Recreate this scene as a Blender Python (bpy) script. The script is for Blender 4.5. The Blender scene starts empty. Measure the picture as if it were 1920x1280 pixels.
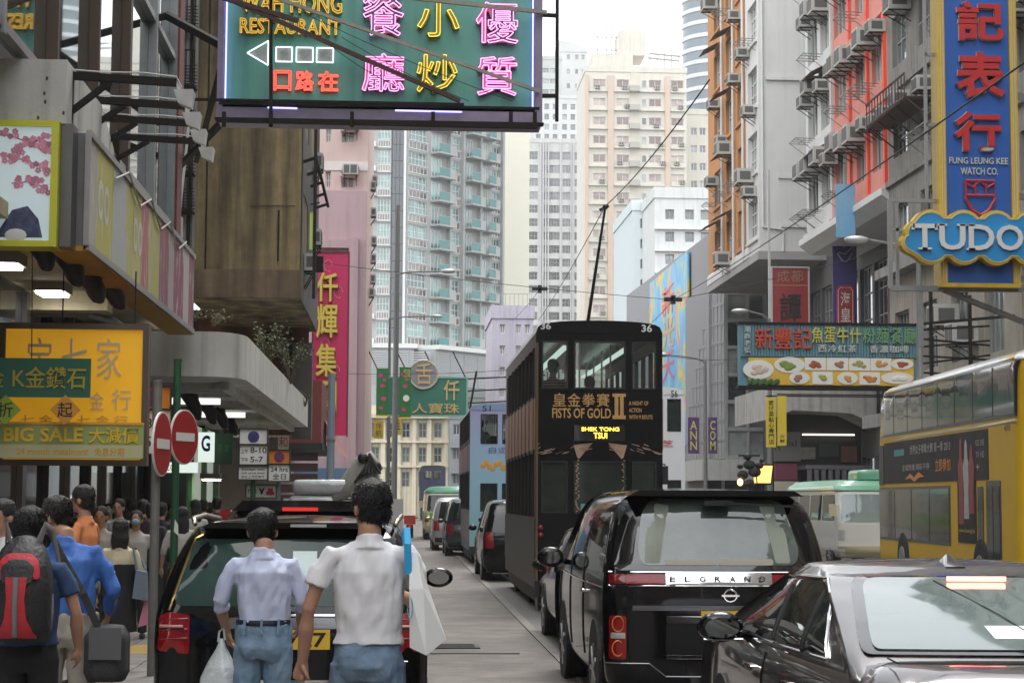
import bpy, bmesh, math, random
import numpy as np
from mathutils import Vector, Matrix, noise
PI = math.pi
R = math.radians
rng = random.Random(7)
scene = bpy.context.scene
COL = scene.collection

# ------------------------------------------------------------------ camera
F = 3500.0                      # focal length in pixels of the 1920 px photograph
CAM = Vector((0.0, 0.0, 1.72))
VPX, VPY = 750.0, 935.0         # where the street runs out of the picture
_c1 = Vector((VPX-960, -(VPY-640), -F)).normalized()
_u = Vector((0.010, 1.0, 0.0))
_c2 = (_u - _c1*_u.dot(_c1)).normalized()
_c0 = _c1.cross(_c2)
W2C = Matrix((( _c0.x, _c1.x, _c2.x), (_c0.y, _c1.y, _c2.y), (_c0.z, _c1.z, _c2.z)))
C2W = W2C.transposed()
camd = bpy.data.cameras.new('camera')
camd.sensor_fit = 'HORIZONTAL'; camd.sensor_width = 36.0
camd.lens = 36.0*F/1920; camd.clip_start = 0.3; camd.clip_end = 3000
cam = bpy.data.objects.new('camera', camd); COL.objects.link(cam)
cam.matrix_world = Matrix.Translation(CAM) @ C2W.to_4x4()
scene.camera = cam

# ------------------------------------------------------------------ light
SUN_EL, SUN_ROT = R(62), R(205)
world = bpy.data.worlds.new('World'); scene.world = world; world.use_nodes = True
nt = world.node_tree; nt.nodes.clear()
sky = nt.nodes.new('ShaderNodeTexSky'); sky.sky_type = 'NISHITA'; sky.sun_disc = False
sky.sun_elevation = SUN_EL; sky.sun_rotation = SUN_ROT; sky.dust_density = 1.0; sky.air_density = 1.0; sky.ozone_density = 1.0
hs = nt.nodes.new('ShaderNodeHueSaturation'); hs.inputs['Saturation'].default_value = 0.12; hs.inputs['Value'].default_value = 1.15
bg = nt.nodes.new('ShaderNodeBackground'); bg.inputs['Strength'].default_value = 0.15
wo = nt.nodes.new('ShaderNodeOutputWorld')
nt.links.new(sky.outputs[0], hs.inputs['Color']); nt.links.new(hs.outputs[0], bg.inputs['Color']); nt.links.new(bg.outputs[0], wo.inputs[0])
sund = bpy.data.lights.new('sun', 'SUN'); sund.energy = 1.0; sund.angle = R(25); sund.color = (1.0, 0.97, 0.92)
sun = bpy.data.objects.new('sun', sund); COL.objects.link(sun)
sun.rotation_euler = (PI/2-SUN_EL, 0, R(160))
scene.view_settings.view_transform = 'Standard'; scene.view_settings.look = 'None'
scene.view_settings.exposure = 1.55; scene.view_settings.gamma = 1.0
scene.view_settings.use_curve_mapping = False
scene.render.engine = 'CYCLES'
scene.cycles.max_bounces = 6; scene.cycles.diffuse_bounces = 2; scene.cycles.glossy_bounces = 3
scene.cycles.transmission_bounces = 4; scene.cycles.transparent_max_bounces = 8; scene.cycles.caustics_reflective = False; scene.cycles.caustics_refractive = False

def ray(px, py):
    return (C2W @ Vector((px-960, -(py-640), -F))).normalized()
def W(px, py, Y):               # the point at street distance Y that the photograph shows at px, py
    d = ray(px, py); t = (Y-CAM.y)/d.y
    return CAM + d*t
def XZ(px, py, Y):
    p = W(px, py, Y); return p.x, p.z

# ------------------------------------------------------------------ materials
MATS = {}
def _n(t, kind, **kw):
    n = t.nodes.new(kind)
    for k, v in kw.items(): setattr(n, k, v)
    return n
def mat(name, col, rough=0.6, metal=0.0, var=0.0, scale=4.0, streak=0.0, dirt=(0.06,0.05,0.04), bump=0.0, bscale=30.0, spec=0.5,
        coat=0.0, emit=None, estr=0.0, rand=0.0, alpha=1.0, trans=0.0, fleck=0.0):
    if name in MATS: return MATS[name]
    m = bpy.data.materials.new(name); m.use_nodes = True
    t = m.node_tree; b = t.nodes['Principled BSDF']
    b.inputs['Base Color'].default_value = (*col, 1)
    b.inputs['Roughness'].default_value = rough; b.inputs['Metallic'].default_value = metal
    b.inputs['Specular IOR Level'].default_value = spec
    b.inputs['Coat Weight'].default_value = coat; b.inputs['Coat Roughness'].default_value = 0.03
    b.inputs['Alpha'].default_value = alpha; b.inputs['Transmission Weight'].default_value = trans
    if emit: b.inputs['Emission Color'].default_value = (*emit, 1); b.inputs['Emission Strength'].default_value = estr
    tc = None; out = None
    if var or streak or bump or fleck: tc = _n(t, 'ShaderNodeTexCoord')
    def mixc(a, bcol, fac, mode='MIX'):
        mx = _n(t, 'ShaderNodeMix', data_type='RGBA', blend_type=mode)
        if a is None: mx.inputs['A'].default_value = (*col, 1)
        else: t.links.new(a, mx.inputs['A'])
        if isinstance(bcol, tuple): mx.inputs['B'].default_value = (*bcol, 1)
        else: t.links.new(bcol, mx.inputs['B'])
        if isinstance(fac, float): mx.inputs['Factor'].default_value = fac
        else: t.links.new(fac, mx.inputs['Factor'])
        return mx.outputs['Result']
    if var:
        nz = _n(t, 'ShaderNodeTexNoise'); nz.inputs['Scale'].default_value = scale; nz.inputs['Detail'].default_value = 8; nz.inputs['Roughness'].default_value = 0.65
        t.links.new(tc.outputs['Object'], nz.inputs['Vector'])
        mr = _n(t, 'ShaderNodeMapRange'); mr.inputs['From Min'].default_value = 0.35; mr.inputs['From Max'].default_value = 0.7
        mr.inputs['To Min'].default_value = 0.0; mr.inputs['To Max'].default_value = var
        t.links.new(nz.outputs['Fac'], mr.inputs['Value'])
        out = mixc(out, tuple(c*0.45+d*0.3 for c, d in zip(col, dirt)), mr.outputs[0])
    if streak:
        mp = _n(t, 'ShaderNodeMapping'); mp.inputs['Scale'].default_value = (3.0, 3.0, 0.16)
        t.links.new(tc.outputs['Object'], mp.inputs['Vector'])
        nz = _n(t, 'ShaderNodeTexNoise'); nz.inputs['Scale'].default_value = 1.6; nz.inputs['Detail'].default_value = 6
        t.links.new(mp.outputs[0], nz.inputs['Vector'])
        mr = _n(t, 'ShaderNodeMapRange'); mr.inputs['From Min'].default_value = 0.48; mr.inputs['From Max'].default_value = 0.72
        mr.inputs['To Min'].default_value = 0.0; mr.inputs['To Max'].default_value = streak
        t.links.new(nz.outputs['Fac'], mr.inputs['Value'])
        out = mixc(out, dirt, mr.outputs[0])
    if rand:
        oi = _n(t, 'ShaderNodeObjectInfo')
        mr = _n(t, 'ShaderNodeMapRange'); mr.inputs['To Min'].default_value = 1-rand; mr.inputs['To Max'].default_value = 1+rand
        t.links.new(oi.outputs['Random'], mr.inputs['Value'])
        cm = _n(t, 'ShaderNodeCombineColor')
        for i in range(3): t.links.new(mr.outputs[0], cm.inputs[i])
        out = mixc(out, cm.outputs[0], 1.0, 'MULTIPLY')
    if out is not None: t.links.new(out, b.inputs['Base Color'])
    if bump:
        nz = _n(t, 'ShaderNodeTexNoise'); nz.inputs['Scale'].default_value = bscale; nz.inputs['Detail'].default_value = 5
        t.links.new(tc.outputs['Object'], nz.inputs['Vector'])
        bp = _n(t, 'ShaderNodeBump'); bp.inputs['Strength'].default_value = bump; bp.inputs['Distance'].default_value = 0.02
        t.links.new(nz.outputs['Fac'], bp.inputs['Height']); t.links.new(bp.outputs[0], b.inputs['Normal'])
        if not metal:
            mr = _n(t, 'ShaderNodeMapRange'); mr.inputs['To Min'].default_value = max(0.0, rough-0.12); mr.inputs['To Max'].default_value = min(1.0, rough+0.12)
            t.links.new(nz.outputs['Fac'], mr.inputs['Value']); t.links.new(mr.outputs[0], b.inputs['Roughness'])
    MATS[name] = m
    return m

def win_glass(name, lo=(0.02,0.03,0.03), hi=(0.25,0.28,0.27), rough=0.06, gloss=1.0):
    """window glass whose curtain or dark room behind differs from window to window"""
    if name in MATS: return MATS[name]
    m = bpy.data.materials.new(name); m.use_nodes = True
    t = m.node_tree; b = t.nodes['Principled BSDF']
    oi = _n(t, 'ShaderNodeObjectInfo'); geo = _n(t, 'ShaderNodeNewGeometry')
    nz = _n(t, 'ShaderNodeTexNoise'); nz.inputs['Scale'].default_value = 0.9; nz.inputs['Detail'].default_value = 3
    t.links.new(geo.outputs['Position'], nz.inputs['Vector'])
    ad = _n(t, 'ShaderNodeMath', operation='MULTIPLY'); t.links.new(oi.outputs['Random'], ad.inputs[0]); t.links.new(nz.outputs['Fac'], ad.inputs[1])
    cr = _n(t, 'ShaderNodeValToRGB'); cr.color_ramp.elements[0].color = (*lo, 1); cr.color_ramp.elements[1].color = (*hi, 1)
    cr.color_ramp.elements[0].position = 0.12; cr.color_ramp.elements[1].position = 0.48
    t.links.new(ad.outputs[0], cr.inputs[0]); t.links.new(cr.outputs[0], b.inputs['Base Color'])
    b.inputs['Roughness'].default_value = rough; b.inputs['Specular IOR Level'].default_value = gloss
    b.inputs['Coat Weight'].default_value = 0.3
    n2 = _n(t, 'ShaderNodeTexNoise'); n2.inputs['Scale'].default_value = 1.3
    t.links.new(geo.outputs['Position'], n2.inputs['Vector'])
    bp = _n(t, 'ShaderNodeBump'); bp.inputs['Strength'].default_value = 0.08; bp.inputs['Distance'].default_value = 0.05
    t.links.new(n2.outputs['Fac'], bp.inputs['Height']); t.links.new(bp.outputs[0], b.inputs['Normal'])
    MATS[name] = m
    return m

def clear_glass(name, tint=(0.75,0.85,0.82), gl=0.5):
    if name in MATS: return MATS[name]
    m = bpy.data.materials.new(name); m.use_nodes = True
    t = m.node_tree; t.nodes.clear()
    tr = _n(t, 'ShaderNodeBsdfTransparent'); tr.inputs[0].default_value = (*tint, 1)
    g = _n(t, 'ShaderNodeBsdfGlossy'); g.inputs['Roughness'].default_value = 0.02
    fr = _n(t, 'ShaderNodeFresnel'); fr.inputs[0].default_value = 1.5
    mm = _n(t, 'ShaderNodeMath', operation='MULTIPLY_ADD'); mm.inputs[1].default_value = 1.0; mm.inputs[2].default_value = 0.04*gl
    t.links.new(fr.outputs[0], mm.inputs[0])
    mx = _n(t, 'ShaderNodeMixShader'); t.links.new(mm.outputs[0], mx.inputs[0]); t.links.new(tr.outputs[0], mx.inputs[1]); t.links.new(g.outputs[0], mx.inputs[2])
    o = _n(t, 'ShaderNodeOutputMaterial'); t.links.new(mx.outputs[0], o.inputs[0])
    MATS[name] = m
    return m

# ------------------------------------------------------------------ mesh building
class MB:
    """collects geometry for ONE mesh object"""
    def __init__(s): s.v = []; s.f = []; s.mi = []; s.cur = 0; s.smooth = []; s.sm = False
    def mat(s, i): s.cur = i; return s
    def add(s, vs, fs):
        n = len(s.v); s.v.extend([tuple(p) for p in vs])
        for f in fs: s.f.append(tuple(i+n for i in f)); s.mi.append(s.cur); s.smooth.append(s.sm)
        return s
    def box(s, x0, x1, y0, y1, z0, z1):
        if x0 > x1: x0, x1 = x1, x0
        if y0 > y1: y0, y1 = y1, y0
        if z0 > z1: z0, z1 = z1, z0
        return s.add([(x0,y0,z0),(x1,y0,z0),(x1,y1,z0),(x0,y1,z0),(x0,y0,z1),(x1,y0,z1),(x1,y1,z1),(x0,y1,z1)],
                     [(0,3,2,1),(4,5,6,7),(0,1,5,4),(1,2,6,5),(2,3,7,6),(3,0,4,7)])
    def quad(s, a, b, c, d): return s.add([a,b,c,d], [(0,1,2,3)])
    def prism(s, poly, y0, y1, axis='y'):
        """polygon (x,z) extruded in y (axis y), or (x,y) extruded in z (axis z), or (y,z) extruded in x (axis x)"""
        n = len(poly)
        def P(a, b, t): return (a, t, b) if axis == 'y' else ((a, b, t) if axis == 'z' else (t, a, b))
        vs = [P(a, b, y0) for a, b in poly] + [P(a, b, y1) for a, b in poly]
        fs = [tuple(range(n)), tuple(range(2*n-1, n-1, -1))] + [(i, i+n, (i+1) % n+n, (i+1) % n) for i in range(n)]
        return s.add(vs, fs)
    def tube(s, pts, r, n=8, caps=True):
        """round tube along points; r number or list"""
        pts = [Vector(p) for p in pts]; k = len(pts)
        rs = r if isinstance(r, (list, tuple)) else [r]*k
        rings = []; ref = None
        for i, p in enumerate(pts):
            d = (pts[min(i+1, k-1)] - pts[max(i-1, 0)])
            if d.length < 1e-9: d = Vector((0,0,1))
            d.normalize()
            if ref is None:
                ref = Vector((0,0,1)) if abs(d.z) < 0.9 else Vector((1,0,0))
            a = d.cross(ref)
            if a.length < 1e-4: ref = Vector((0,1,0)); a = d.cross(ref)
            a.normalize(); b = d.cross(a); 
            rr = rs[i]; rx, ry = rr if isinstance(rr, (list, tuple)) else (rr, rr)
            rings.append([p + a*math.cos(2*PI*j/n)*rx + b*math.sin(2*PI*j/n)*ry for j in range(n)])
        vs = [q for rg in rings for q in rg]; fs = []
        for i in range(k-1):
            for j in range(n):
                fs.append((i*n+j, i*n+(j+1) % n, (i+1)*n+(j+1) % n, (i+1)*n+j))
        if caps: fs.append(tuple(range(n-1, -1, -1))); fs.append(tuple((k-1)*n+j for j in range(n)))
        return s.add(vs, fs)
    def bar(s, a, b, w, h=None):
        """square bar between two points"""
        a = Vector(a); b = Vector(b); h = h or w; d = (b-a)
        if d.length < 1e-6: return s
        d.normalize(); ref = Vector((0,0,1)) if abs(d.z) < 0.95 else Vector((0,1,0))
        x = d.cross(ref).normalized()*w/2; y = x.normalized().cross(d)*h/2
        vs = [a-x-y, a+x-y, a+x+y, a-x+y, b-x-y, b+x-y, b+x+y, b-x+y]
        return s.add(vs, [(0,3,2,1),(4,5,6,7),(0,1,5,4),(1,2,6,5),(2,3,7,6),(3,0,4,7)])
    def disc(s, c, r, n=20, axis='y', th=0.02, ry=None):
        ry = ry or r; cx, cy, cz = c
        poly = [(math.cos(2*PI*i/n)*r, math.sin(2*PI*i/n)*ry) for i in range(n)]
        if axis == 'y': return s.prism([(cx+a, cz+b) for a, b in poly], cy-th/2, cy+th/2, 'y')
        if axis == 'z': return s.prism([(cx+a, cy+b) for a, b in poly], cz-th/2, cz+th/2, 'z')
        return s.prism([(cy+a, cz+b) for a, b in poly], cx-th/2, cx+th/2, 'x')
    def ball(s, c, rx, ry=None, rz=None, n=10, m=7):
        ry = ry or rx; rz = rz or rx; c = Vector(c)
        vs = [c+Vector((0,0,-rz))]
        for i in range(1, m):
            a = -PI/2+PI*i/m
            for j in range(n): vs.append(c+Vector((math.cos(a)*math.cos(2*PI*j/n)*rx, math.cos(a)*math.sin(2*PI*j/n)*ry, math.sin(a)*rz)))
        vs.append(c+Vector((0,0,rz))); fs = []
        for j in range(n): fs.append((0, 1+(j+1) % n, 1+j))
        for i in range(m-2):
            for j in range(n): fs.append((1+i*n+j, 1+i*n+(j+1) % n, 1+(i+1)*n+(j+1) % n, 1+(i+1)*n+j))
        t = 1+(m-1)*n
        for j in range(n): fs.append((t, 1+(m-2)*n+j, 1+(m-2)*n+(j+1) % n))
        return s.add(vs, fs)
    def lathe(s, c, prof, n=16, axis='z'):
        """profile [(r, h)] turned about an axis through c"""
        c = Vector(c); vs = []
        for r, h in prof:
            for j in range(n):
                a = 2*PI*j/n; u, v = math.cos(a)*r, math.sin(a)*r
                vs.append(c + (Vector((u, v, h)) if axis == 'z' else (Vector((h, u, v)) if axis == 'x' else Vector((v, h, u)))))
        k = len(prof); fs = []
        for i in range(k-1):
            for j in range(n): fs.append((i*n+j, i*n+(j+1) % n, (i+1)*n+(j+1) % n, (i+1)*n+j))
        fs.append(tuple(range(n-1, -1, -1))); fs.append(tuple((k-1)*n+j for j in range(n)))
        return s.add(vs, fs)
    def mesh(s, name, mats, weld=False, fixn=False):
        me = bpy.data.meshes.new(name)
        me.from_pydata(s.v, [], s.f)
        for m in (mats if isinstance(mats, (list, tuple)) else [mats]): me.materials.append(m)
        me.polygons.foreach_set('material_index', s.mi)
        me.polygons.foreach_set('use_smooth', s.smooth)
        if weld or fixn:
            bm = bmesh.new(); bm.from_mesh(me)
            if weld: bmesh.ops.remove_doubles(bm, verts=bm.verts, dist=1e-4)
            bmesh.ops.recalc_face_normals(bm, faces=bm.faces)
            bm.to_mesh(me); bm.free()
        me.update()
        return me
    def obj(s, name, mats, parent=None, loc=(0,0,0), rot=0.0, weld=False, fixn=False):
        return link(name, s.mesh(name, mats, weld, fixn), parent, loc, rot)

def link(name, me, parent=None, loc=(0,0,0), rot=0.0):
    o = bpy.data.objects.new(name, me); COL.objects.link(o)
    o.location = loc
    o.rotation_euler = rot if isinstance(rot, (tuple, list)) else (0, 0, rot)
    if parent is not None: o.parent = parent
    return o
def tag(o, label=None, cat=None, group=None, kind=None):
    if label: o['label'] = label
    if cat: o['category'] = cat
    if group: o['group'] = group
    if kind: o['kind'] = kind
    return o
def thing(name, label, cat, loc=(0,0,0), rot=0.0, group=None):
    o = bpy.data.objects.new(name, None); COL.objects.link(o)
    o.empty_display_size = 0.2
    o.location = loc; o.rotation_euler = (0, 0, rot)
    return tag(o, label, cat, group)
def kids(o):
    return [c for c in ALLCH.get(o.name, [])] if ALLCH else [c for c in COL.objects if c.parent == o]
ALLCH = None
def copy_tree(o, parent=None, children=None):
    if children is None:
        children = {}
        for c in COL.objects:
            if c.parent: children.setdefault(c.parent.name, []).append(c)
    c = o.copy(); COL.objects.link(c)
    if parent is not None: c.parent = parent
    for ch in children.get(o.name, []): copy_tree(ch, c, children)
    return c
def struct(name, mb, mats, **kw):
    return tag(mb.obj(name, mats, **kw), kind='structure')

# ------------------------------------------------------------------ lettering
_TXT = {}
def text_mesh(s, extrude=0.0, bold=0.0, spacing=1.0, lines=0.9, res=3):
    key = (s, round(extrude, 4), bold, spacing, lines, res)
    if key in _TXT: return _TXT[key]
    cu = bpy.data.curves.new('lettering', 'FONT'); cu.body = s; cu.size = 1.0
    cu.align_x = 'CENTER'; cu.space_character = spacing; cu.space_line = lines
    cu.offset = bold; cu.resolution_u = res; cu.extrude = 0.5 if extrude else 0.0
    ob = bpy.data.objects.new('lettering', cu); COL.objects.link(ob)
    bpy.context.view_layer.update()
    dg = bpy.context.evaluated_depsgraph_get()
    me = bpy.data.meshes.new_from_object(ob.evaluated_get(dg))
    COL.objects.unlink(ob); bpy.data.objects.remove(ob); bpy.data.curves.remove(cu)
    n = len(me.vertices); co = np.empty(n*3); me.vertices.foreach_get('co', co); co = co.reshape(-1, 3)
    _TXT[key] = (co, [tuple(p.vertices) for p in me.polygons])
    bpy.data.meshes.remove(me)
    return _TXT[key]
def text(s, m, parent, x0, x1, z0, z1, y=0.0, depth=0.0, bold=0.0, name='lettering', spacing=1.0, lines=0.9, frame=None, keep=False, shear=0.0):
    """lettering that fills the box x0..x1, z0..z1 on the plane y facing -y (stretched to fit; keep=True keeps proportions)"""
    co, fs = text_mesh(s, depth, bold, spacing, lines)
    if len(co) == 0: return None
    c = co.copy(); lo = c.min(0); hi = c.max(0); sz = np.maximum(hi-lo, 1e-6)
    sx = (x1-x0)/sz[0]; sz_ = (z1-z0)/sz[1]
    if keep:
        k = min(sx, sz_); cx = (x0+x1)/2-k*sz[0]/2; cz = (z0+z1)/2-k*sz[1]/2; sx = sz_ = k
    else: cx, cz = x0, z0
    X = cx+(c[:,0]-lo[0])*sx; Z = cz+(c[:,1]-lo[1])*sz_
    X = X + shear*(Z-z0)
    Yv = y-(c[:,2]-lo[2])*(depth if depth else 0)
    vs = list(zip(X, Yv, Z))
    if frame: vs = [tuple(frame(*v)) for v in vs]
    me = bpy.data.meshes.new(name); me.from_pydata(vs, [], fs); me.materials.append(m); me.update()
    return link(name, me, parent)
def col_text(chars, m, parent, x0, x1, z0, z1, y=0.0, depth=0.0, bold=0.0, name='character', gap=0.12):
    """characters written downwards, each its own piece"""
    n = len(chars); h = (z1-z0)/n
    for i, ch in enumerate(chars):
        if ch != ' ': text(ch, m, parent, x0, x1, z1-(i+1)*h+h*gap/2, z1-i*h-h*gap/2, y, depth, bold, name)
def row_text(chars, m, parent, x0, x1, z0, z1, y=0.0, depth=0.0, bold=0.0, name='character', gap=0.12):
    n = len(chars); w = (x1-x0)/n
    for i, ch in enumerate(chars):
        if ch != ' ': text(ch, m, parent, x0+i*w+w*gap/2, x0+(i+1)*w-w*gap/2, z0, z1, y, depth, bold, name)

# ------------------------------------------------------------------ walls with openings
def wall_mb(Wd, H, xs, zs, depth=0.18, z0=0.0, skip=None, back=False):
    """wall in the x-z plane facing -y with a grid of openings xs x zs (lists of (a, b)); reveals go back to y=depth"""
    mb = MB()
    ex = sorted({0.0, Wd, *[v for p in xs for v in p]}); ez = sorted({z0, H, *[v for p in zs for v in p]})
    def isin(a, b, L): return next((i for i, p in enumerate(L) if p[0] <= a+1e-6 and b-1e-6 <= p[1]), None)
    for i in range(len(ex)-1):
        for j in range(len(ez)-1):
            a, b, c, d = ex[i], ex[i+1], ez[j], ez[j+1]
            ix, iz = isin(a, b, xs), isin(c, d, zs)
            if ix is not None and iz is not None and not (skip and skip(ix, iz)):
                mb.quad((a,0,c),(a,depth,c),(a,depth,d),(a,0,d)); mb.quad((b,0,d),(b,depth,d),(b,depth,c),(b,0,c))
                mb.quad((a,0,d),(a,depth,d),(b,depth,d),(b,0,d)); mb.quad((a,0,c),(b,0,c),(b,depth,c),(a,depth,c))
            else: mb.quad((a,0,c),(b,0,c),(b,0,d),(a,0,d))
    return mb
_WIN = {}
def window_mesh(w, h, fm, gm, cols=2, rows=1, bar=0.05, transom=None, sill=0.0, key=''):
    k = (round(w, 3), round(h, 3), fm.name, gm.name, cols, rows, bar, transom, sill)
    if k in _WIN: return _WIN[k]
    mb = MB()
    mb.mat(1).quad((0,0.03,0),(w,0.03,0),(w,0.03,h),(0,0.03,h)); mb.mat(0)
    t = bar
    mb.box(0,w,-0.02,0.028,0,t); mb.box(0,w,-0.02,0.028,h-t,h); mb.box(0,t,-0.018,0.028,t,h-t); mb.box(w-t,w,-0.018,0.028,t,h-t)
    for i in range(1, cols): x = w*i/cols; mb.box(x-t*.45,x+t*.45,-0.015,0.028,t,h-t)
    rr = [h*j/rows for j in range(1, rows)] if transom is None else [h*transom]
    for z in rr: mb.box(t,w-t,-0.012,0.028,z-t*.4,z+t*.4)
    if sill: mb.box(-0.06,w+0.06,-0.02-sill,-0.021,-0.07,-0.005)
    _WIN[k] = mb.mesh('window', [fm, gm]); return _WIN[k]
def facade(parent, loc, rot, Wd, H, xs, zs, wm, fm, gm, depth=0.18, cols=2, rows=1, transom=None, bar=0.05, z0=0.0, sill=0.0, skip=None, name='wall', wname='window', jitter=0):
    """wall + one window object per opening"""
    o = wall_mb(Wd, H, xs, zs, depth, z0, skip).obj(name, wm, parent, loc, rot)
    c, s = math.cos(rot), math.sin(rot)
    for ix, (a, b) in enumerate(xs):
        for iz, (z_a, z_b) in enumerate(zs):
            if skip and skip(ix, iz): continue
            me = window_mesh(b-a, z_b-z_a, fm, gm, cols if isinstance(cols, int) else cols[ix % len(cols)], rows, bar, transom, sill)
            dy = depth-0.031
            link(wname, me, parent, (loc[0]+a*c-dy*s, loc[1]+a*s+dy*c, loc[2]+z_a), rot)
    return o
def spread(a, b, n, w):
    """n openings of width w spread evenly between a and b"""
    g = (b-a-n*w)/n
    return [(a+g/2+i*(w+g), a+g/2+i*(w+g)+w) for i in range(n)]

# ------------------------------------------------------------------ common materials
WHITE_METAL = mat('white_painted_metal', (0.55,0.56,0.55), 0.4, var=0.2)
DARK_METAL = mat('dark_rusty_metal', (0.022,0.018,0.016), 0.8, 0.0, spec=0.2, var=0.4, scale=8, bump=0.2)
GREY_METAL = mat('grey_galvanised_metal', (0.28,0.29,0.29), 0.45, 0.6, var=0.3, scale=6)
GREY_POLE = mat('grey_pole_paint', (0.22,0.23,0.22), 0.5, 0.2, var=0.35, scale=9, streak=0.4)
BLACK = mat('matt_black', (0.012,0.012,0.013), 0.6)
RUBBER = mat('tyre_rubber', (0.015,0.015,0.016), 0.8, bump=0.2, bscale=60)
CHROME = mat('chrome', (0.75,0.75,0.76), 0.08, 1.0)
CONCRETE = mat('weathered_concrete', (0.30,0.29,0.27), 0.85, var=0.5, scale=1.5, streak=0.6, bump=0.3, bscale=12)
# ================================================================== ground, road, pavements
asphalt = mat('asphalt', (0.062,0.058,0.053), 0.75, var=0.5, scale=1.2, bump=0.5, bscale=45)
trackmat = mat('track_concrete', (0.115,0.11,0.10), 0.6, var=0.55, scale=1.6, bump=0.35, bscale=30)
mb = MB(); mb.quad((-700,-150,-0.03),(700,-150,-0.03),(700,900,-0.03),(-700,900,-0.03))
struct('ground', mb, mat('ground_dust', (0.09,0.085,0.08), 0.9))
def grid_sheet(x0, x1, y0, y1, z, nx, ny, amp=0.0):
    mb = MB(); vs = []; fs = []
    for j in range(ny+1):
        for i in range(nx+1):
            x = x0+(x1-x0)*i/nx; y = y0+(y1-y0)*j/ny
            vs.append((x, y, z+amp*noise.noise(Vector((x*0.6, y*0.35, 3.1)))))
    for j in range(ny):
        for i in range(nx):
            a = j*(nx+1)+i; fs.append((a, a+1, a+nx+2, a+nx+1))
    mb.sm = True; return mb.add(vs, fs)
# worn road surface: brown-grey, patched, with cross cracks worn between the wheel tracks
def road_mat():
    m = bpy.data.materials.new('worn_road'); m.use_nodes = True; t = m.node_tree; b = t.nodes['Principled BSDF']
    tc = _n(t, 'ShaderNodeTexCoord')
    n1 = _n(t, 'ShaderNodeTexNoise'); n1.inputs['Scale'].default_value = 0.9; n1.inputs['Detail'].default_value = 10; n1.inputs['Roughness'].default_value = 0.7
    t.links.new(tc.outputs['Object'], n1.inputs['Vector'])
    cr = _n(t, 'ShaderNodeValToRGB'); cr.color_ramp.elements[0].position = 0.3; cr.color_ramp.elements[1].position = 0.72
    cr.color_ramp.elements[0].color = (0.070,0.054,0.040,1); cr.color_ramp.elements[1].color = (0.215,0.170,0.125,1)
    t.links.new(n1.outputs['Fac'], cr.inputs[0])
    mp = _n(t, 'ShaderNodeMapping'); mp.inputs['Scale'].default_value = (0.9, 4.0, 1)
    t.links.new(tc.outputs['Object'], mp.inputs['Vector'])
    n2 = _n(t, 'ShaderNodeTexNoise'); n2.inputs['Scale'].default_value = 1.6; n2.inputs['Detail'].default_value = 9; n2.inputs['Distortion'].default_value = 2.2
    t.links.new(mp.outputs[0], n2.inputs['Vector'])
    c2 = _n(t, 'ShaderNodeValToRGB'); c2.color_ramp.elements[0].position = 0.50; c2.color_ramp.elements[1].position = 0.66
    c2.color_ramp.elements[0].color = (1,1,1,1); c2.color_ramp.elements[1].color = (0.60,0.57,0.54,1)
    t.links.new(n2.outputs['Fac'], c2.inputs[0])
    mx = _n(t, 'ShaderNodeMix', data_type='RGBA', blend_type='MULTIPLY'); mx.inputs['Factor'].default_value = 0.9
    t.links.new(cr.outputs[0], mx.inputs['A']); t.links.new(c2.outputs[0], mx.inputs['B'])
    v = _n(t, 'ShaderNodeTexNoise'); v.inputs['Scale'].default_value = 70; v.inputs['Detail'].default_value = 3
    t.links.new(tc.outputs['Object'], v.inputs['Vector'])
    m2 = _n(t, 'ShaderNodeMix', data_type='RGBA', blend_type='OVERLAY'); m2.inputs['Factor'].default_value = 0.45
    t.links.new(mx.outputs['Result'], m2.inputs['A']); t.links.new(v.outputs['Color'], m2.inputs['B'])
    hs = _n(t, 'ShaderNodeHueSaturation'); hs.inputs['Saturation'].default_value = 0.6
    t.links.new(m2.outputs['Result'], hs.inputs['Color']); t.links.new(hs.outputs[0], b.inputs['Base Color'])
    b.inputs['Roughness'].default_value = 0.62
    ad = _n(t, 'ShaderNodeMath', operation='SUBTRACT'); t.links.new(v.outputs['Fac'], ad.inputs[0]); t.links.new(n2.outputs['Fac'], ad.inputs[1])
    bp = _n(t, 'ShaderNodeBump'); bp.inputs['Strength'].default_value = 0.5; bp.inputs['Distance'].default_value = 0.02
    t.links.new(ad.outputs[0], bp.inputs['Height']); t.links.new(bp.outputs[0], b.inputs['Normal'])
    return m
ROADM = road_mat()
struct('road', grid_sheet(-1.9, 1.78, -30, 200, 0.0, 20, 300, 0.012), ROADM)
struct('road_far_lane', grid_sheet(9.6, 14.2, -30, 200, 0.0, 4, 10), asphalt)
TR = struct('tram_track', grid_sheet(1.78, 9.6, -30, 200, 0.004, 8, 200, 0.006), trackmat)
for i, x in enumerate((2.35, 3.42, 5.15, 6.22)):
    mb = MB(); mb.box(x-0.035, x+0.035, -30, 200, 0.005, 0.022)
    mb.obj('rail', mat('rail_steel', (0.3,0.29,0.28), 0.3, 0.9), TR)
mb = MB(); mb.box(1.70, 1.82, -30, 200, -0.01, 0.016); mb.obj('track_edge_strip', mat('pale_edge_concrete', (0.20,0.19,0.17), 0.7, var=0.6, scale=3), TR)
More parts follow.
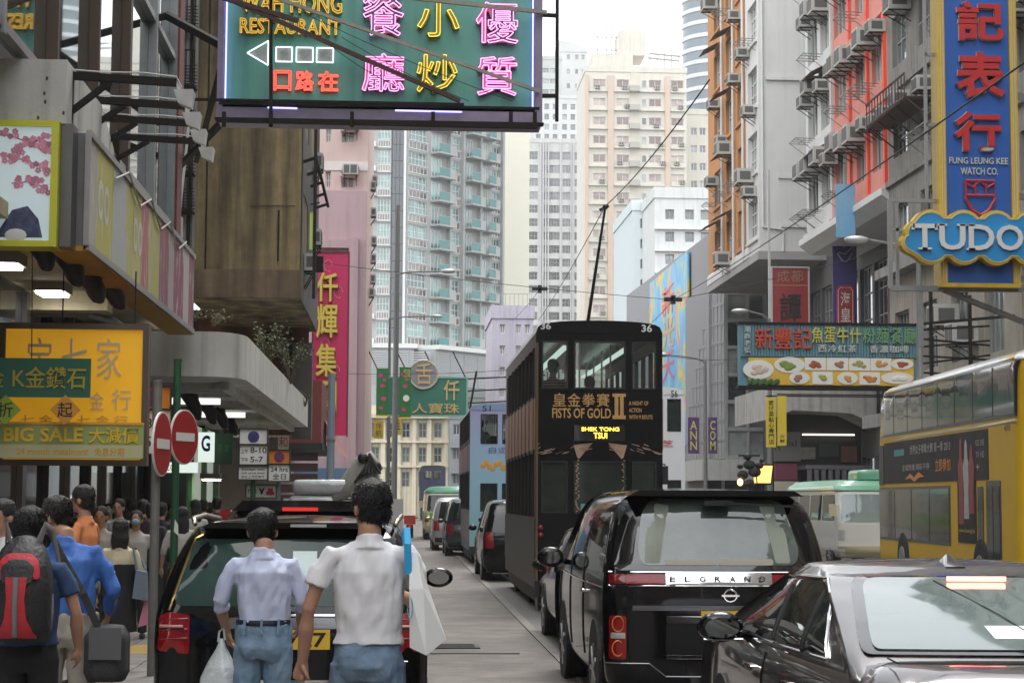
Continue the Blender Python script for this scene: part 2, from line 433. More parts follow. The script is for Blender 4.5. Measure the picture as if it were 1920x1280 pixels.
# kerb stones along the edge of the track bed and the left pavement
pave = mat('pavement_concrete', (0.20,0.19,0.175), 0.8, var=0.5, scale=2.0, bump=0.3, bscale=25)
kerbm = mat('kerb_stone', (0.24,0.23,0.21), 0.75, var=0.4, scale=3, bump=0.3)
mb = MB(); mb.box(-9, -2.05, 8, 120, -0.02, 0.125); PV = struct('pavement', mb, pave)
mb = MB(); mb.box(-9, -1.9, -30, 8, -0.02, 0.02); struct('crossing_apron', mb, pave)
km = MB().box(0, 0.145, 0, 0.99, -0.02, 0.13).mesh('kerb_stone', kerbm)
for k in range(90): link('kerb_stone', km, PV, (-2.047, 8+k, rng.uniform(-0.004, 0.004)))
pm = MB().box(0, 0.39, 0, 0.39, 0.0, 0.012)
pvm = [pm.mesh('paving_slab', mat('paving_slab_%d' % i, c, 0.75, var=0.4, scale=5, bump=0.2)) for i, c in enumerate([(0.22,0.2,0.185),(0.185,0.175,0.165),(0.25,0.235,0.21)])]
tact = mat('yellow_tactile_paving', (0.42,0.29,0.07), 0.7, var=0.5, scale=6, bump=0.4)
tacm = MB().box(0, 0.39, 0, 0.39, 0.0, 0.014).mesh('tactile_slab', tact)
for j in range(34):
    for i in range(5):
        y = 12.2+j*0.4; x = -2.45-i*0.4
        if 17 < j < 21: link('tactile_slab', tacm, PV, (x, y, 0.125))
        else: link('paving_slab', pvm[rng.randrange(3)], PV, (x, y, 0.125+rng.uniform(0, 0.003)))
mb = MB(); mb.box(14.2, 26, -30, 200, -0.02, 0.13); struct('pavement_across_street', mb, pave)
# manhole cover and patches
mb = MB(); x, y = 0.62, 22.0
mb.box(x-0.32, x+0.32, y-0.3, y+0.3, 0.0, 0.022)
for i in range(5): mb.box(x-0.26, x+0.26, y-0.24+i*0.11, y-0.2+i*0.11, 0.022, 0.028)
tag(mb.obj('manhole_cover', mat('cast_iron', (0.06,0.057,0.054), 0.5, 0.7, bump=0.4)), 'square cast iron manhole cover set in the worn brown road', 'manhole cover')
mb = MB(); mb.box(0.35, 1.35, 21.0, 21.06, 0.0, 0.014)
tag(mb.obj('repair_seam', BLACK), kind='structure')

# ================================================================== far buildings closing the street
G_TEAL = win_glass('teal_glass', (0.03,0.09,0.09), (0.19,0.36,0.34), 0.12)
G_DARK = win_glass('dark_glass', (0.015,0.018,0.02), (0.16,0.17,0.17), 0.08)
G_FAR = win_glass('far_glass', (0.03,0.035,0.04), (0.30,0.32,0.32), 0.15)
G_BROWN = win_glass('brown_spandrel', (0.10,0.085,0.075), (0.24,0.21,0.19), 0.25)
G_CURT = win_glass('curtained_glass', (0.12,0.04,0.03), (0.45,0.36,0.30), 0.2)
FRAME_W = mat('pale_frame', (0.62,0.63,0.61), 0.5)
FRAME_G = mat('grey_frame', (0.28,0.29,0.29), 0.5)
def fb(Y, p0, p1, q0, q1):
    a, b = XZ(p0, q0, Y), XZ(p1, q1, Y)
    return a[0], b[0], b[1], a[1]          # x0, x1, z_low, z_high
def slab(mb, x0, x1, y0, y1, z0, z1): return mb.box(x0, x1, y0, y1, z0, z1)
# ---- teal glass residential tower
T = thing('residential_tower', 'grey residential tower with teal glass bays and balconies above a louvred podium', 'building', (0,210,0))
GREYW = mat('tower_grey_wall', (0.36,0.37,0.36), 0.7, var=0.2, scale=0.5, streak=0.15)
FH = 2.8; Z0 = 19.0; NF = 13
xl = XZ(684, 900, 210)[0]; xc = XZ(757, 900, 210)[0]; xr, yr = XZ(936, 900, 223)[0], 223.0
mb = MB(); mb.prism([(xl,0.4),(xc-0.1,0.4),(xr-0.2,yr-210+0.3),(xr-3,40),(xl,40)], 0, Z0+NF*FH+4, 'z')
mb.obj('core', GREYW, T, fixn=True)
zs = [(Z0+i*FH+1.05, Z0+i*FH+2.65) for i in range(NF)]
wl = xc-xl-1.75
facade(T, (xl,0,0), 0, wl, Z0+NF*FH, [(1.05, wl-0.1)], zs, GREYW, FRAME_W, G_TEAL, 0.2, 4, 2, bar=0.07, z0=Z0)
spm = window_mesh(wl-1.15, 0.8, FRAME_W, G_BROWN, 5, 1, 0.07)
for i in range(NF):
    link('spandrel_panel', spm, T, (xl+1.05, -0.04, Z0+i*FH+0.12))
    mb = MB(); mb.box(0, 1.0, -0.5, 0, 0, 0.12); mb.mat(1).box(0.15, 0.45, -0.35, -0.05, 0.13, 0.65).box(0.55,0.85,-0.35,-0.05,0.13,0.65)
    mb.obj('condenser_ledge', [GREYW, FRAME_W], T, (xl, -0.01, Z0+i*FH+0.05))
    mb = MB()
    mb.box(-0.03, wl+0.02, -0.16, -0.02, 0, 0.07); mb.obj('floor_band', FRAME_W, T, (xl, 0, Z0+i*FH+0.02))
mb = MB()
DTILE = mat('dark_tile_column', (0.10,0.115,0.125), 0.35, var=0.3, scale=2)
for i in range(3):
    for k in range(int(NF*FH/1.9)):
        mb.box(xc-1.62+i*0.42, xc-1.24+i*0.42, -0.25-0.06*(i == 1), 0.3, Z0+k*1.9+0.02, Z0+(k+1)*1.9-0.03)
mb.obj('tiled_column', DTILE, T)
mb = MB(); mb.box(xc-0.36, xc-0.05, -0.2, 0.4, Z0, Z0+NF*FH+1); mb.obj('corner_pilaster', FRAME_W, T)
ang = math.atan2(yr-210, xr-xc); L = math.hypot(xr-xc, yr-210)
def tface(u, d=0.0): return (xc+u*math.cos(ang)+d*math.sin(ang), u*math.sin(ang)-d*math.cos(ang))
k = L/21.0
cols = [(0.35*k, 4.3*k), (9.2*k, 11.6*k), (18.9*k, 20.8*k)]
facade(T, (xc,0,0), ang, L, Z0+NF*FH, cols, zs, GREYW, FRAME_W, G_TEAL, 0.2, (5,3,3), 2, bar=0.09, z0=Z0)
balg = mat('teal_balcony_glass', (0.03,0.17,0.165), 0.12, spec=0.5)
for ci, (a, b) in enumerate([(5.0*k, 8.6*k), (12.2*k, 15.3*k), (16.1*k, 18.6*k)]):
    bw = b-a
    bm = MB(); bm.box(0, bw, -1.5, 0.0, -0.14, 0.06); bm.box(bw*0.62, bw, -1.5, -1.4, 0.06, 1.0); bm.box(bw-0.12, bw, -1.4, 0, 0.06, 1.0)
    bm.box(0, bw*0.62, -1.5, -1.45, 0.98, 1.04); me_b = bm.mesh('balcony', GREYW)
    gme = MB().box(0.02, bw*0.6, -1.48, -1.44, 0.08, 0.96).mesh('balcony_glass', balg)
    dme = window_mesh(bw*0.62, 2.2, FRAME_W, G_TEAL, 3, 1, 0.08)
    for i in range(NF):
        z = Z0+i*FH+0.1+(0.35 if ci else 0)
        p = tface(a); bo = link('balcony', me_b, T, (p[0], p[1], z), ang)
        link('balcony_glass', gme, bo)
        p = tface(a+0.1, 0.05); link('balcony_door', dme, T, (p[0], p[1], z+0.1), ang)
for ci, (a, b) in enumerate(cols):
    sp = window_mesh(b-a, 0.85, FRAME_W, G_BROWN, 5 if ci == 0 else 3, 1, 0.09)
    for i in range(NF):
        p = tface(a, 0.04); link('spandrel_panel', sp, T, (p[0], p[1], Z0+i*FH+0.12), ang)
        mb = MB(); mb.box(-0.05, b-a+0.05, -0.2, -0.05, 0, 0.08); p = tface(a, 0); mb.obj('floor_band', FRAME_W, T, (p[0], p[1], Z0+i*FH+1.0), ang)
for u in (8.85, 11.8, 15.7, 20.9):
    p = tface(u*k); mb = MB(); mb.box(-0.18, 0.18, -0.55, 0.1, Z0, Z0+NF*FH); mb.obj('pilaster', GREYW, T, (p[0], p[1], 0), ang)
# podium with louvres
LOUV = mat('louvre_metal', (0.40,0.41,0.41), 0.5)
zp0 = XZ(700, 770, 205)[1]
mb = MB(); mb.box(xl-0.5, xc+1, -3, 0.3, 0, Z0-0.6); mb.obj('podium', mat('podium_wall', (0.33,0.35,0.36), 0.7, var=0.2), T)
mb = MB(); mb.box(0, L+2, -3, 2, 0, Z0-0.6); mb.obj('podium', MATS['podium_wall'], T, (xc+1, 0, 0), ang)
mb = MB(); mb.box(xl-0.7, xc+1.4, -3.3, 0.35, Z0-0.6, Z0-0.1); mb.obj('podium_cornice', FRAME_W, T)
mb = MB(); mb.box(0, L+2.4, -3.3, 2, Z0-0.6, Z0-0.1); mb.obj('podium_cornice', FRAME_W, T, (xc+1.4, 0, 0.003), ang)
lm = MB()
for i in range(14): lm.box(0, 2.2, -0.1, 0, i*0.26, i*0.26+0.12)
lme = lm.mesh('louvre_bank', LOUV)
for j in range(3): link('louvre_bank', lme, T, (xl+j*2.5, -3.01, Z0-4.5))
for j in range(9):
    u = 0.3+j*2.45; link('louvre_bank', lme, T, (xc+1+u*math.cos(ang)+3.01*math.sin(ang), u*math.sin(ang)-3.01*math.cos(ang), Z0-4.5), ang)

# ---- generic frontal apartment block
def block(name, label, Y, p0, p1, qtop, wall, frame, glass, rows, rowpx, q_first, colpx, wpx, hpx, depth=14, cols=2, wr=1, group=None, zlow=0.0, extra=None):
    """frontal block between photo columns p0..p1 whose roof is at qtop; rows of windows from q_first downwards"""
    s = F/Y; x0, x1 = XZ(p0, 500, Y)[0], XZ(p1, 500, Y)[0]; H = XZ((p0+p1)/2, qtop, Y)[1]
    t = thing(name, label, 'building', (x0, Y, 0), 0, group)
    xs = [((c-p0)/s, (c-p0+wpx)/s) for c in colpx]
    zt = [XZ((p0+p1)/2, q_first+i*rowpx, Y)[1] for i in range(rows)]
    zs = sorted([(z-hpx/s, z) for z in zt if z-hpx/s > zlow+0.5])
    facade(t, (0,0,0), 0, x1-x0, H, xs, zs, wall, frame, glass, 0.25, cols, wr, bar=0.09, sill=0.12)
    mb = MB(); w = x1-x0
    mb.quad((0,0,0),(0,0,H),(0,depth,H),(0,depth,0)); mb.quad((w,0,0),(w,depth,0),(w,depth,H),(w,0,H)); mb.quad((0,0,H),(w,0,H),(w,depth,H),(0,depth,H)); mb.quad((0,depth,0),(0,depth,H),(w,depth,H),(w,depth,0))
    mb.obj('side_wall', wall, t)
    mb = MB(); mb.box(-0.1, w+0.1, -0.12, 0.3, H, H+0.9); mb.box(-0.1, 0.2, 0.3, depth, H, H+0.9); mb.box(w-0.2, w+0.1, 0.3, depth, H, H+0.9); mb.obj('parapet', wall, t)
    return t, s, H, w
CREAM = mat('cream_render', (0.66,0.63,0.55), 0.8, var=0.15, scale=0.4, streak=0.15)
CREAM2 = mat('pale_cream_render', (0.72,0.70,0.58), 0.8, var=0.06, scale=0.4)
OFFW = mat('office_white', (0.52,0.53,0.51), 0.75, var=0.15, scale=0.4, streak=0.2)
PEACH = mat('peach_render', (0.60,0.47,0.37), 0.8, var=0.12)
ACW = mat('ac_case', (0.50,0.49,0.45), 0.6, var=0.4, scale=7)
ACG = mat('ac_grille', (0.10,0.10,0.095), 0.7)
def ac_mesh(w=0.62, h=0.42, d=0.55, key='air_conditioner'):
    mb = MB(); mb.box(0, w, -d, 0, 0, h)
    mb.mat(1).box(w*0.08, w*0.42, -d-0.012, -d-0.001, h*0.12, h*0.88).box(w*0.5, w*0.9, -d-0.012, -d-0.001, h*0.12, h*0.88)
    mb.box(-0.012, -0.001, -d*0.85, -d*0.2, h*0.2, h*0.8); mb.box(w+0.001, w+0.012, -d*0.85, -d*0.2, h*0.2, h*0.8)
    mb.mat(2).bar((0.08,-d,-0.03),(0.08,0,-0.03),0.03).bar((w-0.08,-d,-0.03),(w-0.08,0,-0.03),0.03).bar((0.08,-d*0.9,-0.03),(0.08,0,-0.38),0.025).bar((w-0.08,-d*0.9,-0.03),(w-0.08,0,-0.38),0.025)
    return mb.mesh(key, [ACW, ACG, DARK_METAL])
ACM = ac_mesh()
ACB = ac_mesh(0.8, 0.6, 0.7)
AC_S = ac_mesh(0.55, 0.38, 0.22)
# cream tower with peach stripes
t, s, H, w = block('apartment_tower', 'tall cream apartment tower with vertical peach stripes and rooftop frames', 290, 1097, 1288, 136, CREAM, FRAME_W, G_CURT, 18, 35.2, 150, [1112,1157,1219,1262], 24, 15)
for c, ww in ((1097,6),(1140,11),(1250,10)):
    mb = MB(); mb.box((c-1097)/s, (c-1097+ww)/s, -0.35, 0.02, 0, H-0.6); mb.obj('peach_stripe', PEACH, t)
for i in range(18):
    z = XZ(1190, 170+i*35.2, 290)[1]
    if z < 1: break
    for a, b in ((1104,1139),(1152,1182),(1200,1249),(1261,1288)):
        mb = MB(); mb.box((a-1097)/s, (b-1097)/s, -0.45, -0.05, 0, 0.25); mb.obj('floor_ledge', CREAM, t, (0,0,z-0.3))
    for a in (1120, 1164, 1232, 1270):
        if rng.random() < 0.6: link('air_conditioner', ACB, t, ((a-1097)/s+rng.uniform(-.5,.8), -0.02, z+0.1))
    link('window', window_mesh(0.8, 1.2, FRAME_W, G_FAR, 1, 1, 0.08), t, ((1205-1097)/s, -0.05, z+0.5))
    mb = MB(); mb.box(0, 1.6, -1.2, 0, 0, 0.9); mb.obj('balcony_box', mat('grey_cream', (0.42,0.4,0.36), 0.8), t, ((1181-1097)/s, 0, z-0.3))
mb = MB(); mb.box((1184-1097)/s, (1199-1097)/s, -0.08, -0.03, 0, H); mb.obj('recess_shade_strip', mat('cream_shadow_render', (0.60,0.57,0.48), 0.8), t)  # flat strip, the shade of the recess put into its darker cream
mb = MB()
mb.box((1112-1097)/s, (1190-1097)/s, 1, 9, H, H+3.2); mb.box((1165-1097)/s, (1216-1097)/s, 2, 9, H+3.2, H+7.3); mb.obj('roof_house', CREAM, t)
mb = MB()
for zz in (H+3.3, H+5.4, H+6.9):
    mb.bar(((1112-1097)/s,0.9,zz+0.4),((1160-1097)/s,0.9,zz+0.4),0.12)
for q in range(6): mb.bar(((1112+q*9-1097)/s,0.9,H+3.2),((1112+q*9-1097)/s,0.9,H+7.3),0.12)
for q in range(5): mb.bar(((1222+q*14-1097)/s,0.5,H),((1222+q*14-1097)/s,0.5,H+3.2),0.15)
mb.bar(((1222-1097)/s,0.5,H+3.2),((1282-1097)/s,0.5,H+2.8),0.25); mb.bar(((1222-1097)/s,3.5,H+3.2),((1282-1097)/s,3.5,H+2.8),0.25)
mb.obj('roof_frame', mat('roof_frame', (0.3,0.28,0.25), 0.7), t)
# its second wing
t, s, H, w = block('apartment_wing', 'narrow cream and peach block standing just right of the striped tower', 300, 1287, 1333, 215, CREAM, FRAME_W, G_FAR, 16, 33, 240, [1296,1313], 12, 14)
mb = MB()
for i in range(8): mb.box(0.6, w, -0.06, 0.0, 10+i*5.5, 11.6+i*5.5)
mb.obj('pink_band', mat('pink_band', (0.60,0.38,0.33), 0.8), t)
# office block with dark window groups
t, s, H, w = block('office_block', 'white office block ruled by rows of dark window groups and thin pipes', 380, 988, 1100, 268, OFFW, FRAME_G, G_DARK, 27, 25, 285, [990,1018,1032,1055,1078], 18, 15, cols=3, wr=2)
mb = MB()
for c in (1012,1017,1022,1027,1050,1070,1074): mb.box((c-988)/s, (c-988)/s+0.22, -0.45, -0.15, 0, H)
mb.obj('drain_pipe', OFFW, t)
# cream slab with blank wall and its window strip
t, s, H, w = block('cream_slab_block', 'plain cream slab tower with a blank side wall behind the teal tower', 262, 926, 992, -60, CREAM2, FRAME_G, G_FAR, 17, 37, 235, [928], 14, 22)
mb = MB(); mb.box(0.05, (945-926)/s, -0.08, -0.01, 0, H); 
# pale blocks above the office block
t, s, H, w = block('hillside_flats', 'white mid rise flats crowded with small windows above the office block', 430, 1000, 1100, 185, mat('flats_white', (0.6,0.62,0.6), 0.8, var=0.35, scale=0.3), FRAME_G, G_FAR, 10, 19, 195, [1004,1020,1036,1054,1070,1084], 9, 11)
t, s, H, w = block('stepped_tower', 'grey green tower with banded windows showing right of the neon sign', 455, 1010, 1052, 112, mat('flats_green', (0.46,0.5,0.47), 0.8, var=0.3, scale=0.3), FRAME_G, G_FAR, 9, 20, 128, [1013,1030], 15, 9, cols=3)
t, s, H, w = block('curved_roof_tower', 'pale tower with a rounded roof line behind the stepped tower', 480, 1046, 1101, 98, mat('flats_pale', (0.55,0.56,0.54), 0.8, var=0.2, scale=0.3), FRAME_G, G_FAR, 14, 27, 103, [1062,1078,1090], 6, 9, cols=1)
mb = MB(); n = 12
mb.prism([(w*i/n, H+0.9+2.2*math.sin(PI*i/n*0.5+PI/2)) for i in range(n, -1, -1)]+[(0,H),(w,H)], 0.01, 13, 'y'); mb.obj('curved_roof', MATS['flats_pale'], t, fixn=True)
# glass tower, curved plan
t = thing('glass_skyscraper', 'curved blue glass skyscraper with white floor bands rising out of the picture', 'building', (0,0,0))
xa, xb = XZ(1292, 100, 500)[0], XZ(1360, 100, 500)[0]; zt = 168
cx, cyy, rad = xb, 512, xb-xa
mbg = MB(); mbw = MB()
N = 14
def cp(i, r): a = PI+PI/2*i/N; return (cx+r*math.cos(a), cyy+r*math.sin(a))
for i in range(N):
    a, b = cp(i, rad), cp(i+1, rad); mbg.quad((a[0],a[1],0),(b[0],b[1],0),(b[0],b[1],zt),(a[0],a[1],zt))
mbg.obj('glazed_wall', mat('skyscraper_glass', (0.10,0.14,0.17), 0.12, var=0.4, scale=0.25), t)
for kf in range(45):
    z = kf*3.7
    mbw = MB()
    for i in range(N):
        a, b, c, d = cp(i, rad+0.35), cp(i+1, rad+0.35), cp(i+1, rad), cp(i, rad)
        mbw.prism([(a[0],a[1]),(b[0],b[1]),(c[0],c[1]),(d[0],d[1])], 0, 1.1, 'z')
    mbw.obj('floor_band', mat('band_white', (0.55,0.58,0.6), 0.6), t, (0,0,z))
# white low block with blue shadow side
t, s, H, w = block('white_corner_house', 'white rendered six storey house with a rounded corner above the grey hoarding', 150, 1228, 1345, 372, mat('white_house', (0.62,0.64,0.63), 0.8, var=0.15, scale=0.6, streak=0.2), FRAME_G, G_FAR, 7, 42, 393, [1248,1286,1316], 17, 19)
mb = MB()
for i in range(6): mb.box(-0.1, w, -0.35, 0, H-2.6-i*1.8*1, H-2.45-i*1.8)
mb.obj('floor_ledge', FRAME_W, t)
t, s, H, w = block('white_house_shade_side', 'stepped down side of the white corner house with blue shade put into its colour', 158, 1186, 1232, 395, mat('blue_shade_render', (0.58,0.65,0.66), 0.8, var=0.1), FRAME_G, G_FAR, 6, 38, 410, [1201], 17, 18)  # shadow side of the white block, its blue shade put into the colour
# lilac building behind the trams
t, s, H, w = block('lilac_building', 'low lilac building with small dark windows behind the trams', 128, 924, 1000, 597, mat('lilac_render', (0.42,0.39,0.46), 0.75, var=0.2, streak=0.3), FRAME_W, G_DARK, 6, 40, 608, [938,968,985], 10, 18, depth=10)
mb = MB()
for i in range(10): mb.bar((i*0.3, 0, H+0.9), (i*0.3, 0, H+1.7), 0.03)
mb.bar((0,0,H+1.7),(2.7,0,H+1.7),0.04); mb.obj('roof_railing', GREY_METAL, t)
# cream arcaded building and grey house at the street's end
t, s, H, w = block('arcaded_building', 'old cream building with square pilasters and deep windows at the end of the street', 172, 688, 846, 778, mat('old_cream', (0.60,0.54,0.40), 0.8, var=0.25, scale=1.2, streak=0.3), FRAME_G, G_DARK, 3, 46, 792, [700,727,757,788,817], 15, 28, cols=2, wr=2)
mb = MB()
for c in (690,718,747,776,804,836): mb.box((c-688)/s, (c-688+8)/s, -0.45, 0, 0, H-0.3)
mb.obj('pilaster', MATS['old_cream'], t)
mb = MB(); mb.box(-0.3, w+0.3, -0.9, 0.1, H-0.3, H+0.1); mb.box(-0.2, w+0.2, -0.6, 0, H-2.55, H-2.35); mb.box(-0.2, w+0.2, -0.6, 0, H-4.8, H-4.6); mb.obj('cornice', MATS['old_cream'], t)
t, s, H, w = block('grey_balcony_house', 'slate grey house with open balconies next to the arcaded building', 168, 846, 900, 785, mat('slate_render', (0.22,0.24,0.25), 0.8, var=0.2), FRAME_G, G_DARK, 3, 46, 795, [852,872], 13, 20)
mb = MB()
for i in range(3):
    z = H-2.6-i*2.3; mb.box(0.1, w, -1.0, 0, z, z+0.12)
    for q in range(12): mb.bar((0.1+q*w/12, -0.97, z+0.1), (0.1+q*w/12, -0.97, z+0.9), 0.03)
    mb.bar((0.1,-0.97,z+0.9),(w,-0.97,z+0.9),0.05)
mb.obj('balcony', GREY_METAL, t)
t, s, H, w = block('dark_infill_house', 'dark green grey house above the grey balconies near the podium', 176, 840, 925, 745, mat('dark_infill', (0.17,0.19,0.18), 0.8, var=0.3), FRAME_G, G_DARK, 1, 40, 752, [850,870], 14, 18)
# ================================================================== right-hand street front
def cable(mb, a, b, sag=0.0, r=0.015, n=10):
    a, b = Vector(a), Vector(b); pts = [a.lerp(b, i/n)+Vector((0,0,-sag*4*(i/n)*(1-i/n))) for i in range(n+1)]
    return mb.tube(pts, r, 5)
rack = MB()
for q in range(4): rack.bar((q*0.4,0,0),(q*0.4,-0.75,0.03),0.025)
rack.bar((0,-0.75,0.03),(1.2,-0.75,0.03),0.025).bar((0,-0.4,0.015),(1.2,-0.4,0.015),0.02).bar((0,-0.7,0.02),(0,0,-0.5),0.02).bar((1.2,-0.7,0.02),(1.2,0,-0.5),0.02)
RACKM = rack.mesh('drying_rack', mat('rack_metal', (0.2,0.2,0.19), 0.5, 0.5))
AWN = MB().prism([(0,0),(1.5,0),(1.5,-0.04),(0,-0.04)], 0, 0.01)
awn = MB(); awn.quad((0,0,0.4),(0,-0.75,0),(1.5,-0.75,0),(1.5,0,0.4)); awn.quad((0,0,0.37),(1.5,0,0.37),(1.5,-0.75,-0.03),(0,-0.75,-0.03))
awn.quad((0,-0.75,-0.03),(1.5,-0.75,-0.03),(1.5,-0.75,0),(0,-0.75,0)); awn.quad((0,0,0.4),(0,0,0.37),(0,-0.75,-0.03),(0,-0.75,0)); awn.quad((1.5,0,0.37),(1.5,0,0.4),(1.5,-0.75,0),(1.5,-0.75,-0.03))
AWNM = awn.mesh('window_awning', mat('rusty_awning', (0.10,0.07,0.06), 0.8, var=0.4, scale=5))
WALLW = mat('white_render', (0.66,0.66,0.64), 0.85, var=0.15, scale=1.0, streak=0.12, dirt=(0.2,0.19,0.17), bump=0.3, bscale=8)
ORANGE = mat('orange_render', (0.52,0.24,0.08), 0.85, var=0.3, scale=1.5, streak=0.3, bump=0.2)
CORAL = mat('coral_render', (0.70,0.27,0.21), 0.8, var=0.15, scale=1.0, streak=0.15, bump=0.2)
CORALD = mat('coral_trim', (0.80,0.10,0.05), 0.6)
OLDG = mat('old_grey_render', (0.27,0.255,0.225), 0.9, var=0.55, scale=1.0, streak=0.7, bump=0.4, bscale=8)
BEIGE = mat('beige_render', (0.36,0.32,0.26), 0.85, var=0.4, scale=1.2, streak=0.5)
SOFF = mat('soffit_grey', (0.36,0.355,0.34), 0.9, var=0.3, scale=0.7)
G_ST = win_glass('street_window_glass', (0.02,0.028,0.03), (0.30,0.33,0.31), 0.1)
def right_front(parent, X, Ya, Yb, z0, H, xs_y, zs, wm, fm=FRAME_W, gm=None, cols=3, rows=2, depth=0.2, sill=0.08):
    """front facing the street (-X) between Ya (near) and Yb (far); window columns given as (near Y, far Y)"""
    L_ = Yb-Ya; xs = sorted([(Yb-b, Yb-a) for a, b in xs_y])
    return facade(parent, (X, Yb, 0), -PI/2, L_, H, xs, zs, wm, fm, gm or G_ST, depth, cols, rows, bar=0.055, z0=z0, sill=sill)
def put_right(me, name, parent, X, Y, z): return link(name, me, parent, (X, Y, z), -PI/2)

# ---- orange and white corner building hanging over the pavement
O = thing('corner_building', 'corner building with orange street front and blank white end wall', 'building', (14.8,76.2,0))
ox, oy = 14.8, 76.2
def rel(o): return o.location
FL = 2.8; zb = 12.05; Hh = 30
zs = [(zb+0.75+i*FL, zb+2.35+i*FL) for i in range(6)]
def Yat(px, X): return X*F/(px-VPX)
right_front(O, 0, 0.0, 2.9, zb, Hh, [(0.35, 2.4)], zs, WALLW, gm=G_ST, cols=4, rows=3)
right_front(O, 0.0, 2.9, 12.8, zb, Hh, [(3.3,4.9),(6.0,7.8),(9.0,11.0)], zs, ORANGE, gm=G_ST, cols=3, rows=2)
mb = MB(); mb.box(0.001, 3.2, 0, 0.02, zb, Hh); mb.quad((0,12.8,zb),(3.2,12.8,zb),(3.2,12.8,Hh),(0,12.8,Hh)); mb.quad((0,0,Hh),(3.2,0,Hh),(3.2,12.8,Hh),(0,12.8,Hh))
mb.obj('end_wall', WALLW, O)
mb = MB(); mb.box(-0.05, 3.2, -0.03, 12.9, zb-0.35, zb-0.002); mb.obj('soffit_slab', SOFF, O)
mb = MB(); mb.prism([(-0.08,zb-0.02),(-0.08,zb+0.35),(0.0,zb+0.5),(0,zb)], 2.0, 12.8, 'y'); mb.obj('base_moulding', WALLW, O)
for z, a, b, d in ((zb+7.2,0.3,2.2,0.12),(zb+3.05,0.8,2.3,0.08),(zb+1.0,0.9,2.3,0.1)):
    mb = MB(); mb.box(a, b, -d, 0, z, z+0.14); mb.obj('wall_ledge', WALLW, O)
mb = MB(); mb.tube([(0.15,-0.06,Hh),(0.15,-0.06,zb+1.0)], 0.05); mb.tube([(0.15,-0.06,zb+1.0),(1.0,-0.06,zb+0.9),(1.0,-0.06,zb)], 0.05); mb.obj('drain_pipe', WALLW, O)
for yy in (3.1, 5.5, 8.4):
    mb = MB(); mb.tube([(-0.1,yy,zb),(-0.1,yy,Hh)], 0.06); mb.obj('drain_pipe', WALLW, O)
for i in range(6):
    for yy, w_ in ((0.2,2.4),(3.2,1.9),(5.9,2.0),(8.9,2.2)):
        z = zs[i][0]
        if rng.random() < 0.75: put_right(ACM if rng.random() < .6 else ACB, 'air_conditioner', O, -0.02, yy+rng.uniform(0.9, w_), z+rng.choice((-0.5, 0.9, 1.65)))
        if rng.random() < 0.3: put_right(RACKM, 'drying_rack', O, -0.02, yy+1.4, z-0.1)
        if rng.random() < 0.35 and yy > 3: put_right(AWNM, 'window_awning', O, -0.02, yy+1.9, z+1.6)
        put_right(MB().box(0,w_,-0.1,0,0,0.1).mesh('sill_ledge', WALLW if yy < 3 else ORANGE), 'sill_ledge', O, 0, yy+w_, z-0.25)
# ---- the long front: white part, coral part, old grey part
def yfor(px): return Yat(px, 15.5)
B = thing('white_building', 'white fronted apartment house between the corner building and the coral one', 'building', (15.5, 66.0, 0))
zb = 11.6; FL = 2.9; Hh = 27
zs = [(zb+0.9+i*FL, zb+2.5+i*FL) for i in range(5)]
right_front(B, 0, 0, 4.3, zb, Hh, [(0.3,1.7),(2.3,3.9)], zs, WALLW, gm=G_ST, cols=3, rows=1)
mb = MB(); mb.quad((0,4.3,zb),(3,4.3,zb),(3,4.3,Hh),(0,4.3,Hh)); mb.quad((0,0,Hh),(3,0,Hh),(3,4.3,Hh),(0,4.3,Hh)); mb.obj('side_wall', WALLW, B)
for i in range(6):
    mb = MB(); mb.box(-0.14, 0, 0, 4.35, -0.1, 0.1); mb.obj('floor_band', WALLW, B, (0,0,zb+0.15+i*FL))
C_ = thing('coral_building', 'coral pink apartment front with red trim and rows of air conditioners', 'building', (15.5, 58.2, 0))
right_front(C_, 0, 0, 7.8, zb, Hh, [(0.6,2.0),(2.9,4.2),(5.6,7.3)], zs, CORAL, gm=G_ST, cols=3, rows=1)
mb = MB(); mb.quad((0,0,Hh),(3,0,Hh),(3,7.8,Hh),(0,7.8,Hh)); mb.obj('roof', CORAL, C_)
for yy in (0.25, 2.45, 4.9, 7.6):
    mb = MB(); mb.box(-0.1, 0, yy-0.12, yy+0.12, zb+0.2, Hh); mb.obj('trim_strip', CORALD if yy < 7 else WALLW, C_)
for i in range(6):
    mb = MB(); mb.box(-0.12, 0, 0, 7.8, -0.08, 0.08); mb.obj('floor_band', CORAL, C_, (0,0,zb+0.15+i*FL))
Gd = thing('old_grey_building', 'stained grey concrete tenement behind the blue watch sign', 'building', (15.5, 34.0, 0))
xsw = [(1+i*3.0, 2.6+i*3.0) for i in range(8)]
right_front(Gd, 0, 0, 24.2, 9.0, Hh, xsw, [(9.5,11.0)]+zs, OLDG, FRAME_G, G_ST, cols=3, rows=2)
right_front(Gd, -0.02, 0, 24.2, 4.4, 9.0, xsw, [(5.6,7.6)], BEIGE, FRAME_G, G_ST, cols=4, rows=2)
mb = MB(); mb.box(-0.9, 0.4, 0, 24.4, 4.0, 4.4); mb.obj('canopy_slab', CONCRETE, Gd)
mb = MB(); mb.box(-0.5, -0.03, 3, 24.2, 8.7, 9.0); mb.obj('floor_ledge', CONCRETE, Gd)
for k_ in range(7):
    for i in range(6): 
        mb = MB(); mb.box(-0.12, 0, 0, 24.2, -0.08, 0.1)
        if k_ == 0: mb.obj('floor_band', OLDG, Gd, (0,0,zb+0.15+i*FL))
